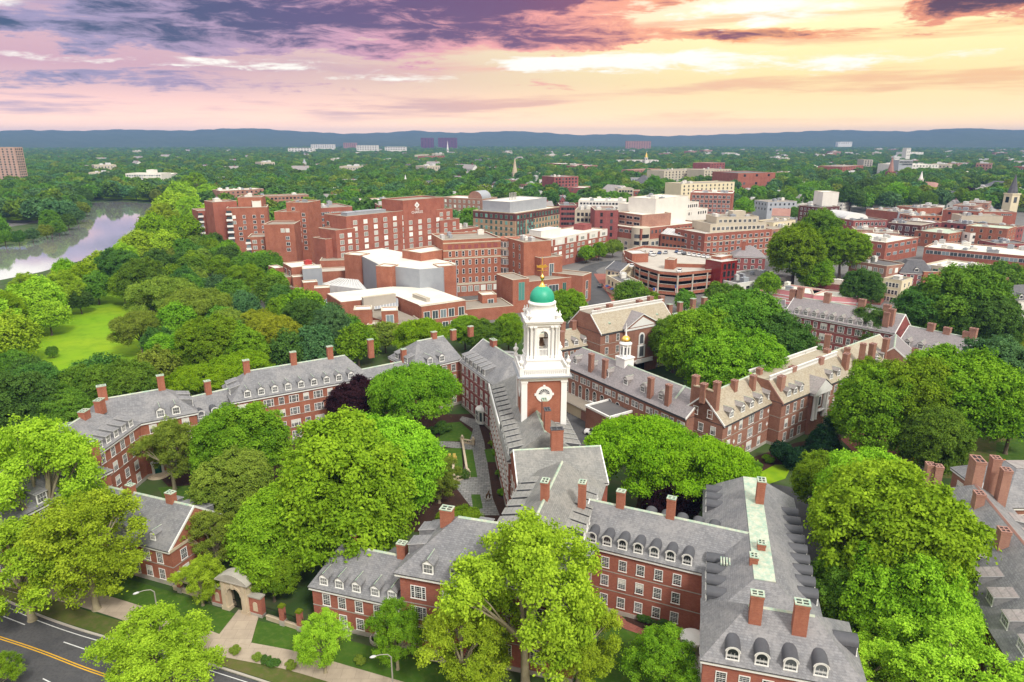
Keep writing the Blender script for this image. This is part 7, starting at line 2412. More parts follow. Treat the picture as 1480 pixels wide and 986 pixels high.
# ================================================================== trees
def leaves(name, seed, lobes, n, size, flat_=1.0, shell=(0.62, 1.06), spray=0, sr=0.42):
    """crown mesh: leaf-sized rhombs spread over clumps; lobes = list of (x, y, z, r, weight)"""
    g = np.random.default_rng(seed)
    lob = np.array(lobes, float)
    nleaf, n = n, (spray or n)
    k = g.choice(len(lob), n, p=(lob[:, 3] ** 2 * lob[:, 4]) / (lob[:, 3] ** 2 * lob[:, 4]).sum())
    d = g.normal(size=(n, 3))
    d[:, 2] += 0.35
    d /= np.linalg.norm(d, axis=1)[:, None]
    rad = lob[k, 3] * (shell[0] + (shell[1] - shell[0]) * g.random(n) ** 0.55)
    # ragged clumps
    rad *= 1.0 + 0.16 * np.sin(d[:, 0] * 7 + k) * np.cos(d[:, 1] * 6 + 2 * k)
    p = lob[k, :3] + d * rad[:, None] * np.array([1, 1, flat_])
    # thin out what lies deep inside other clumps
    keep = np.ones(n, bool)
    for j in range(len(lob)):
        dd = (p - lob[j, :3]) / np.array([1, 1, flat_])
        keep &= ~((np.linalg.norm(dd, axis=1) < lob[j, 3] * 0.62) & (k != j))
    p, d, k = p[keep], d[keep], k[keep]
    stint = g.random(len(p))
    if spray:
        # leaves gathered in sprays at the twig ends, with gaps between them
        q = g.integers(0, len(p), nleaf)
        off = g.normal(size=(nleaf, 3)) * sr * np.array([1, 1, 0.62])
        off += d[q] * (np.abs(g.normal(size=(nleaf, 1))) * sr * 0.55)
        off[:, 2] -= 0.35 * (off[:, 0] ** 2 + off[:, 1] ** 2)
        p, d, k, stint = p[q] + off, d[q], k[q], stint[q]
    n = len(p)
    nrm = d * 0.7 + g.normal(size=(n, 3)) * 0.55 + np.array([0, 0, 0.35])
    nrm /= np.linalg.norm(nrm, axis=1)[:, None]
    t1 = np.cross(nrm, g.normal(size=(n, 3)))
    t1 /= np.linalg.norm(t1, axis=1)[:, None]
    t2 = np.cross(nrm, t1)
    s = size * (0.7 + 0.6 * g.random(n))
    a, b = t1 * s[:, None], t2 * (s * 0.58)[:, None]
    v = np.stack([p - a, p - b * 1.0 + a * 0.1, p + a, p + b * 1.0 + a * 0.1], 1).reshape(-1, 3)
    tl = g.random(len(lob))
    tint = np.clip(0.05 + 0.35 * tl[k] + 0.32 * stint + 0.33 * g.random(n), 0, 1)
    me = bpy.data.meshes.new(name)
    me.vertices.add(4 * n)
    me.vertices.foreach_set('co', v.astype(np.float32).ravel())
    me.loops.add(4 * n)
    me.loops.foreach_set('vertex_index', np.arange(4 * n, dtype=np.int32))
    me.polygons.add(n)
    me.polygons.foreach_set('loop_start', np.arange(0, 4 * n, 4, dtype=np.int32))
    try:
        me.polygons.foreach_set('loop_total', np.full(n, 4, dtype=np.int32))
    except Exception:
        pass
    at = me.attributes.new('tint', 'FLOAT', 'FACE')
    at.data.foreach_set('value', tint.astype(np.float32))
    me.materials.append(MATS['leaf_mid'])
    me.update(calc_edges=True)
    return me


def trunk(name, seed, lobes, h_split, r0, mat, nlimb=8):
    g = random.Random(seed)
    mb = MB()
    top = (g.uniform(-0.3, 0.3), g.uniform(-0.3, 0.3), h_split)
    mb.tube([(0, 0, -0.1), (0.02, 0, 0.5), (top[0] * 0.5, top[1] * 0.5, h_split * 0.55), top], [r0 * 1.45, r0, r0 * 0.85, r0 * 0.72], 9)
    L_ = sorted(lobes, key=lambda q: -q[3])[:nlimb]
    for x, y, z, r, w in L_:
        m1 = (top[0] + (x - top[0]) * 0.4 + g.uniform(-0.4, 0.4), top[1] + (y - top[1]) * 0.4 + g.uniform(-0.4, 0.4), top[2] + (z - top[2]) * 0.5)
        mb.tube([top, m1, (x, y, z - 0.1)], [r0 * 0.5, r0 * 0.33, r0 * 0.12], 6)
        for k in range(2):
            e = (x + g.uniform(-1, 1) * r * 0.7, y + g.uniform(-1, 1) * r * 0.7, z + g.uniform(0, 0.8) * r)
            mb.tube([m1, ((m1[0] + e[0]) / 2, (m1[1] + e[1]) / 2, (m1[2] + e[2]) / 2 + 0.2), e], [r0 * 0.22, r0 * 0.15, r0 * 0.05], 5)
    return mb.mesh(name, [mat])


def lobes_round(seed, R_=7.0, zc=8.5, rz=5.6, n=46, lo=0.20, hi=0.34, zmin=-0.55, sep=0.36):
    """clumps over an uneven ellipsoid"""
    g = random.Random(seed)
    out = [(0, 0, zc - 0.5, R_ * 0.55, 0.25)]
    ph = [g.uniform(0, 6.28) for _ in range(3)]
    tries = 0
    while len(out) < n and tries < 4000:
        tries += 1
        z = g.uniform(zmin, 1.0)
        a = g.uniform(0, 2 * math.pi)
        q = math.sqrt(max(0, 1 - z * z))
        r = R_ * g.uniform(lo, hi)
        env = 1 + 0.17 * math.sin(2 * a + ph[0]) + 0.09 * math.sin(3 * a + ph[1]) + 0.08 * math.sin(3 * z + ph[2])
        m = (R_ - r * 0.85) * env * g.uniform(0.82, 1.0)
        p = (q * math.cos(a) * m, q * math.sin(a) * m, zc + z * (rz - r * 0.7) * env)
        if min((math.dist(p, o[:3]) / (r + o[3]) for o in out[1:]), default=1) < sep:
            continue
        out.append((*p, r, g.uniform(0.7, 1.3)))
    return out


def lobes_open(seed, R_=7.0, zc=8.5, rz=6.0, n=48):
    """plane tree: many small separate sprays with gaps"""
    g = random.Random(seed)
    out = []
    tries = 0
    while len(out) < n and tries < 6000:
        tries += 1
        z = g.uniform(-0.7, 1.0)
        a = g.uniform(0, 2 * math.pi)
        q = math.sqrt(max(0, 1 - z * z)) * math.sqrt(g.uniform(0.12, 1))
        r = R_ * g.uniform(0.10, 0.19)
        m = R_ - r * 0.5
        p = (q * math.cos(a) * m, q * math.sin(a) * m, zc + z * rz * g.uniform(0.75, 1.0))
        if min((math.dist(p, o[:3]) / (r + o[3]) for o in out), default=1) < 0.56:
            continue
        out.append((*p, r, g.uniform(0.6, 1.3)))
    return out


def lobes_flat(seed, R_=7.0, zc=8.0, n=44):
    """honey locust: broad layered plates under a flat dome"""
    g = random.Random(seed)
    out = []
    while len(out) < n:
        a = g.uniform(0, 2 * math.pi)
        q = math.sqrt(g.uniform(0, 1))
        r = R_ * g.uniform(0.16, 0.27)
        top = zc + 3.0 * (1 - q * q) ** 0.5
        z = top - g.choice([0, 0, 0, 1.6, 3.0]) * g.uniform(0.6, 1.2)
        p = (q * math.cos(a) * (R_ - r * 0.6), q * math.sin(a) * (R_ - r * 0.6), z)
        if min((math.dist(p, o[:3]) / (r + o[3]) for o in out), default=1) < 0.36:
            continue
        out.append((*p, r, 1.0))
    return out


def lobes_cone(seed, R_=7.0, h=17.0, n=60):
    g = random.Random(seed)
    out = []
    for i in range(n):
        u = (i + 0.5) / n
        z = 1.6 + (h - 2.2) * u
        rr = R_ * (1 - u) ** 0.8
        a = i * 2.4 + g.uniform(-0.4, 0.4)
        out.append((math.cos(a) * rr * 0.68, math.sin(a) * rr * 0.68, z, max(0.5, rr * 0.38), 1.0))
    return out


KIND = {}


def kind(key, lob, n, size, bark='bark', split=4.2, r0=0.42, flat_=1.0, seed=1, shell=(0.62, 1.06), spray=0, sr=0.42, nlimb=9):
    KIND[key] = (leaves('crown', seed, lob, n, size, flat_, shell, spray, sr), trunk('trunk', seed, lob, split, r0, bark, nlimb))


for i in range(4):
    L_ = lobes_round(20 + i, n=46 + 4 * i, lo=0.15, hi=0.31, sep=0.52)
    kind('round%d' % i, L_, 90000, 0.18, seed=30 + i, spray=2500, sr=0.30, shell=(0.6, 1.12))
for i in range(3):
    L_ = lobes_open(50 + i)
    kind('plane%d' % i, L_, 46000, 0.15, 'bark_pale', seed=60 + i, shell=(0.3, 1.3), spray=950, sr=0.30, nlimb=18)
for i in range(2):
    L_ = lobes_flat(70 + i)
    kind('locust%d' % i, L_, 80000, 0.15, flat_=0.62, seed=80 + i, split=3.6, spray=2000, sr=0.30)
kind('cone0', lobes_cone(90), 40000, 0.2, seed=91, split=12, spray=1500, sr=0.4)
for i in range(2):
    L_ = lobes_round(95 + i, n=22, zc=6.0, rz=5.6, zmin=-0.9, lo=0.26, hi=0.42)
    kind('bush%d' % i, L_, 9000, 0.42, seed=97 + i, split=1.6, r0=0.3)
for i in range(5):
    L_ = lobes_round(100 + i, n=34 + 3 * i, lo=0.22, hi=0.36)
    kind('mid%d' % i, L_, 16000, 0.36, seed=110 + i, spray=900, sr=0.55)
for i in range(2):
    L_ = lobes_flat(130 + i, n=36)
    kind('midflat%d' % i, L_, 14000, 0.34, flat_=0.62, seed=132 + i, spray=800, sr=0.5)
SHADE = {'leaf_lime': 'lime green', 'leaf_yellow': 'yellow green', 'leaf_bright': 'bright green', 'leaf_mid': 'mid green', 'leaf_deep': 'deep green', 'leaf_blue': 'blue green',
         'leaf_olive': 'olive green', 'leaf_locust': 'bright yellowish', 'leaf_gold': 'golden green', 'leaf_copper': 'dark purple', 'leaf_conifer': 'dark bluish'}
TREES = []


def tree(kd, x, y, s, mat, label, sz=1.0, group=None, name='tree', rot=None, parts=True):
    cr, tk = KIND[kd]
    rz = rng.uniform(0, 6.28) if rot is None else rot
    o = bpy.data.objects.new(name, None)
    COL.objects.link(o)
    o.location, o.rotation_euler, o.scale = (x, y, 0), (0, 0, rz), (s, s, s * sz)
    tag(o, label, 'shrub' if name == 'shrub' else 'tree', group)
    c = link('crown', cr, o)
    c.material_slots[0].link = 'OBJECT'
    c.material_slots[0].material = MATS[mat]
    link('trunk', tk, o)
    TREES.append((x, y, 7.0 * s))
    return o


def tree_px(kd, px, py, rpx, mat, label, sz=1.0, zk=8.5, **kw):
    """crown centre and radius as seen at a photo pixel"""
    s = 1.0
    for _ in range(8):
        z = zk * s * sz
        p = P(px, py, z)
        dist = p.y * CP + (CAM_H - z) * SP
        s = 0.5 * s + 0.5 * (rpx * dist / FPX) / 7.0
    return tree(kd, p.x, p.y, s, mat, label, sz, **kw)


NEAR = [
    # kind, px, py, radius px, material, label, vertical stretch
    ('plane0', 58, 704, 94, 'leaf_yellow', 'huge yellow green plane tree at the left edge over the road', 1.15),
    ('plane1', 122, 792, 86, 'leaf_yellow', 'open yellow green plane tree hiding the gabled house front', 1.0),
    ('plane2', 28, 815, 88, 'leaf_yellow', 'lower plane tree at the left edge overhanging the asphalt road', 0.9),
    ('plane2', -8, 975, 38, 'leaf_bright', 'green branch end of a street tree in the bottom left corner', 0.8),
    ('plane1', 225, 955, 88, 'leaf_yellow', 'yellow green street tree at the kerb hiding the yellow road line', 0.85),
    ('plane0', 288, 838, 36, 'leaf_yellow', 'small thin tree on the lawn left of the stone gate', 1.0),
    ('plane2', 466, 925, 40, 'leaf_yellow', 'young street tree beside the pavement below the low wing', 1.2),
    ('plane1', 572, 915, 42, 'leaf_bright', 'slender tree at the joint of low wing and tall pavilion', 1.25),
    ('plane0', 760, 865, 122, 'leaf_yellow', 'very large yellow green plane tree before the tall front pavilion', 1.05),
    ('plane2', 672, 930, 72, 'leaf_yellow', 'lower left companion of the very large front plane tree', 1.0),
    ('plane1', 838, 925, 62, 'leaf_yellow', 'lower right companion of the very large front plane tree', 1.0),
    ('plane1', 955, 960, 58, 'leaf_bright', 'small green tree on the inner lawn below the brick wing', 0.9),
    ('plane2', 1250, 965, 58, 'leaf_yellow', 'small yellowish tree at the bottom right before the end pavilion', 0.9),
    ('plane0', 1370, 965, 98, 'leaf_yellow', 'wide yellow green tree at the bottom right corner', 0.8),
    ('round0', 500, 712, 108, 'leaf_lime', 'biggest bright green court tree in front of the left range', 1.0),
    ('round2', 560, 672, 78, 'leaf_lime', 'bright green court tree right behind the biggest court tree', 1.0),
    ('round1', 405, 765, 72, 'leaf_lime', 'bright green court tree with low branches behind the stone gate', 1.0),
    ('round3', 340, 705, 56, 'leaf_olive', 'lighter feathery court tree left of the biggest court tree', 0.95),
    ('round3', 392, 828, 36, 'leaf_bright', 'dark lower tree just right of the stone gate', 1.1),
    ('round1', 345, 640, 62, 'leaf_bright', 'rich green round tree before the long left range', 1.0),
    ('plane0', 244, 652, 46, 'leaf_olive', 'small olive tree before the far left pavilion', 1.1),
    ('locust0', 600, 565, 62, 'leaf_bright', 'tall spreading court tree with forked pale trunk', 1.15),
    ('round2', 515, 585, 40, 'leaf_copper', 'dark purple copper beech by the long left range', 1.0),
    ('plane1', 634, 690, 34, 'leaf_olive', 'thin olive tree by the flagstone terrace', 1.0),
    ('round3', 664, 758, 32, 'leaf_bright', 'small leafy tree at the foot of the terrace', 0.8),
    ('plane2', 310, 775, 44, 'leaf_olive', 'wispy tree behind the gable ended house', 1.0),
    ('locust0', 930, 648, 78, 'leaf_locust', 'broad flat topped locust tree right of the cross gable', 1.0),
    ('locust1', 1012, 678, 76, 'leaf_locust', 'second broad locust tree nearer the brick wing', 1.0),
    ('round0', 970, 728, 40, 'leaf_copper', 'purple leaved tree behind the seven dark dormers', 0.9),
    ('round2', 1285, 778, 106, 'leaf_lime', 'giant lime green tree between copper topped wing and slate hall', 1.1),
    ('round0', 1245, 725, 78, 'leaf_lime', 'lime green tree forming the upper left of the giant tree', 1.0),
    ('round1', 1308, 862, 84, 'leaf_lime', 'lower lime green tree touching the slate hall', 1.1),
    ('round3', 1185, 700, 44, 'leaf_bright', 'mid sized green tree before the shaded brick court', 1.0),
    ('round1', 1240, 860, 62, 'leaf_mid', 'shaded tree in the gap beside the barrel dormers', 1.0),
    ('cone0', 1192, 634, 30, 'leaf_conifer', 'dark conifer before the columned portico', 1.0),
    ('bush0', 1140, 652, 26, 'leaf_conifer', 'dark round shrub tree beside the conifer', 0.8),
    ('round1', 1262, 592, 62, 'leaf_bright', 'green tree right of the conifer by the brick court', 1.1),
    ('round3', 1385, 580, 76, 'leaf_bright', 'large bright green tree over the common at right', 1.0),
    ('round0', 1315, 590, 66, 'leaf_bright', 'bright green tree filling the middle of the right hand grove', 1.1),
    ('round2', 1255, 550, 36, 'leaf_bright', 'smaller green tree against the balustraded range', 1.0),
    ('round2', 1350, 640, 52, 'leaf_mid', 'darker low tree under the right hand grove', 1.1),
    ('round1', 1440, 545, 62, 'leaf_blue', 'pale blue green tree at the right edge', 1.0),
    ('round0', 1465, 600, 46, 'leaf_blue', 'shaded blue green tree on the common at the right edge', 1.1),
    ('round0', 1010, 505, 62, 'leaf_bright', 'bright green quad tree below the entrance block', 1.0),
    ('round3', 1062, 485, 66, 'leaf_mid', 'mid green quad tree in the middle of the dark clump', 1.0),
    ('round1', 1125, 505, 58, 'leaf_deep', 'deep green quad tree at the right of the dark clump', 1.0),
    ('round2', 1060, 535, 62, 'leaf_bright', 'bright green quad tree nearest the brick gable', 1.0),
    ('round2', 975, 492, 40, 'leaf_mid', 'mid green quad tree touching the entrance block', 1.0),
    ('round0', 1260, 478, 36, 'leaf_deep', 'olive dark tree before the long residence', 1.0),
    ('round1', 1395, 440, 62, 'leaf_mid', 'big green tree behind the right brick wing', 1.0),
    ('round2', 1345, 452, 48, 'leaf_deep', 'deep green tree between yellow house and right wing', 1.0),
    ('round3', 1420, 470, 46, 'leaf_deep', 'deep green tree before the clapboard house', 1.0),
    ('round3', 1150, 368, 44, 'leaf_bright', 'bright green tree left of the dark walk up block', 1.0),
    ('round0', 1185, 345, 38, 'leaf_mid', 'tall mid green tree below the dark walk up block', 1.1),
    ('round2', 1218, 362, 34, 'leaf_bright', 'bright green tree left of the wedge shaped office', 1.0),
    ('round1', 1180, 395, 28, 'leaf_bright', 'light green tree above the brown sheds', 0.9),
    ('round1', 1246, 415, 28, 'leaf_deep', 'round dark tree beside the yellow house', 1.0),
    ('round2', 1465, 496, 26, 'leaf_gold', 'golden yellow tree at the right edge', 1.0),
    ('mid1', 1455, 400, 24, 'leaf_mid', 'round green tree right of the cream low office', 0.9),
    ('mid0', 1110, 412, 20, 'leaf_bright', 'small bright tree beside the pink shop', 0.9),
    ('mid2', 912, 425, 22, 'leaf_mid', 'street tree at the curved corner of the garage', 1.0),
    ('mid3', 1040, 425, 18, 'leaf_mid', 'left street tree before the red stair tower', 1.0),
    ('mid1', 1062, 428, 17, 'leaf_mid', 'right street tree before the red stair tower', 1.0),
    ('mid4', 990, 434, 16, 'leaf_mid', 'street tree before the middle of the garage', 1.0),
    ('mid0', 945, 436, 14, 'leaf_bright', 'small street tree behind the entrance block', 1.0),
    ('mid2', 848, 366, 12, 'leaf_bright', 'left tree on the plaza before the raised lodging block', 1.0),
    ('mid3', 866, 362, 12, 'leaf_bright', 'middle tree on the plaza before the raised lodging block', 1.0),
    ('mid1', 886, 358, 12, 'leaf_olive', 'right tree on the plaza before the raised lodging block', 1.0),
    ('round3', 815, 448, 30, 'leaf_bright', 'bright tree right of the tower behind the dome', 1.0),
    ('round0', 735, 480, 26, 'leaf_bright', 'leafy tree just left of the belfry', 1.0),
    ('round1', 700, 485, 28, 'leaf_mid', 'tree between corner pavilion and belfry', 0.9),
    ('locust1', 612, 482, 40, 'leaf_locust', 'spreading light tree behind the corner pavilion', 1.0),
    ('round2', 672, 478, 26, 'leaf_bright', 'low bright tree behind the corner pavilion chimneys', 0.9),
    ('mid2', 556, 485, 24, 'leaf_olive', 'olive tree beside the stepped brick school walls', 0.9),
    ('round1', 480, 478, 34, 'leaf_blue', 'blue green tree at the corner of the brick school', 1.1),
    ('round0', 440, 465, 34, 'leaf_deep', 'deep green tree left of the brick school corner', 1.0),
    ('locust1', 345, 530, 46, 'leaf_locust', 'yellowish spreading tree behind the long left range', 0.8),
    ('locust0', 285, 548, 44, 'leaf_locust', 'yellowish spreading tree behind the far left pavilion', 0.8),
    ('round2', 405, 490, 36, 'leaf_gold', 'golden green tree in the park behind the left range', 1.0),
    ('round3', 375, 476, 28, 'leaf_gold', 'smaller golden green tree in the park', 1.0),
    ('round1', 330, 475, 34, 'leaf_olive', 'olive topped tree in the park hollow', 0.9),
    ('round3', 300, 500, 44, 'leaf_bright', 'bright green park tree behind the left range', 1.0),
    ('round0', 250, 515, 40, 'leaf_bright', 'bright green tree at the edge of the park lawn', 0.9),
    ('round1', 350, 505, 40, 'leaf_bright', 'bright green tree between golden tree and left range', 0.9),
    ('locust0', 200, 470, 36, 'leaf_olive', 'wide olive tree at the right edge of the park lawn', 1.0),
    ('locust1', 235, 425, 46, 'leaf_olive', 'broad olive tree overhanging the park lawn', 1.0),
    ('locust0', 285, 440, 44, 'leaf_olive', 'broad olive tree in the middle of the park', 1.0),
    ('round2', 115, 435, 16, 'leaf_deep', 'small dark tree standing on the park lawn', 1.0),
    ('mid3', 75, 508, 8, 'leaf_mid', 'tiny round tree alone on the park lawn', 1.0),
    ('round1', 22, 528, 24, 'leaf_mid', 'round tree at the left edge of the park lawn', 1.0),
    ('round2', 56, 568, 46, 'leaf_deep', 'deep green tree before the lawn at left', 1.0),
    ('round0', 128, 570, 44, 'leaf_mid', 'mid green tree below the park lawn', 1.0),
    ('round3', 190, 560, 42, 'leaf_mid', 'mid green tree between lawn and far left pavilion', 1.0),
    ('round1', 20, 590, 56, 'leaf_deep', 'dark tree at the left edge below the park', 1.0),
    ('round2', 95, 598, 40, 'leaf_mid', 'tree behind the left range chimneys', 1.0),
    ('round1', 205, 405, 34, 'leaf_mid', 'dense green tree above the park lawn', 1.0),
    ('round2', 175, 388, 30, 'leaf_deep', 'dark green tree above the park lawn', 1.0),
    ('round0', 352, 408, 26, 'leaf_bright', 'vivid green tree among dark ones below the stepped apartments', 1.0),
    ('round3', 330, 368, 20, 'leaf_bright', 'vivid green tree at the foot of the apartment block', 1.0),
]
for kd, px, py, r, mt, lb, sz in NEAR:
    tree_px(kd, px, py, r, mt, lb, sz)
SH = [(716, 585, 8, 'leaf_bright'), (700, 592, 7, 'leaf_mid'), (694, 588, 6, 'leaf_deep'), (712, 598, 7, 'leaf_mid'), (728, 596, 5, 'leaf_bright'), (718, 626, 10, 'leaf_bright'), (719, 655, 10, 'leaf_bright'), (726, 668, 8, 'leaf_mid'), (724, 686, 9, 'leaf_mid'), (729, 712, 9, 'leaf_bright'), (712, 642, 7, 'leaf_olive'), (640, 618, 14, 'leaf_deep'), (622, 625, 12, 'leaf_deep'),
      (936, 892, 13, 'leaf_deep'), (962, 904, 14, 'leaf_deep'), (915, 884, 9, 'leaf_deep'), (985, 916, 9, 'leaf_mid'), (1090, 672, 10, 'leaf_mid'), (1110, 664, 9, 'leaf_bright'), (1130, 660, 9, 'leaf_mid'), (940, 600, 9, 'leaf_deep'),
      (300, 862, 11, 'leaf_mid'), (420, 962, 9, 'leaf_olive'), (395, 958, 9, 'leaf_deep'), (372, 950, 8, 'leaf_olive'), (384, 953, 8, 'leaf_deep'), (340, 940, 9, 'leaf_olive'), (255, 905, 12, 'leaf_olive'), (520, 955, 9, 'leaf_olive')]
for i, (px, py, r, mt) in enumerate(SH):
    tree_px('bush%d' % (i % 2), px, py, r, mt, '%s shrub %s' % (SHADE[mt], 'by the courtyard terrace' if 600 < px < 735 and py < 720 else 'in the brick wing bed' if py > 880 and px > 880 else 'beside the pavement' if px < 600 else 'near the right brick block'),
            0.62, zk=5.0, name='shrub', group='garden shrubs')

# river side plane trees: one row
SYC = [(282, 268, 19), (262, 284, 21), (252, 300, 24), (236, 318, 25), (222, 332, 24), (200, 352, 26), (175, 366, 25), (150, 380, 26), (120, 390, 28), (90, 402, 32), (60, 415, 34), (32, 424, 34), (5, 436, 38), (-25, 452, 44), (10, 470, 40), (275, 305, 22), (262, 335, 24), (240, 356, 24), (300, 282, 17), (292, 320, 22), (95, 378, 22), (40, 398, 24), (70, 440, 26)]
for i, (px, py, r) in enumerate(SYC):
    py, r = (py + 17, r * 0.92) if px < 135 else (py + 6, r * 0.92) if px < 210 else (py, r)
    tree_px(('mid%d' % (i % 5)) if i % 3 else ('plane%d' % (i % 2)), px, py, r, 'leaf_yellow' if i % 4 else 'leaf_locust', 'yellow green plane tree along the river bank', 1.0, group='plane trees along the river')


def inside(x, y, poly):
    c = False
    j = len(poly) - 1
    for i in range(len(poly)):
        xi, yi = poly[i]
        xj, yj = poly[j]
        if (yi > y) != (yj > y) and x < (xj - xi) * (y - yi) / (yj - yi + 1e-9) + xi:
            c = not c
        j = i
    return c


def clear(x, y, r, k=0.8):
    for fx, fy, fr in FOOT:
        if (x - fx) ** 2 + (y - fy) ** 2 < (fr + r * 0.62) ** 2:
            return False
    for tx, ty, tr in TREES:
        if (x - tx) ** 2 + (y - ty) ** 2 < ((tr + r) * k * 0.72) ** 2:
            return False
    return True


# the park between river and brick blocks
ZP = [(-20, 560), (-20, 480), (60, 440), (110, 415), (170, 385), (215, 360), (285, 318), (300, 345), (350, 378), (415, 385), (400, 420), (440, 440), (500, 470), (520, 500), (340, 530), (200, 560), (90, 600), (-20, 640)]
LAWN = [(155, 415), (20, 470), (5, 540), (110, 545), (180, 528), (212, 512), (222, 480), (205, 440), (185, 415)]
cnt = 0
g = random.Random(5)
for it in range(2600):
    x, y = g.uniform(-230, -40), g.uniform(150, 420)
    s = g.uniform(0.62, 1.0)
    px, py, _ = PIX(x, y, 8.5 * s)
    if not inside(px, py, ZP) or inside(px, py, LAWN) or not clear(x, y, 7 * s, 0.82):
        continue
    mt = g.choice(['leaf_mid', 'leaf_mid', 'leaf_deep', 'leaf_deep', 'leaf_blue', 'leaf_bright', 'leaf_olive'])
    tree('mid%d' % g.randrange(5), x, y, s, mt, '%s tree in the riverside park' % SHADE[mt], g.uniform(0.9, 1.15), group='park trees')
    cnt += 1
    if cnt > 62:
        break
# across the river, riverside and first rows behind the big blocks
RIV = [(r.x, r.y) for r in riv]
cnt = 0
ZF = [(0, 366), (40, 350), (85, 336), (115, 322), (126, 300), (100, 290), (0, 300)]
for it in range(9000):
    y = g.uniform(380, 1000)
    x = g.uniform(-0.78, 0.80) * y
    s = g.uniform(0.75, 1.15)
    px, py, _ = PIX(x, y, 8.5 * s)
    if py > 300 and px > 126 and not (px > 1060 and py < 300):
        continue
    if inside(x, y, RIV) or not clear(x, y, 7 * s, 0.85):
        continue
    if px < 95 and 303 < py < 332 and g.random() < 0.8:
        continue
    if 700 < px < 1070 and py > 262:
        continue
    if px > 1100 and py > 292:
        continue
    if 560 < px < 720 and py > 272:
        continue
    mt = g.choice(['leaf_mid', 'leaf_mid', 'leaf_deep', 'leaf_deep', 'leaf_blue', 'leaf_bright' if px > 1000 else 'leaf_deep'])
    if g.random() < 0.02:
        mt = 'leaf_copper'
    where = 'on the far river bank' if px < 250 else 'in the woods behind the hotel' if px < 700 else 'in the woods beyond the square'
    tree('mid%d' % g.randrange(5), x, y, s, mt, '%s tree %s' % (SHADE[mt], where), g.uniform(0.9, 1.1), group='trees ' + where)
    cnt += 1
    if cnt > 112:
        break
for px, py, r in ((4, 272, 12), (22, 270, 11), (40, 276, 12), (8, 286, 13), (30, 288, 12), (-14, 276, 14), (58, 282, 11), (75, 274, 11), (92, 284, 10), (50, 264, 9), (16, 262, 9), (-6, 264, 9), (66, 262, 8), (110, 270, 9)):
    tree_px('mid%d' % (px % 5), px, py, r, 'leaf_deep' if px % 2 else 'leaf_mid', '%s tree across the river before the pink tower' % SHADE['leaf_deep' if px % 2 else 'leaf_mid'], 1.0, group='trees before the pink tower')
for i, (px, py, r) in enumerate([(6, 350, 13), (26, 349, 12), (46, 345, 12), (66, 340, 12), (84, 334, 13), (98, 326, 13), (110, 317, 13), (118, 307, 12), (116, 297, 11), (-14, 352, 13), (102, 306, 11), (20, 306, 9), (38, 305, 9), (4, 307, 9), (54, 308, 8), (155, 277, 9), (175, 281, 9), (196, 282, 10), (215, 280, 11), (235, 279, 12), (250, 283, 11), (140, 279, 8), (170, 276, 10), (225, 284, 10)]):
    py, r = (py - 6, r * 0.8) if px < 130 else (py - 2, r * 0.85)
    tree_px('mid%d' % (i % 5), px, py, r, ['leaf_mid', 'leaf_deep', 'leaf_blue', 'leaf_olive'][i % 4], '%s bank tree across the river' % SHADE[['leaf_mid', 'leaf_deep', 'leaf_blue', 'leaf_olive'][i % 4]], 1.0, group='bank trees across the river')
SQ = [(1075, 300, 14), (1100, 296, 13), (1125, 290, 12), (1095, 280, 12), (1140, 282, 12), (1050, 292, 10), (1230, 285, 18), (1262, 284, 17), (1295, 282, 18), (1315, 285, 16), (1250, 275, 16), (1280, 272, 15), (1170, 275, 13), (1150, 270, 12), (1206, 272, 12), (1340, 290, 13), (1390, 285, 13), (1405, 288, 13), (1440, 290, 12), (1425, 282, 12), (1310, 255, 12), (945, 270, 16), (950, 282, 9), (1150, 308, 9), (890, 290, 9), (905, 288, 9), (1365, 280, 11), (795, 268, 9), (770, 275, 10), (755, 268, 11)]
for i, (px, py, r) in enumerate(SQ):
    tree_px('mid%d' % (i % 5), px, py, r, ['leaf_bright', 'leaf_mid', 'leaf_deep', 'leaf_mid'][i % 4], '%s tree among far roofs' % SHADE[['leaf_bright', 'leaf_mid', 'leaf_deep', 'leaf_mid'][i % 4]], 1.0, group='trees among the far roofs')

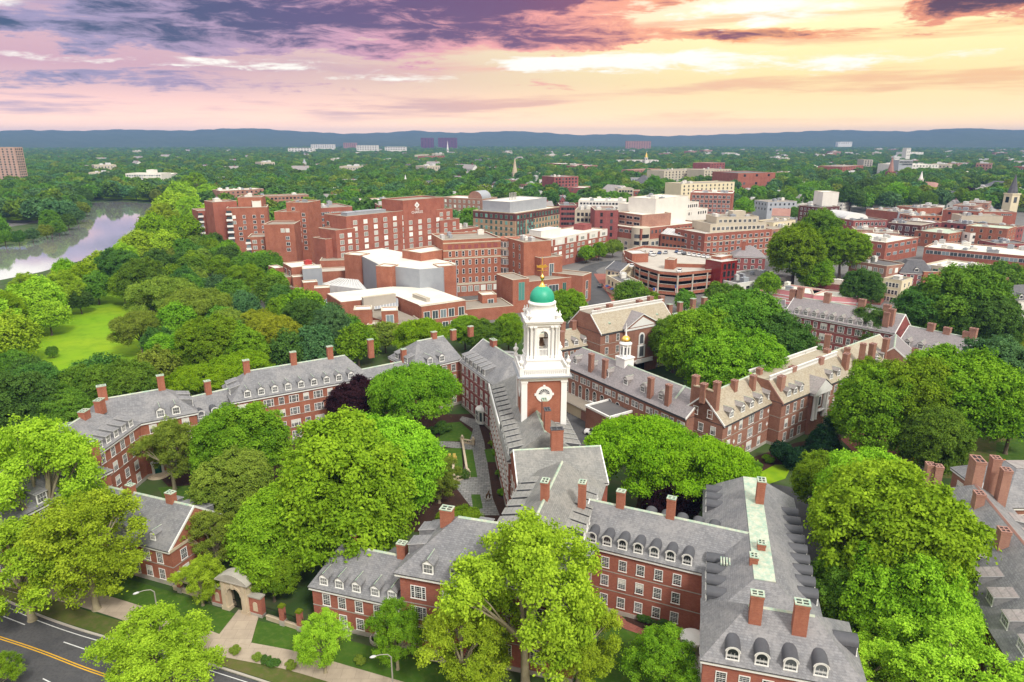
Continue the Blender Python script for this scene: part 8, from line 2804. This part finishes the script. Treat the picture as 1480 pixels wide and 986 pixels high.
# ---- the far wood that reads as one mass: points carrying crowns
FARK = []
for i in range(4):
    L_ = lobes_round(200 + i, n=22, lo=0.26, hi=0.42)
    me = leaves('far_crown', 210 + i, L_, 1500, 0.95, shell=(0.7, 1.08))
    me.materials.clear()
    me.materials.append(MATS[['leaf_mid', 'leaf_deep', 'leaf_blue', 'leaf_olive'][i]])
    FARK.append(bpy.data.objects.new('far_crown', me))
pts, scl, typ = [], [], []
grid_occ = {}
gs = np.random.default_rng(77)
FA = np.array([(f[0], f[1], f[2]) for f in FOOT if f[1] > 330])
TA_ = np.array(TREES)
NF = 0
for it in range(80000):
    u = gs.random()
    y = 430.0 * (5600.0 / 430.0) ** u
    x = y * gs.uniform(-0.82, 0.82)
    s = gs.uniform(0.85, 1.45)
    r = 7 * s
    px, py, _ = PIX(x, y, 8.5 * s)
    if y < 1100 and inside(x, y, RIV):
        continue
    if y < 640 and (px > 690 or px < 126 and py > 306):
        continue
    if 690 < px < 1060 and py > 250 and gs.random() < 0.8:
        continue
    if px > 1060 and py > 268 and gs.random() < 0.9:
        continue
    if 820 < px and 218 < py < 250 and gs.random() < 0.35:
        continue
    if inside(px, py, [(1222, 268), (1262, 248), (1284, 232), (1292, 222), (1302, 222), (1296, 236), (1276, 254), (1245, 272)]):
        continue
    if px < 95 and 303 < py < 332:
        continue
    if px < 300 and y < 760 and 100 < px and py > 276:
        continue
    cell = (int(x / 30), int(y / 30))
    ok = True
    for i in (-1, 0, 1):
        for j in (-1, 0, 1):
            for (ax, ay, ar) in grid_occ.get((cell[0] + i, cell[1] + j), ()):
                if (x - ax) ** 2 + (y - ay) ** 2 < ((ar + r) * 0.62) ** 2:
                    ok = False
    if not ok:
        continue
    if len(FA) and (np.hypot(FA[:, 0] - x, FA[:, 1] - y) < FA[:, 2] + r * 0.6).any():
        continue
    if y < 1050 and (np.hypot(TA_[:, 0] - x, TA_[:, 1] - y) < (TA_[:, 2] + r) * 0.6).any():
        continue
    grid_occ.setdefault(cell, []).append((x, y, r))
    pts.append((x, y, 0)); scl.append(s)
    q = gs.random()
    typ.append(0 if q < 0.36 else 1 if q < 0.66 else 2 if q < 0.9 else 3)
wm = bpy.data.meshes.new('woodland')
wm.from_pydata(pts, [], [])
a_ = wm.attributes.new('size', 'FLOAT', 'POINT'); a_.data.foreach_set('value', np.array(scl, np.float32))
a_ = wm.attributes.new('kind', 'INT', 'POINT'); a_.data.foreach_set('value', np.array(typ, np.int32))
a_ = wm.attributes.new('turn', 'FLOAT', 'POINT'); a_.data.foreach_set('value', gs.uniform(0, 6.28, len(pts)).astype(np.float32))
wo_ = link('woodland', wm)
tag(wo_, None, None, None, 'stuff')
ng = bpy.data.node_groups.new('woodland', 'GeometryNodeTree')
ng.interface.new_socket('Geometry', in_out='INPUT', socket_type='NodeSocketGeometry')
ng.interface.new_socket('Geometry', in_out='OUTPUT', socket_type='NodeSocketGeometry')
gi, go = ng.nodes.new('NodeGroupInput'), ng.nodes.new('NodeGroupOutput')
jn = ng.nodes.new('GeometryNodeJoinGeometry')


def attr(nm, ty):
    n = ng.nodes.new('GeometryNodeInputNamedAttribute')
    n.data_type = ty
    n.inputs[0].default_value = nm
    return n.outputs[0]


for i in range(4):
    oi = ng.nodes.new('GeometryNodeObjectInfo')
    oi.inputs['Object'].default_value = FARK[i]
    ip = ng.nodes.new('GeometryNodeInstanceOnPoints')
    cmp_ = ng.nodes.new('FunctionNodeCompare')
    cmp_.data_type, cmp_.operation = 'INT', 'EQUAL'
    ng.links.new(attr('kind', 'INT'), cmp_.inputs[2])
    cmp_.inputs[3].default_value = i
    ng.links.new(gi.outputs[0], ip.inputs['Points'])
    ng.links.new(cmp_.outputs[0], ip.inputs['Selection'])
    ng.links.new(oi.outputs['Geometry'], ip.inputs['Instance'])
    cx = ng.nodes.new('ShaderNodeCombineXYZ')
    ng.links.new(attr('turn', 'FLOAT'), cx.inputs[2])
    ng.links.new(cx.outputs[0], ip.inputs['Rotation'])
    ng.links.new(attr('size', 'FLOAT'), ip.inputs['Scale'])
    ng.links.new(ip.outputs[0], jn.inputs[0])
ng.links.new(jn.outputs[0], go.inputs[0])
md = wo_.modifiers.new('crowns', 'NODES')
md.node_group = ng
print('woodland crowns', len(pts), 'trees', len(TREES))

# ---- hills on the horizon
PROF = [(-400, 193), (0, 193), (60, 191.5), (140, 192), (200, 190), (290, 191), (340, 188.5), (385, 187.5), (430, 190), (470, 192), (510, 194), (550, 193), (585, 191.5), (605, 189.5), (625, 191.5), (680, 193), (715, 191), (745, 190.5), (790, 193), (830, 196), (870, 194.5), (900, 194.5), (940, 197), (1000, 196), (1060, 194), (1100, 193), (1140, 191.5), (1190, 190), (1230, 191.5), (1290, 192.5), (1330, 190), (1370, 189), (1420, 191), (1480, 192), (1900, 192)]
px_ = [p[0] for p in PROF]; py_ = [p[1] for p in PROF]
NA, ND = 300, 26
V, Fc = [], []
gh = np.random.default_rng(3)
ph = gh.uniform(0, 6.28, 12)
for i in range(NA + 1):
    px = -350 + 2200 * i / NA
    ang = math.atan((px - 740) / (FPX * 1.0))
    tv = np.interp(px, px_, py_)
    for j in range(ND + 1):
        v = j / ND
        dist = 4700 + 3300 * v
        x, y = math.sin(ang) * dist / 1.0, math.cos(ang) * dist
        crest = CAM_H + (202 - tv) / FPX * 7600 * 1.02
        n1 = math.sin(px * 0.011 + v * 6 + ph[0]) * 0.5 + math.sin(px * 0.027 + v * 11 + ph[1]) * 0.3 + math.sin(px * 0.063 + v * 17 + ph[2]) * 0.2
        z = crest * (max(0, v - 0.04) / 0.84) ** 1.25 if v < 0.88 else crest * (1 - (v - 0.88) * 2.2)
        z = z * (1 + 0.16 * n1 * (1 - v)) + 3.0 * math.sin(px * 0.21 + ph[3] + v * 30) * v + gh.uniform(-2.2, 2.2) * min(1, v * 3)
        V.append((x, y, z - 1.0 if j else -3.0))
for i in range(NA):
    for j in range(ND):
        a = i * (ND + 1) + j
        Fc.append((a, a + ND + 1, a + ND + 2, a + 1))
hm = MB()
hm.add(V, [f[::-1] for f in Fc], 0, True)
struct('hills', hm, ['hill_woods'])

# ================================================================== gate, fence and street things
GA = R(-19.5)
gp0 = P(345, 882, 0)
b = Bld('stone_gate', 'limestone arched gateway with iron gates between brick side walls', gp0, GA, 'gate')


def gpart(name, mb, mats, parent=None):
    return link(name, mb.mesh(name, mats), parent or b.root)


mb = MB()
hw, sp, W0, W1 = 1.15, 2.9, -2.3, 2.3
for x0, x1 in ((W0, -hw), (hw, W1)):
    mb.box(x0, -0.5, 0, x1, 0.7, 5.2)
    mb.box(x0 - 0.12, -0.62, 0, x1 + 0.12, 0.82, 0.6)
    mb.box((x0 + x1) / 2 - 0.28, -0.66, 0.6, (x0 + x1) / 2 + 0.28, -0.5, 4.9)
n = 14
arc = [(hw * math.cos(math.pi * i / n), sp + hw * math.sin(math.pi * i / n)) for i in range(n + 1)]
for i in range(n):
    (xa, za), (xb, zb) = arc[i], arc[i + 1]
    mb.yprism([(xa, za), (xa, 5.2), (xb, 5.2), (xb, zb)], -0.5, 0.7)
    a, c_ = math.pi * i / n, math.pi * (i + 1) / n
    mb.yprism([(r_ * math.cos(x_), sp + r_ * math.sin(x_)) for r_, x_ in ((hw, a), (hw + 0.3, a), (hw + 0.3, c_), (hw, c_))], -0.62, -0.5)
mb.box(-0.22, -0.75, sp + hw - 0.1, 0.22, -0.5, sp + hw + 0.75)
gpart('arch', mb, ['limestone'])
mb = MB()
seg = [(2.75 * (i / 7 - 1), 5.2 + 1.15 * (1 - (i / 7 - 1) ** 2)) for i in range(15)]
mb.yprism([(-2.75, 5.2)] + seg[1:-1] + [(2.75, 5.2)], -0.85, 1.0, 0)
mb.box(-2.85, -0.9, 5.05, 2.85, 1.05, 5.2, 0)
gpart('pediment', mb, ['stone_grey'])
for s_ in (-1, 1):
    mb = MB()
    for k in range(7):
        x = s_ * (0.1 + k * 0.165)
        mb.box(x - 0.02, 0.3, 0.05, x + 0.02, 0.34, 3.2)
    xs_ = sorted((s_ * 0.05, s_ * 1.13))
    for z in (0.3, 1.3, 2.9):
        mb.box(xs_[0], 0.29, z, xs_[1], 0.35, z + 0.07)
    gpart('iron_gate', mb, ['black_iron'])
    mb = MB()
    x0, x1 = sorted((s_ * 2.3, s_ * 4.4))
    mb.box(x0, -0.25, 0, x1, 0.55, 3.1, 0)
    mb.box(x0, -0.33, 0, x1, 0.6, 0.5, 1)
    mb.box(x0 - 0.05, -0.4, 3.1, x1 + 0.05, 0.7, 3.32, 1)
    cx = s_ * 3.35
    mb.yprism([(cx - 0.38, 0.9), (cx + 0.38, 0.9), (cx + 0.38, 2.0)] + [(cx + 0.38 * math.cos(math.pi * i / 8), 2.0 + 0.38 * math.sin(math.pi * i / 8)) for i in range(1, 8)] + [(cx - 0.38, 2.0)], -0.31, -0.25, 2)
    gpart('side_wall', mb, ['brick_red', 'stone_grey', 'limestone'])
# brick piers and low stone wall with railings
for k, (px, py, lb) in enumerate(((302, 868, 'brick gate pier left of the stone gateway'), (410, 903, 'moss topped brick pier just right of the stone gateway'), (435, 911, 'moss topped brick pier nearest the low wing'), (262, 855, 'brick pier beside the gable ended house'))):
    p = P(px, py, 0)
    b = Bld('brick_pier', lb, p, GA, 'pier', 'brick piers of the street wall')
    mb = MB(); mb.box(-0.33, -0.33, 0.9, 0.33, 0.33, 3.0)
    gpart('shaft', mb, ['brick_red'])
    mb = MB(); mb.box(-0.38, -0.38, 0, 0.38, 0.38, 0.9)
    gpart('base', mb, ['stone_grey'])
    mb = MB(); mb.box(-0.42, -0.42, 3.0, 0.42, 0.42, 3.16); mb.box(-0.36, -0.36, 3.16, 0.36, 0.36, 3.3)
    gpart('cap', mb, ['leaf_gold'] if k in (1, 2) else ['stone_grey'])
for (pa, pb_, lb) in (((386, 895), (452, 917), 'low stone wall with iron railing right of the gateway'), ((252, 852), (312, 871), 'low stone wall with iron railing left of the gateway')):
    a, c_ = P(*pa), P(*pb_)
    ang = math.atan2(c_.y - a.y, c_.x - a.x)
    L = (c_ - a).length
    b = Bld('street_wall', lb, a, ang, 'wall')
    mb = MB(); mb.box(0, -0.16, 0, L, 0.16, 0.6); mb.box(0, -0.22, 0.6, L, 0.22, 0.75)
    gpart('coping_wall', mb, ['limestone'])
    mb = MB()
    for k in range(int(L / 0.22)):
        mb.box(k * 0.22, -0.015, 0.75, k * 0.22 + 0.03, 0.015, 2.2)
    mb.box(0, -0.02, 1.9, L, 0.02, 1.95)
    gpart('railing', mb, ['black_iron'])


def street_lamp(px, py, lb, ang, h=7.6):
    b = Bld('street_lamp', lb, P(px, py), ang, 'street lamp', 'street lamps by the road')
    mb = MB(); mb.tube([(0, 0, 0), (0, 0, h * 0.5), (0, 0, h - 0.5)], [0.13, 0.1, 0.08], 8); mb.lathe([(0.2, 0), (0.2, 0.5), (0.14, 0.6)], 8)
    link('pole', mb.mesh('pole', ['steel_pole']), b.root)
    mb = MB(); mb.tube([(0, 0, h - 0.5), (0.4, 0, h), (1.2, 0, h + 0.2), (1.9, 0, h + 0.2)], [0.07, 0.06, 0.05, 0.05], 6)
    link('arm', mb.mesh('arm', ['steel_pole']), b.root)
    mb = MB(); mb.lathe([(0.02, 0.0), (0.2, 0.04), (0.24, 0.12), (0.16, 0.22), (0.03, 0.27)], 10)
    o = link('lamp_head', mb.mesh('lamp_head', ['metal_light']), b.root, (2.1, 0, h + 0.08))
    o.scale = (1.8, 0.9, 0.9)


street_lamp(232, 908, 'street lamp with bent arm left of the stone gate', R(215), 6.4)
street_lamp(569, 1010, 'street lamp with bent arm below the joint of the front wings', R(200), 6.6)
p = P(290, 948)
b = Bld('road_sign', 'green road sign on a post beside the pavement', p, R(38), 'sign')
mb = MB(); mb.tube([(0, 0, 0), (0, 0, 4.2)], 0.06, 6)
link('post', mb.mesh('post', ['steel_pole']), b.root)
mb = MB()
mb.box(-1.25, -0.06, 3.0, 1.25, -0.02, 4.2, 1); mb.box(-1.2, -0.075, 3.05, 1.2, -0.06, 4.15, 0)
for z, x0, x1 in ((3.85, -0.9, 0.7), (3.5, -0.9, 0.3), (3.2, -0.9, 0.8)):
    k = 0
    x = x0
    rr = random.Random(int(z * 100))
    while x < x1:
        w_ = rr.uniform(0.06, 0.16)
        mb.box(x, -0.085, z, x + w_, -0.075, z + 0.14, 1)
        x += w_ + 0.05
link('panel', mb.mesh('panel', ['sign_green', 'paint_white']), b.root)

# ---- courtyard things
for px, py, lb in ((650, 664, 'left yellow lawn chair in the courtyard'), (657, 664, 'right yellow lawn chair in the courtyard')):
    b = Bld('lawn_chair', lb, P(px, py), R(10), 'chair', 'lawn chairs in the courtyard')
    mb = MB()
    for k in range(5):
        mb.box(-0.32 + k * 0.13, -0.4, 0.36, -0.21 + k * 0.13, 0.3, 0.4)
    link('seat', mb.mesh('seat', ['wood_teak']), b.root)
    mb = MB()
    for k in range(5):
        x = -0.32 + k * 0.13
        mb.add([(x, 0.28, 0.38), (x + 0.11, 0.28, 0.38), (x + 0.11, 0.62, 1.1), (x, 0.62, 1.1), (x, 0.32, 0.38), (x + 0.11, 0.32, 0.38), (x + 0.11, 0.66, 1.1), (x, 0.66, 1.1)], [(0, 1, 2, 3), (7, 6, 5, 4), (0, 4, 5, 1), (2, 6, 7, 3), (1, 5, 6, 2), (3, 7, 4, 0)])
    link('backrest', mb.mesh('backrest', ['wood_teak']), b.root)
    for s_ in (-1, 1):
        mb = MB(); mb.box(s_ * 0.42 - 0.07, -0.45, 0.58, s_ * 0.42 + 0.07, 0.4, 0.62); mb.box(s_ * 0.4 - 0.05, -0.42, 0, s_ * 0.4 + 0.05, -0.32, 0.58); mb.box(s_ * 0.4 - 0.05, 0.3, 0, s_ * 0.4 + 0.05, 0.4, 0.58)
        link('arm_frame', mb.mesh('arm_frame', ['wood_teak']), b.root)
for (pa, pb_, lb) in (((668, 640), (676, 690), 'long stone balustrade along the terrace lawn'), ((655, 676), (656, 697), 'short stone balustrade on the left side of the terrace'), ((668, 640), (684, 643), 'short stone balustrade at the head of the terrace steps'), ((656, 697), (677, 690), 'stone balustrade closing the sunken lawn')):
    a, c_ = P(*pa), P(*pb_)
    ang = math.atan2(c_.y - a.y, c_.x - a.x)
    L = (c_ - a).length
    b = Bld('terrace_balustrade', lb, a, ang, 'balustrade')
    mb = MB(); mb.box(0, -0.2, 0, L, 0.2, 0.25); mb.box(0, -0.22, 0.85, L, 0.22, 1.0)
    link('rails', mb.mesh('rails', ['limestone']), b.root)
    mb = MB()
    for k in range(max(2, int(L / 0.45))):
        mb.lathe([(0.08, 0.25), (0.13, 0.4), (0.07, 0.65), (0.1, 0.85)], 7, (k + 0.5) * 0.45, 0)
    link('balusters', mb.mesh('balusters', ['limestone']), b.root)
    for x in (0, L):
        mb = MB(); mb.box(x - 0.3, -0.3, 0, x + 0.3, 0.3, 1.2); mb.box(x - 0.36, -0.36, 1.2, x + 0.36, 0.36, 1.35)
        mb.lathe([(0.2, 1.35), (0.3, 1.6), (0.2, 1.85), (0.02, 1.95)], 8, x, 0)
        link('pedestal', mb.mesh('pedestal', ['limestone']), b.root)
b = Bld('sculpture', 'small brown bronze sculpture on the flagstone terrace', P(705, 722), R(20), 'sculpture')
mb = MB(); mb.box(-0.5, -0.5, 0, 0.5, 0.5, 0.3)
link('plinth', mb.mesh('plinth', ['stone_grey']), b.root)
mb = MB(); mb.tube([(-0.3, 0, 0.3), (-0.2, 0.05, 0.9), (0.1, 0, 1.3), (0.4, -0.1, 1.0), (0.35, 0, 0.3)], [0.14, 0.2, 0.26, 0.2, 0.12], 10); mb.tube([(0.1, 0, 1.25), (0.2, -0.05, 1.7), (0.32, -0.1, 1.85)], [0.18, 0.15, 0.08], 9)
link('figure', mb.mesh('figure', ['bronze']), b.root)
hd = Bld('clipped_hedge', 'clipped dark hedge closing the sunken court lawn', P(643, 692), R(3), 'hedge')
L_ = [(x, 0, 0.9, 0.95, 1) for x in np.arange(0.5, 4.6, 0.6)]
o = link('foliage', leaves('hedge_leaves', 400, L_, 5000, 0.14), hd.root)
o.material_slots[0].link = 'OBJECT'; o.material_slots[0].material = MATS['leaf_deep']
for px, py in ((1310, 657), ):
    pass

# ---- vehicles
CARS = {}


def car_mesh(mat):
    if mat in CARS:
        return CARS[mat]
    bd = MB()
    def loft(secs, mi):
        n = len(secs[0])
        vs = [v for s_ in secs for v in s_]
        fs = [(j * n + k, j * n + (k + 1) % n, (j + 1) * n + (k + 1) % n, (j + 1) * n + k) for j in range(len(secs) - 1) for k in range(n)]
        fs += [tuple(range(n))[::-1], tuple(range((len(secs) - 1) * n, len(secs) * n))]
        bd.add(vs, fs, mi)
    def sec(x, w, z0, z1):
        return [(x, -w, z0), (x, w, z0), (x, w * 1.02, z0 + (z1 - z0) * 0.6), (x, w * 0.9, z1), (x, -w * 0.9, z1), (x, -w * 1.02, z0 + (z1 - z0) * 0.6)]
    loft([sec(-2.2, 0.72, 0.4, 0.75), sec(-2.05, 0.84, 0.28, 0.9), sec(-1.0, 0.88, 0.25, 0.95), sec(0.9, 0.88, 0.25, 0.95), sec(1.9, 0.84, 0.28, 0.9), sec(2.2, 0.74, 0.38, 0.72)], 0)
    cb = MB()
    def cab(x, w, z):
        return [(x, -w, z), (x, w, z)]
    a = [(-1.05, -0.78, 0.94), (-1.05, 0.78, 0.94), (1.75, 0.78, 0.94), (1.75, -0.78, 0.94), (-0.35, -0.62, 1.45), (-0.35, 0.62, 1.45), (1.15, 0.62, 1.45), (1.15, -0.62, 1.45)]
    cb.add(a, [(0, 4, 5, 1), (1, 5, 6, 2), (2, 6, 7, 3), (3, 7, 4, 0)], 0)
    rf = MB()
    rf.add([(x, y, z + 0.004) for x, y, z in a[4:]], [(0, 3, 2, 1), (0, 1, 2, 3)], 0)
    wh = []
    for x in (-1.35, 1.35):
        for y in (-0.8, 0.8):
            w_ = MB()
            n = 14
            vs = [(x + 0.33 * math.cos(2 * math.pi * k / n), y + s_, 0.33 + 0.33 * math.sin(2 * math.pi * k / n)) for s_ in (-0.12, 0.12) for k in range(n)]
            w_.add(vs, [(k, (k + 1) % n, n + (k + 1) % n, n + k) for k in range(n)] + [tuple(range(n)), tuple(range(n, 2 * n))[::-1]])
            wh.append(w_.mesh('wheel', ['rubber']))
    CARS[mat] = (bd.mesh('car_body', [mat]), cb.mesh('window_glass', ['glass_dark']), rf.mesh('roof_panel', [mat]), wh)
    return CARS[mat]


def car(x, y, z, rz, mat, label, group=None):
    body, cab_, rf, wh = car_mesh(mat)
    o = bpy.data.objects.new('parked_car', None)
    COL.objects.link(o)
    o.location, o.rotation_euler = (x, y, z), (0, 0, rz)
    tag(o, label, 'car', group)
    link('body', body, o); link('window_glass', cab_, o); link('roof_panel', rf, o)
    for w_ in wh:
        link('wheel', w_, o)


cg = random.Random(8)
CW = {'car_white': 'white', 'car_silver': 'silver', 'car_dark': 'black', 'car_red': 'red', 'car_blue': 'dark blue'}
DECK = 9.5
for i, (px, py) in enumerate([(922, 371), (926, 374.5), (934, 369), (945, 370), (930, 366.5), (953, 367), (962, 366.5), (982, 367), (989, 368), (996, 369), (1003, 370), (1010, 371), (1017, 372), (1023, 373), (941, 366.5), (978, 365), (985, 366), (913, 386), (982, 393)]):
    mt = cg.choice(['car_white', 'car_silver', 'car_dark', 'car_white', 'car_blue', 'car_dark'])
    z = DECK + 0.02 if i < 17 or i == 18 else DECK
    p = P(px, py, DECK)
    car(p.x, p.y, DECK + 0.01, R(cg.choice([60, 65, -20]) if i < 5 else 70), mt, '%s car parked on the top deck of the brick garage' % CW[mt], 'cars on the garage deck')
for px, py, rz_, mt, lb in ((1318, 660, 40, 'car_dark', 'black car parked under the right hand grove'), (1308, 667, 40, 'car_dark', 'second black car parked under the right hand grove'), (820, 358, 50, 'car_white', 'white car at the plaza beside the raised lodging block'), (806, 372, 30, 'car_silver', 'silver car near the plaza trees'), (868, 415, 65, 'car_dark', 'black car on the curved street')):
    p = P(px, py)
    car(p.x, p.y, 0.03, R(rz_), mt, lb)
# box truck and van in the service street
b = Bld('box_truck', 'white box truck unloading in the service street under the dining hall', P(868, 604), R(-57), 'truck')
mb = MB(); mb.box(-3.2, -1.2, 0.9, 2.6, 1.2, 3.6); mb.box(-3.24, -1.24, 3.55, 2.64, 1.24, 3.65)
link('cargo_box', mb.mesh('cargo_box', ['white_paint']), b.root)
mb = MB(); mb.add([(2.7, -1.05, 0.5), (4.4, -1.05, 0.5), (4.4, -1.05, 1.4), (3.9, -1.0, 2.4), (2.7, -1.0, 2.4), (2.7, 1.05, 0.5), (4.4, 1.05, 0.5), (4.4, 1.05, 1.4), (3.9, 1.0, 2.4), (2.7, 1.0, 2.4)],
             [(0, 1, 2, 3, 4), (9, 8, 7, 6, 5), (0, 5, 6, 1), (1, 6, 7, 2), (3, 8, 9, 4), (4, 9, 5, 0)], 0)
mb.add([(4.4, -1.05, 1.4), (3.9, -1.0, 2.4), (3.9, 1.0, 2.4), (4.4, 1.05, 1.4)], [(0, 3, 2, 1), (0, 1, 2, 3)], 1)
link('cab', mb.mesh('cab', ['white_paint', 'glass_dark']), b.root)
for x in (-2.0, 3.4):
    for y in (-1.05, 1.05):
        mb = MB(); n = 14
        vs = [(x + 0.48 * math.cos(2 * math.pi * k / n), y + s_, 0.48 + 0.48 * math.sin(2 * math.pi * k / n)) for s_ in (-0.15, 0.15) for k in range(n)]
        mb.add(vs, [(k, (k + 1) % n, n + (k + 1) % n, n + k) for k in range(n)] + [tuple(range(n)), tuple(range(n, 2 * n))[::-1]])
        link('wheel', mb.mesh('wheel', ['rubber']), b.root)
p = P(858, 628); car(p.x, p.y, 0.03, R(-20), 'car_white', 'white van like car in the service street beyond the spine')
# orange work barrels on the common
bm_ = MB(); bm_.lathe([(0.3, 0), (0.3, 0.06), (0.24, 0.08), (0.22, 0.4), (0.2, 0.4), (0.2, 0.7), (0.16, 0.95), (0.05, 1.0)], 10)
bme = bm_.mesh('work_barrel', ['orange_paint'])
for px, py in ((1300, 676), (1308, 674), (1318, 672), (1321, 666), (1336, 664), (1390, 661), (1450, 672), (1471, 676), (1312, 680)):
    o = link('work_barrel', bme, None, P(px, py))
    o.scale = (1.3, 1.3, 1.3)
    tag(o, 'orange work barrel on the common', 'barrel', 'orange work barrels')
# striped banners on the garage and on the square
for px, py, lb in ((902, 402, 'leftmost'), (909, 410, 'second'), (914, 414, 'third'), (925, 420, 'fourth'), (946, 425, 'fifth'), (978, 421, 'sixth'), (1005, 416, 'seventh'), (1047, 419, 'rightmost')):
    p = P(px, py - 8, 5.0)
    b = Bld('striped_flag', '%s red white and blue striped flag hung on the garage front' % lb, (p.x, p.y - 0.6), R(-15), 'flag', 'striped flags on the garage')
    mb = MB()
    for k in range(7):
        mb.box(-0.75 + k * 0.215, -0.03, 2.0, -0.535 + k * 0.215, 0.0, 5.4, 0 if k % 2 == 0 else 1)
    mb.box(-0.76, -0.04, 4.1, 0.1, 0.01, 5.41, 2)
    link('cloth', mb.mesh('cloth', ['red_paint', 'white_paint', 'blue_paint']), b.root)
    mb = MB(); mb.tube([(-0.9, 0, 5.45), (0.9, 0, 5.45)], 0.05, 6)
    link('pole', mb.mesh('pole', ['steel_pole']), b.root)

# ================================================================== air
hz = MB()
hz.box(-9200, -260, -4.0, 9200, 9850, 205)
HZ = struct('haze', hz, ['white_paint'], 'stuff')
hm_ = bpy.data.materials.new('haze_air')
hm_.use_nodes = True
hm_.node_tree.nodes.clear()
t = NT(hm_.node_tree)
vp = t.new('ShaderNodeVolumePrincipled')
vp.inputs['Color'].default_value = (0.24, 0.40, 0.80, 1)
vp.inputs['Density'].default_value = 0.000105
vp.inputs['Anisotropy'].default_value = 0.0
o_ = t.new('ShaderNodeOutputMaterial')
t.l.new(vp.outputs[0], o_.inputs['Volume'])
HZ.data.materials.clear()
HZ.data.materials.append(hm_)

# ================================================================== labels: look-alikes are told apart by their order from the left
ORD = ['first', 'second', 'third', 'fourth', 'fifth', 'sixth', 'seventh', 'eighth', 'ninth', 'tenth', 'eleventh', 'twelfth', 'thirteenth', 'fourteenth', 'fifteenth', 'sixteenth', 'seventeenth', 'eighteenth', 'nineteenth']
TENS = {2: ('twenty', 'twentieth'), 3: ('thirty', 'thirtieth'), 4: ('forty', 'fortieth'), 5: ('fifty', 'fiftieth'), 6: ('sixty', 'sixtieth'), 7: ('seventy', 'seventieth'), 8: ('eighty', 'eightieth'), 9: ('ninety', 'ninetieth')}


def ordinal(i):
    if i == 100 or i == 200:
        return 'one hundredth' if i == 100 else 'two hundredth'
    if i > 100:
        return 'hundred and ' + ordinal(i - 100)
    if i <= 19:
        return ORD[i - 1]
    return TENS[i // 10][1] if i % 10 == 0 else TENS[i // 10][0] + ' ' + ORD[i % 10 - 1]


same = {}
for o in COL.objects:
    if o.parent is None and 'label' in o.keys():
        same.setdefault(o['label'], []).append(o)
for lb, os_ in same.items():
    if len(os_) > 1:
        os_.sort(key=lambda o: PIX(o.location.x, o.location.y, o.location.z)[0])
        for i, o in enumerate(os_):
            o['label'] = '%s from the left, %s' % (ordinal(i + 1), lb)
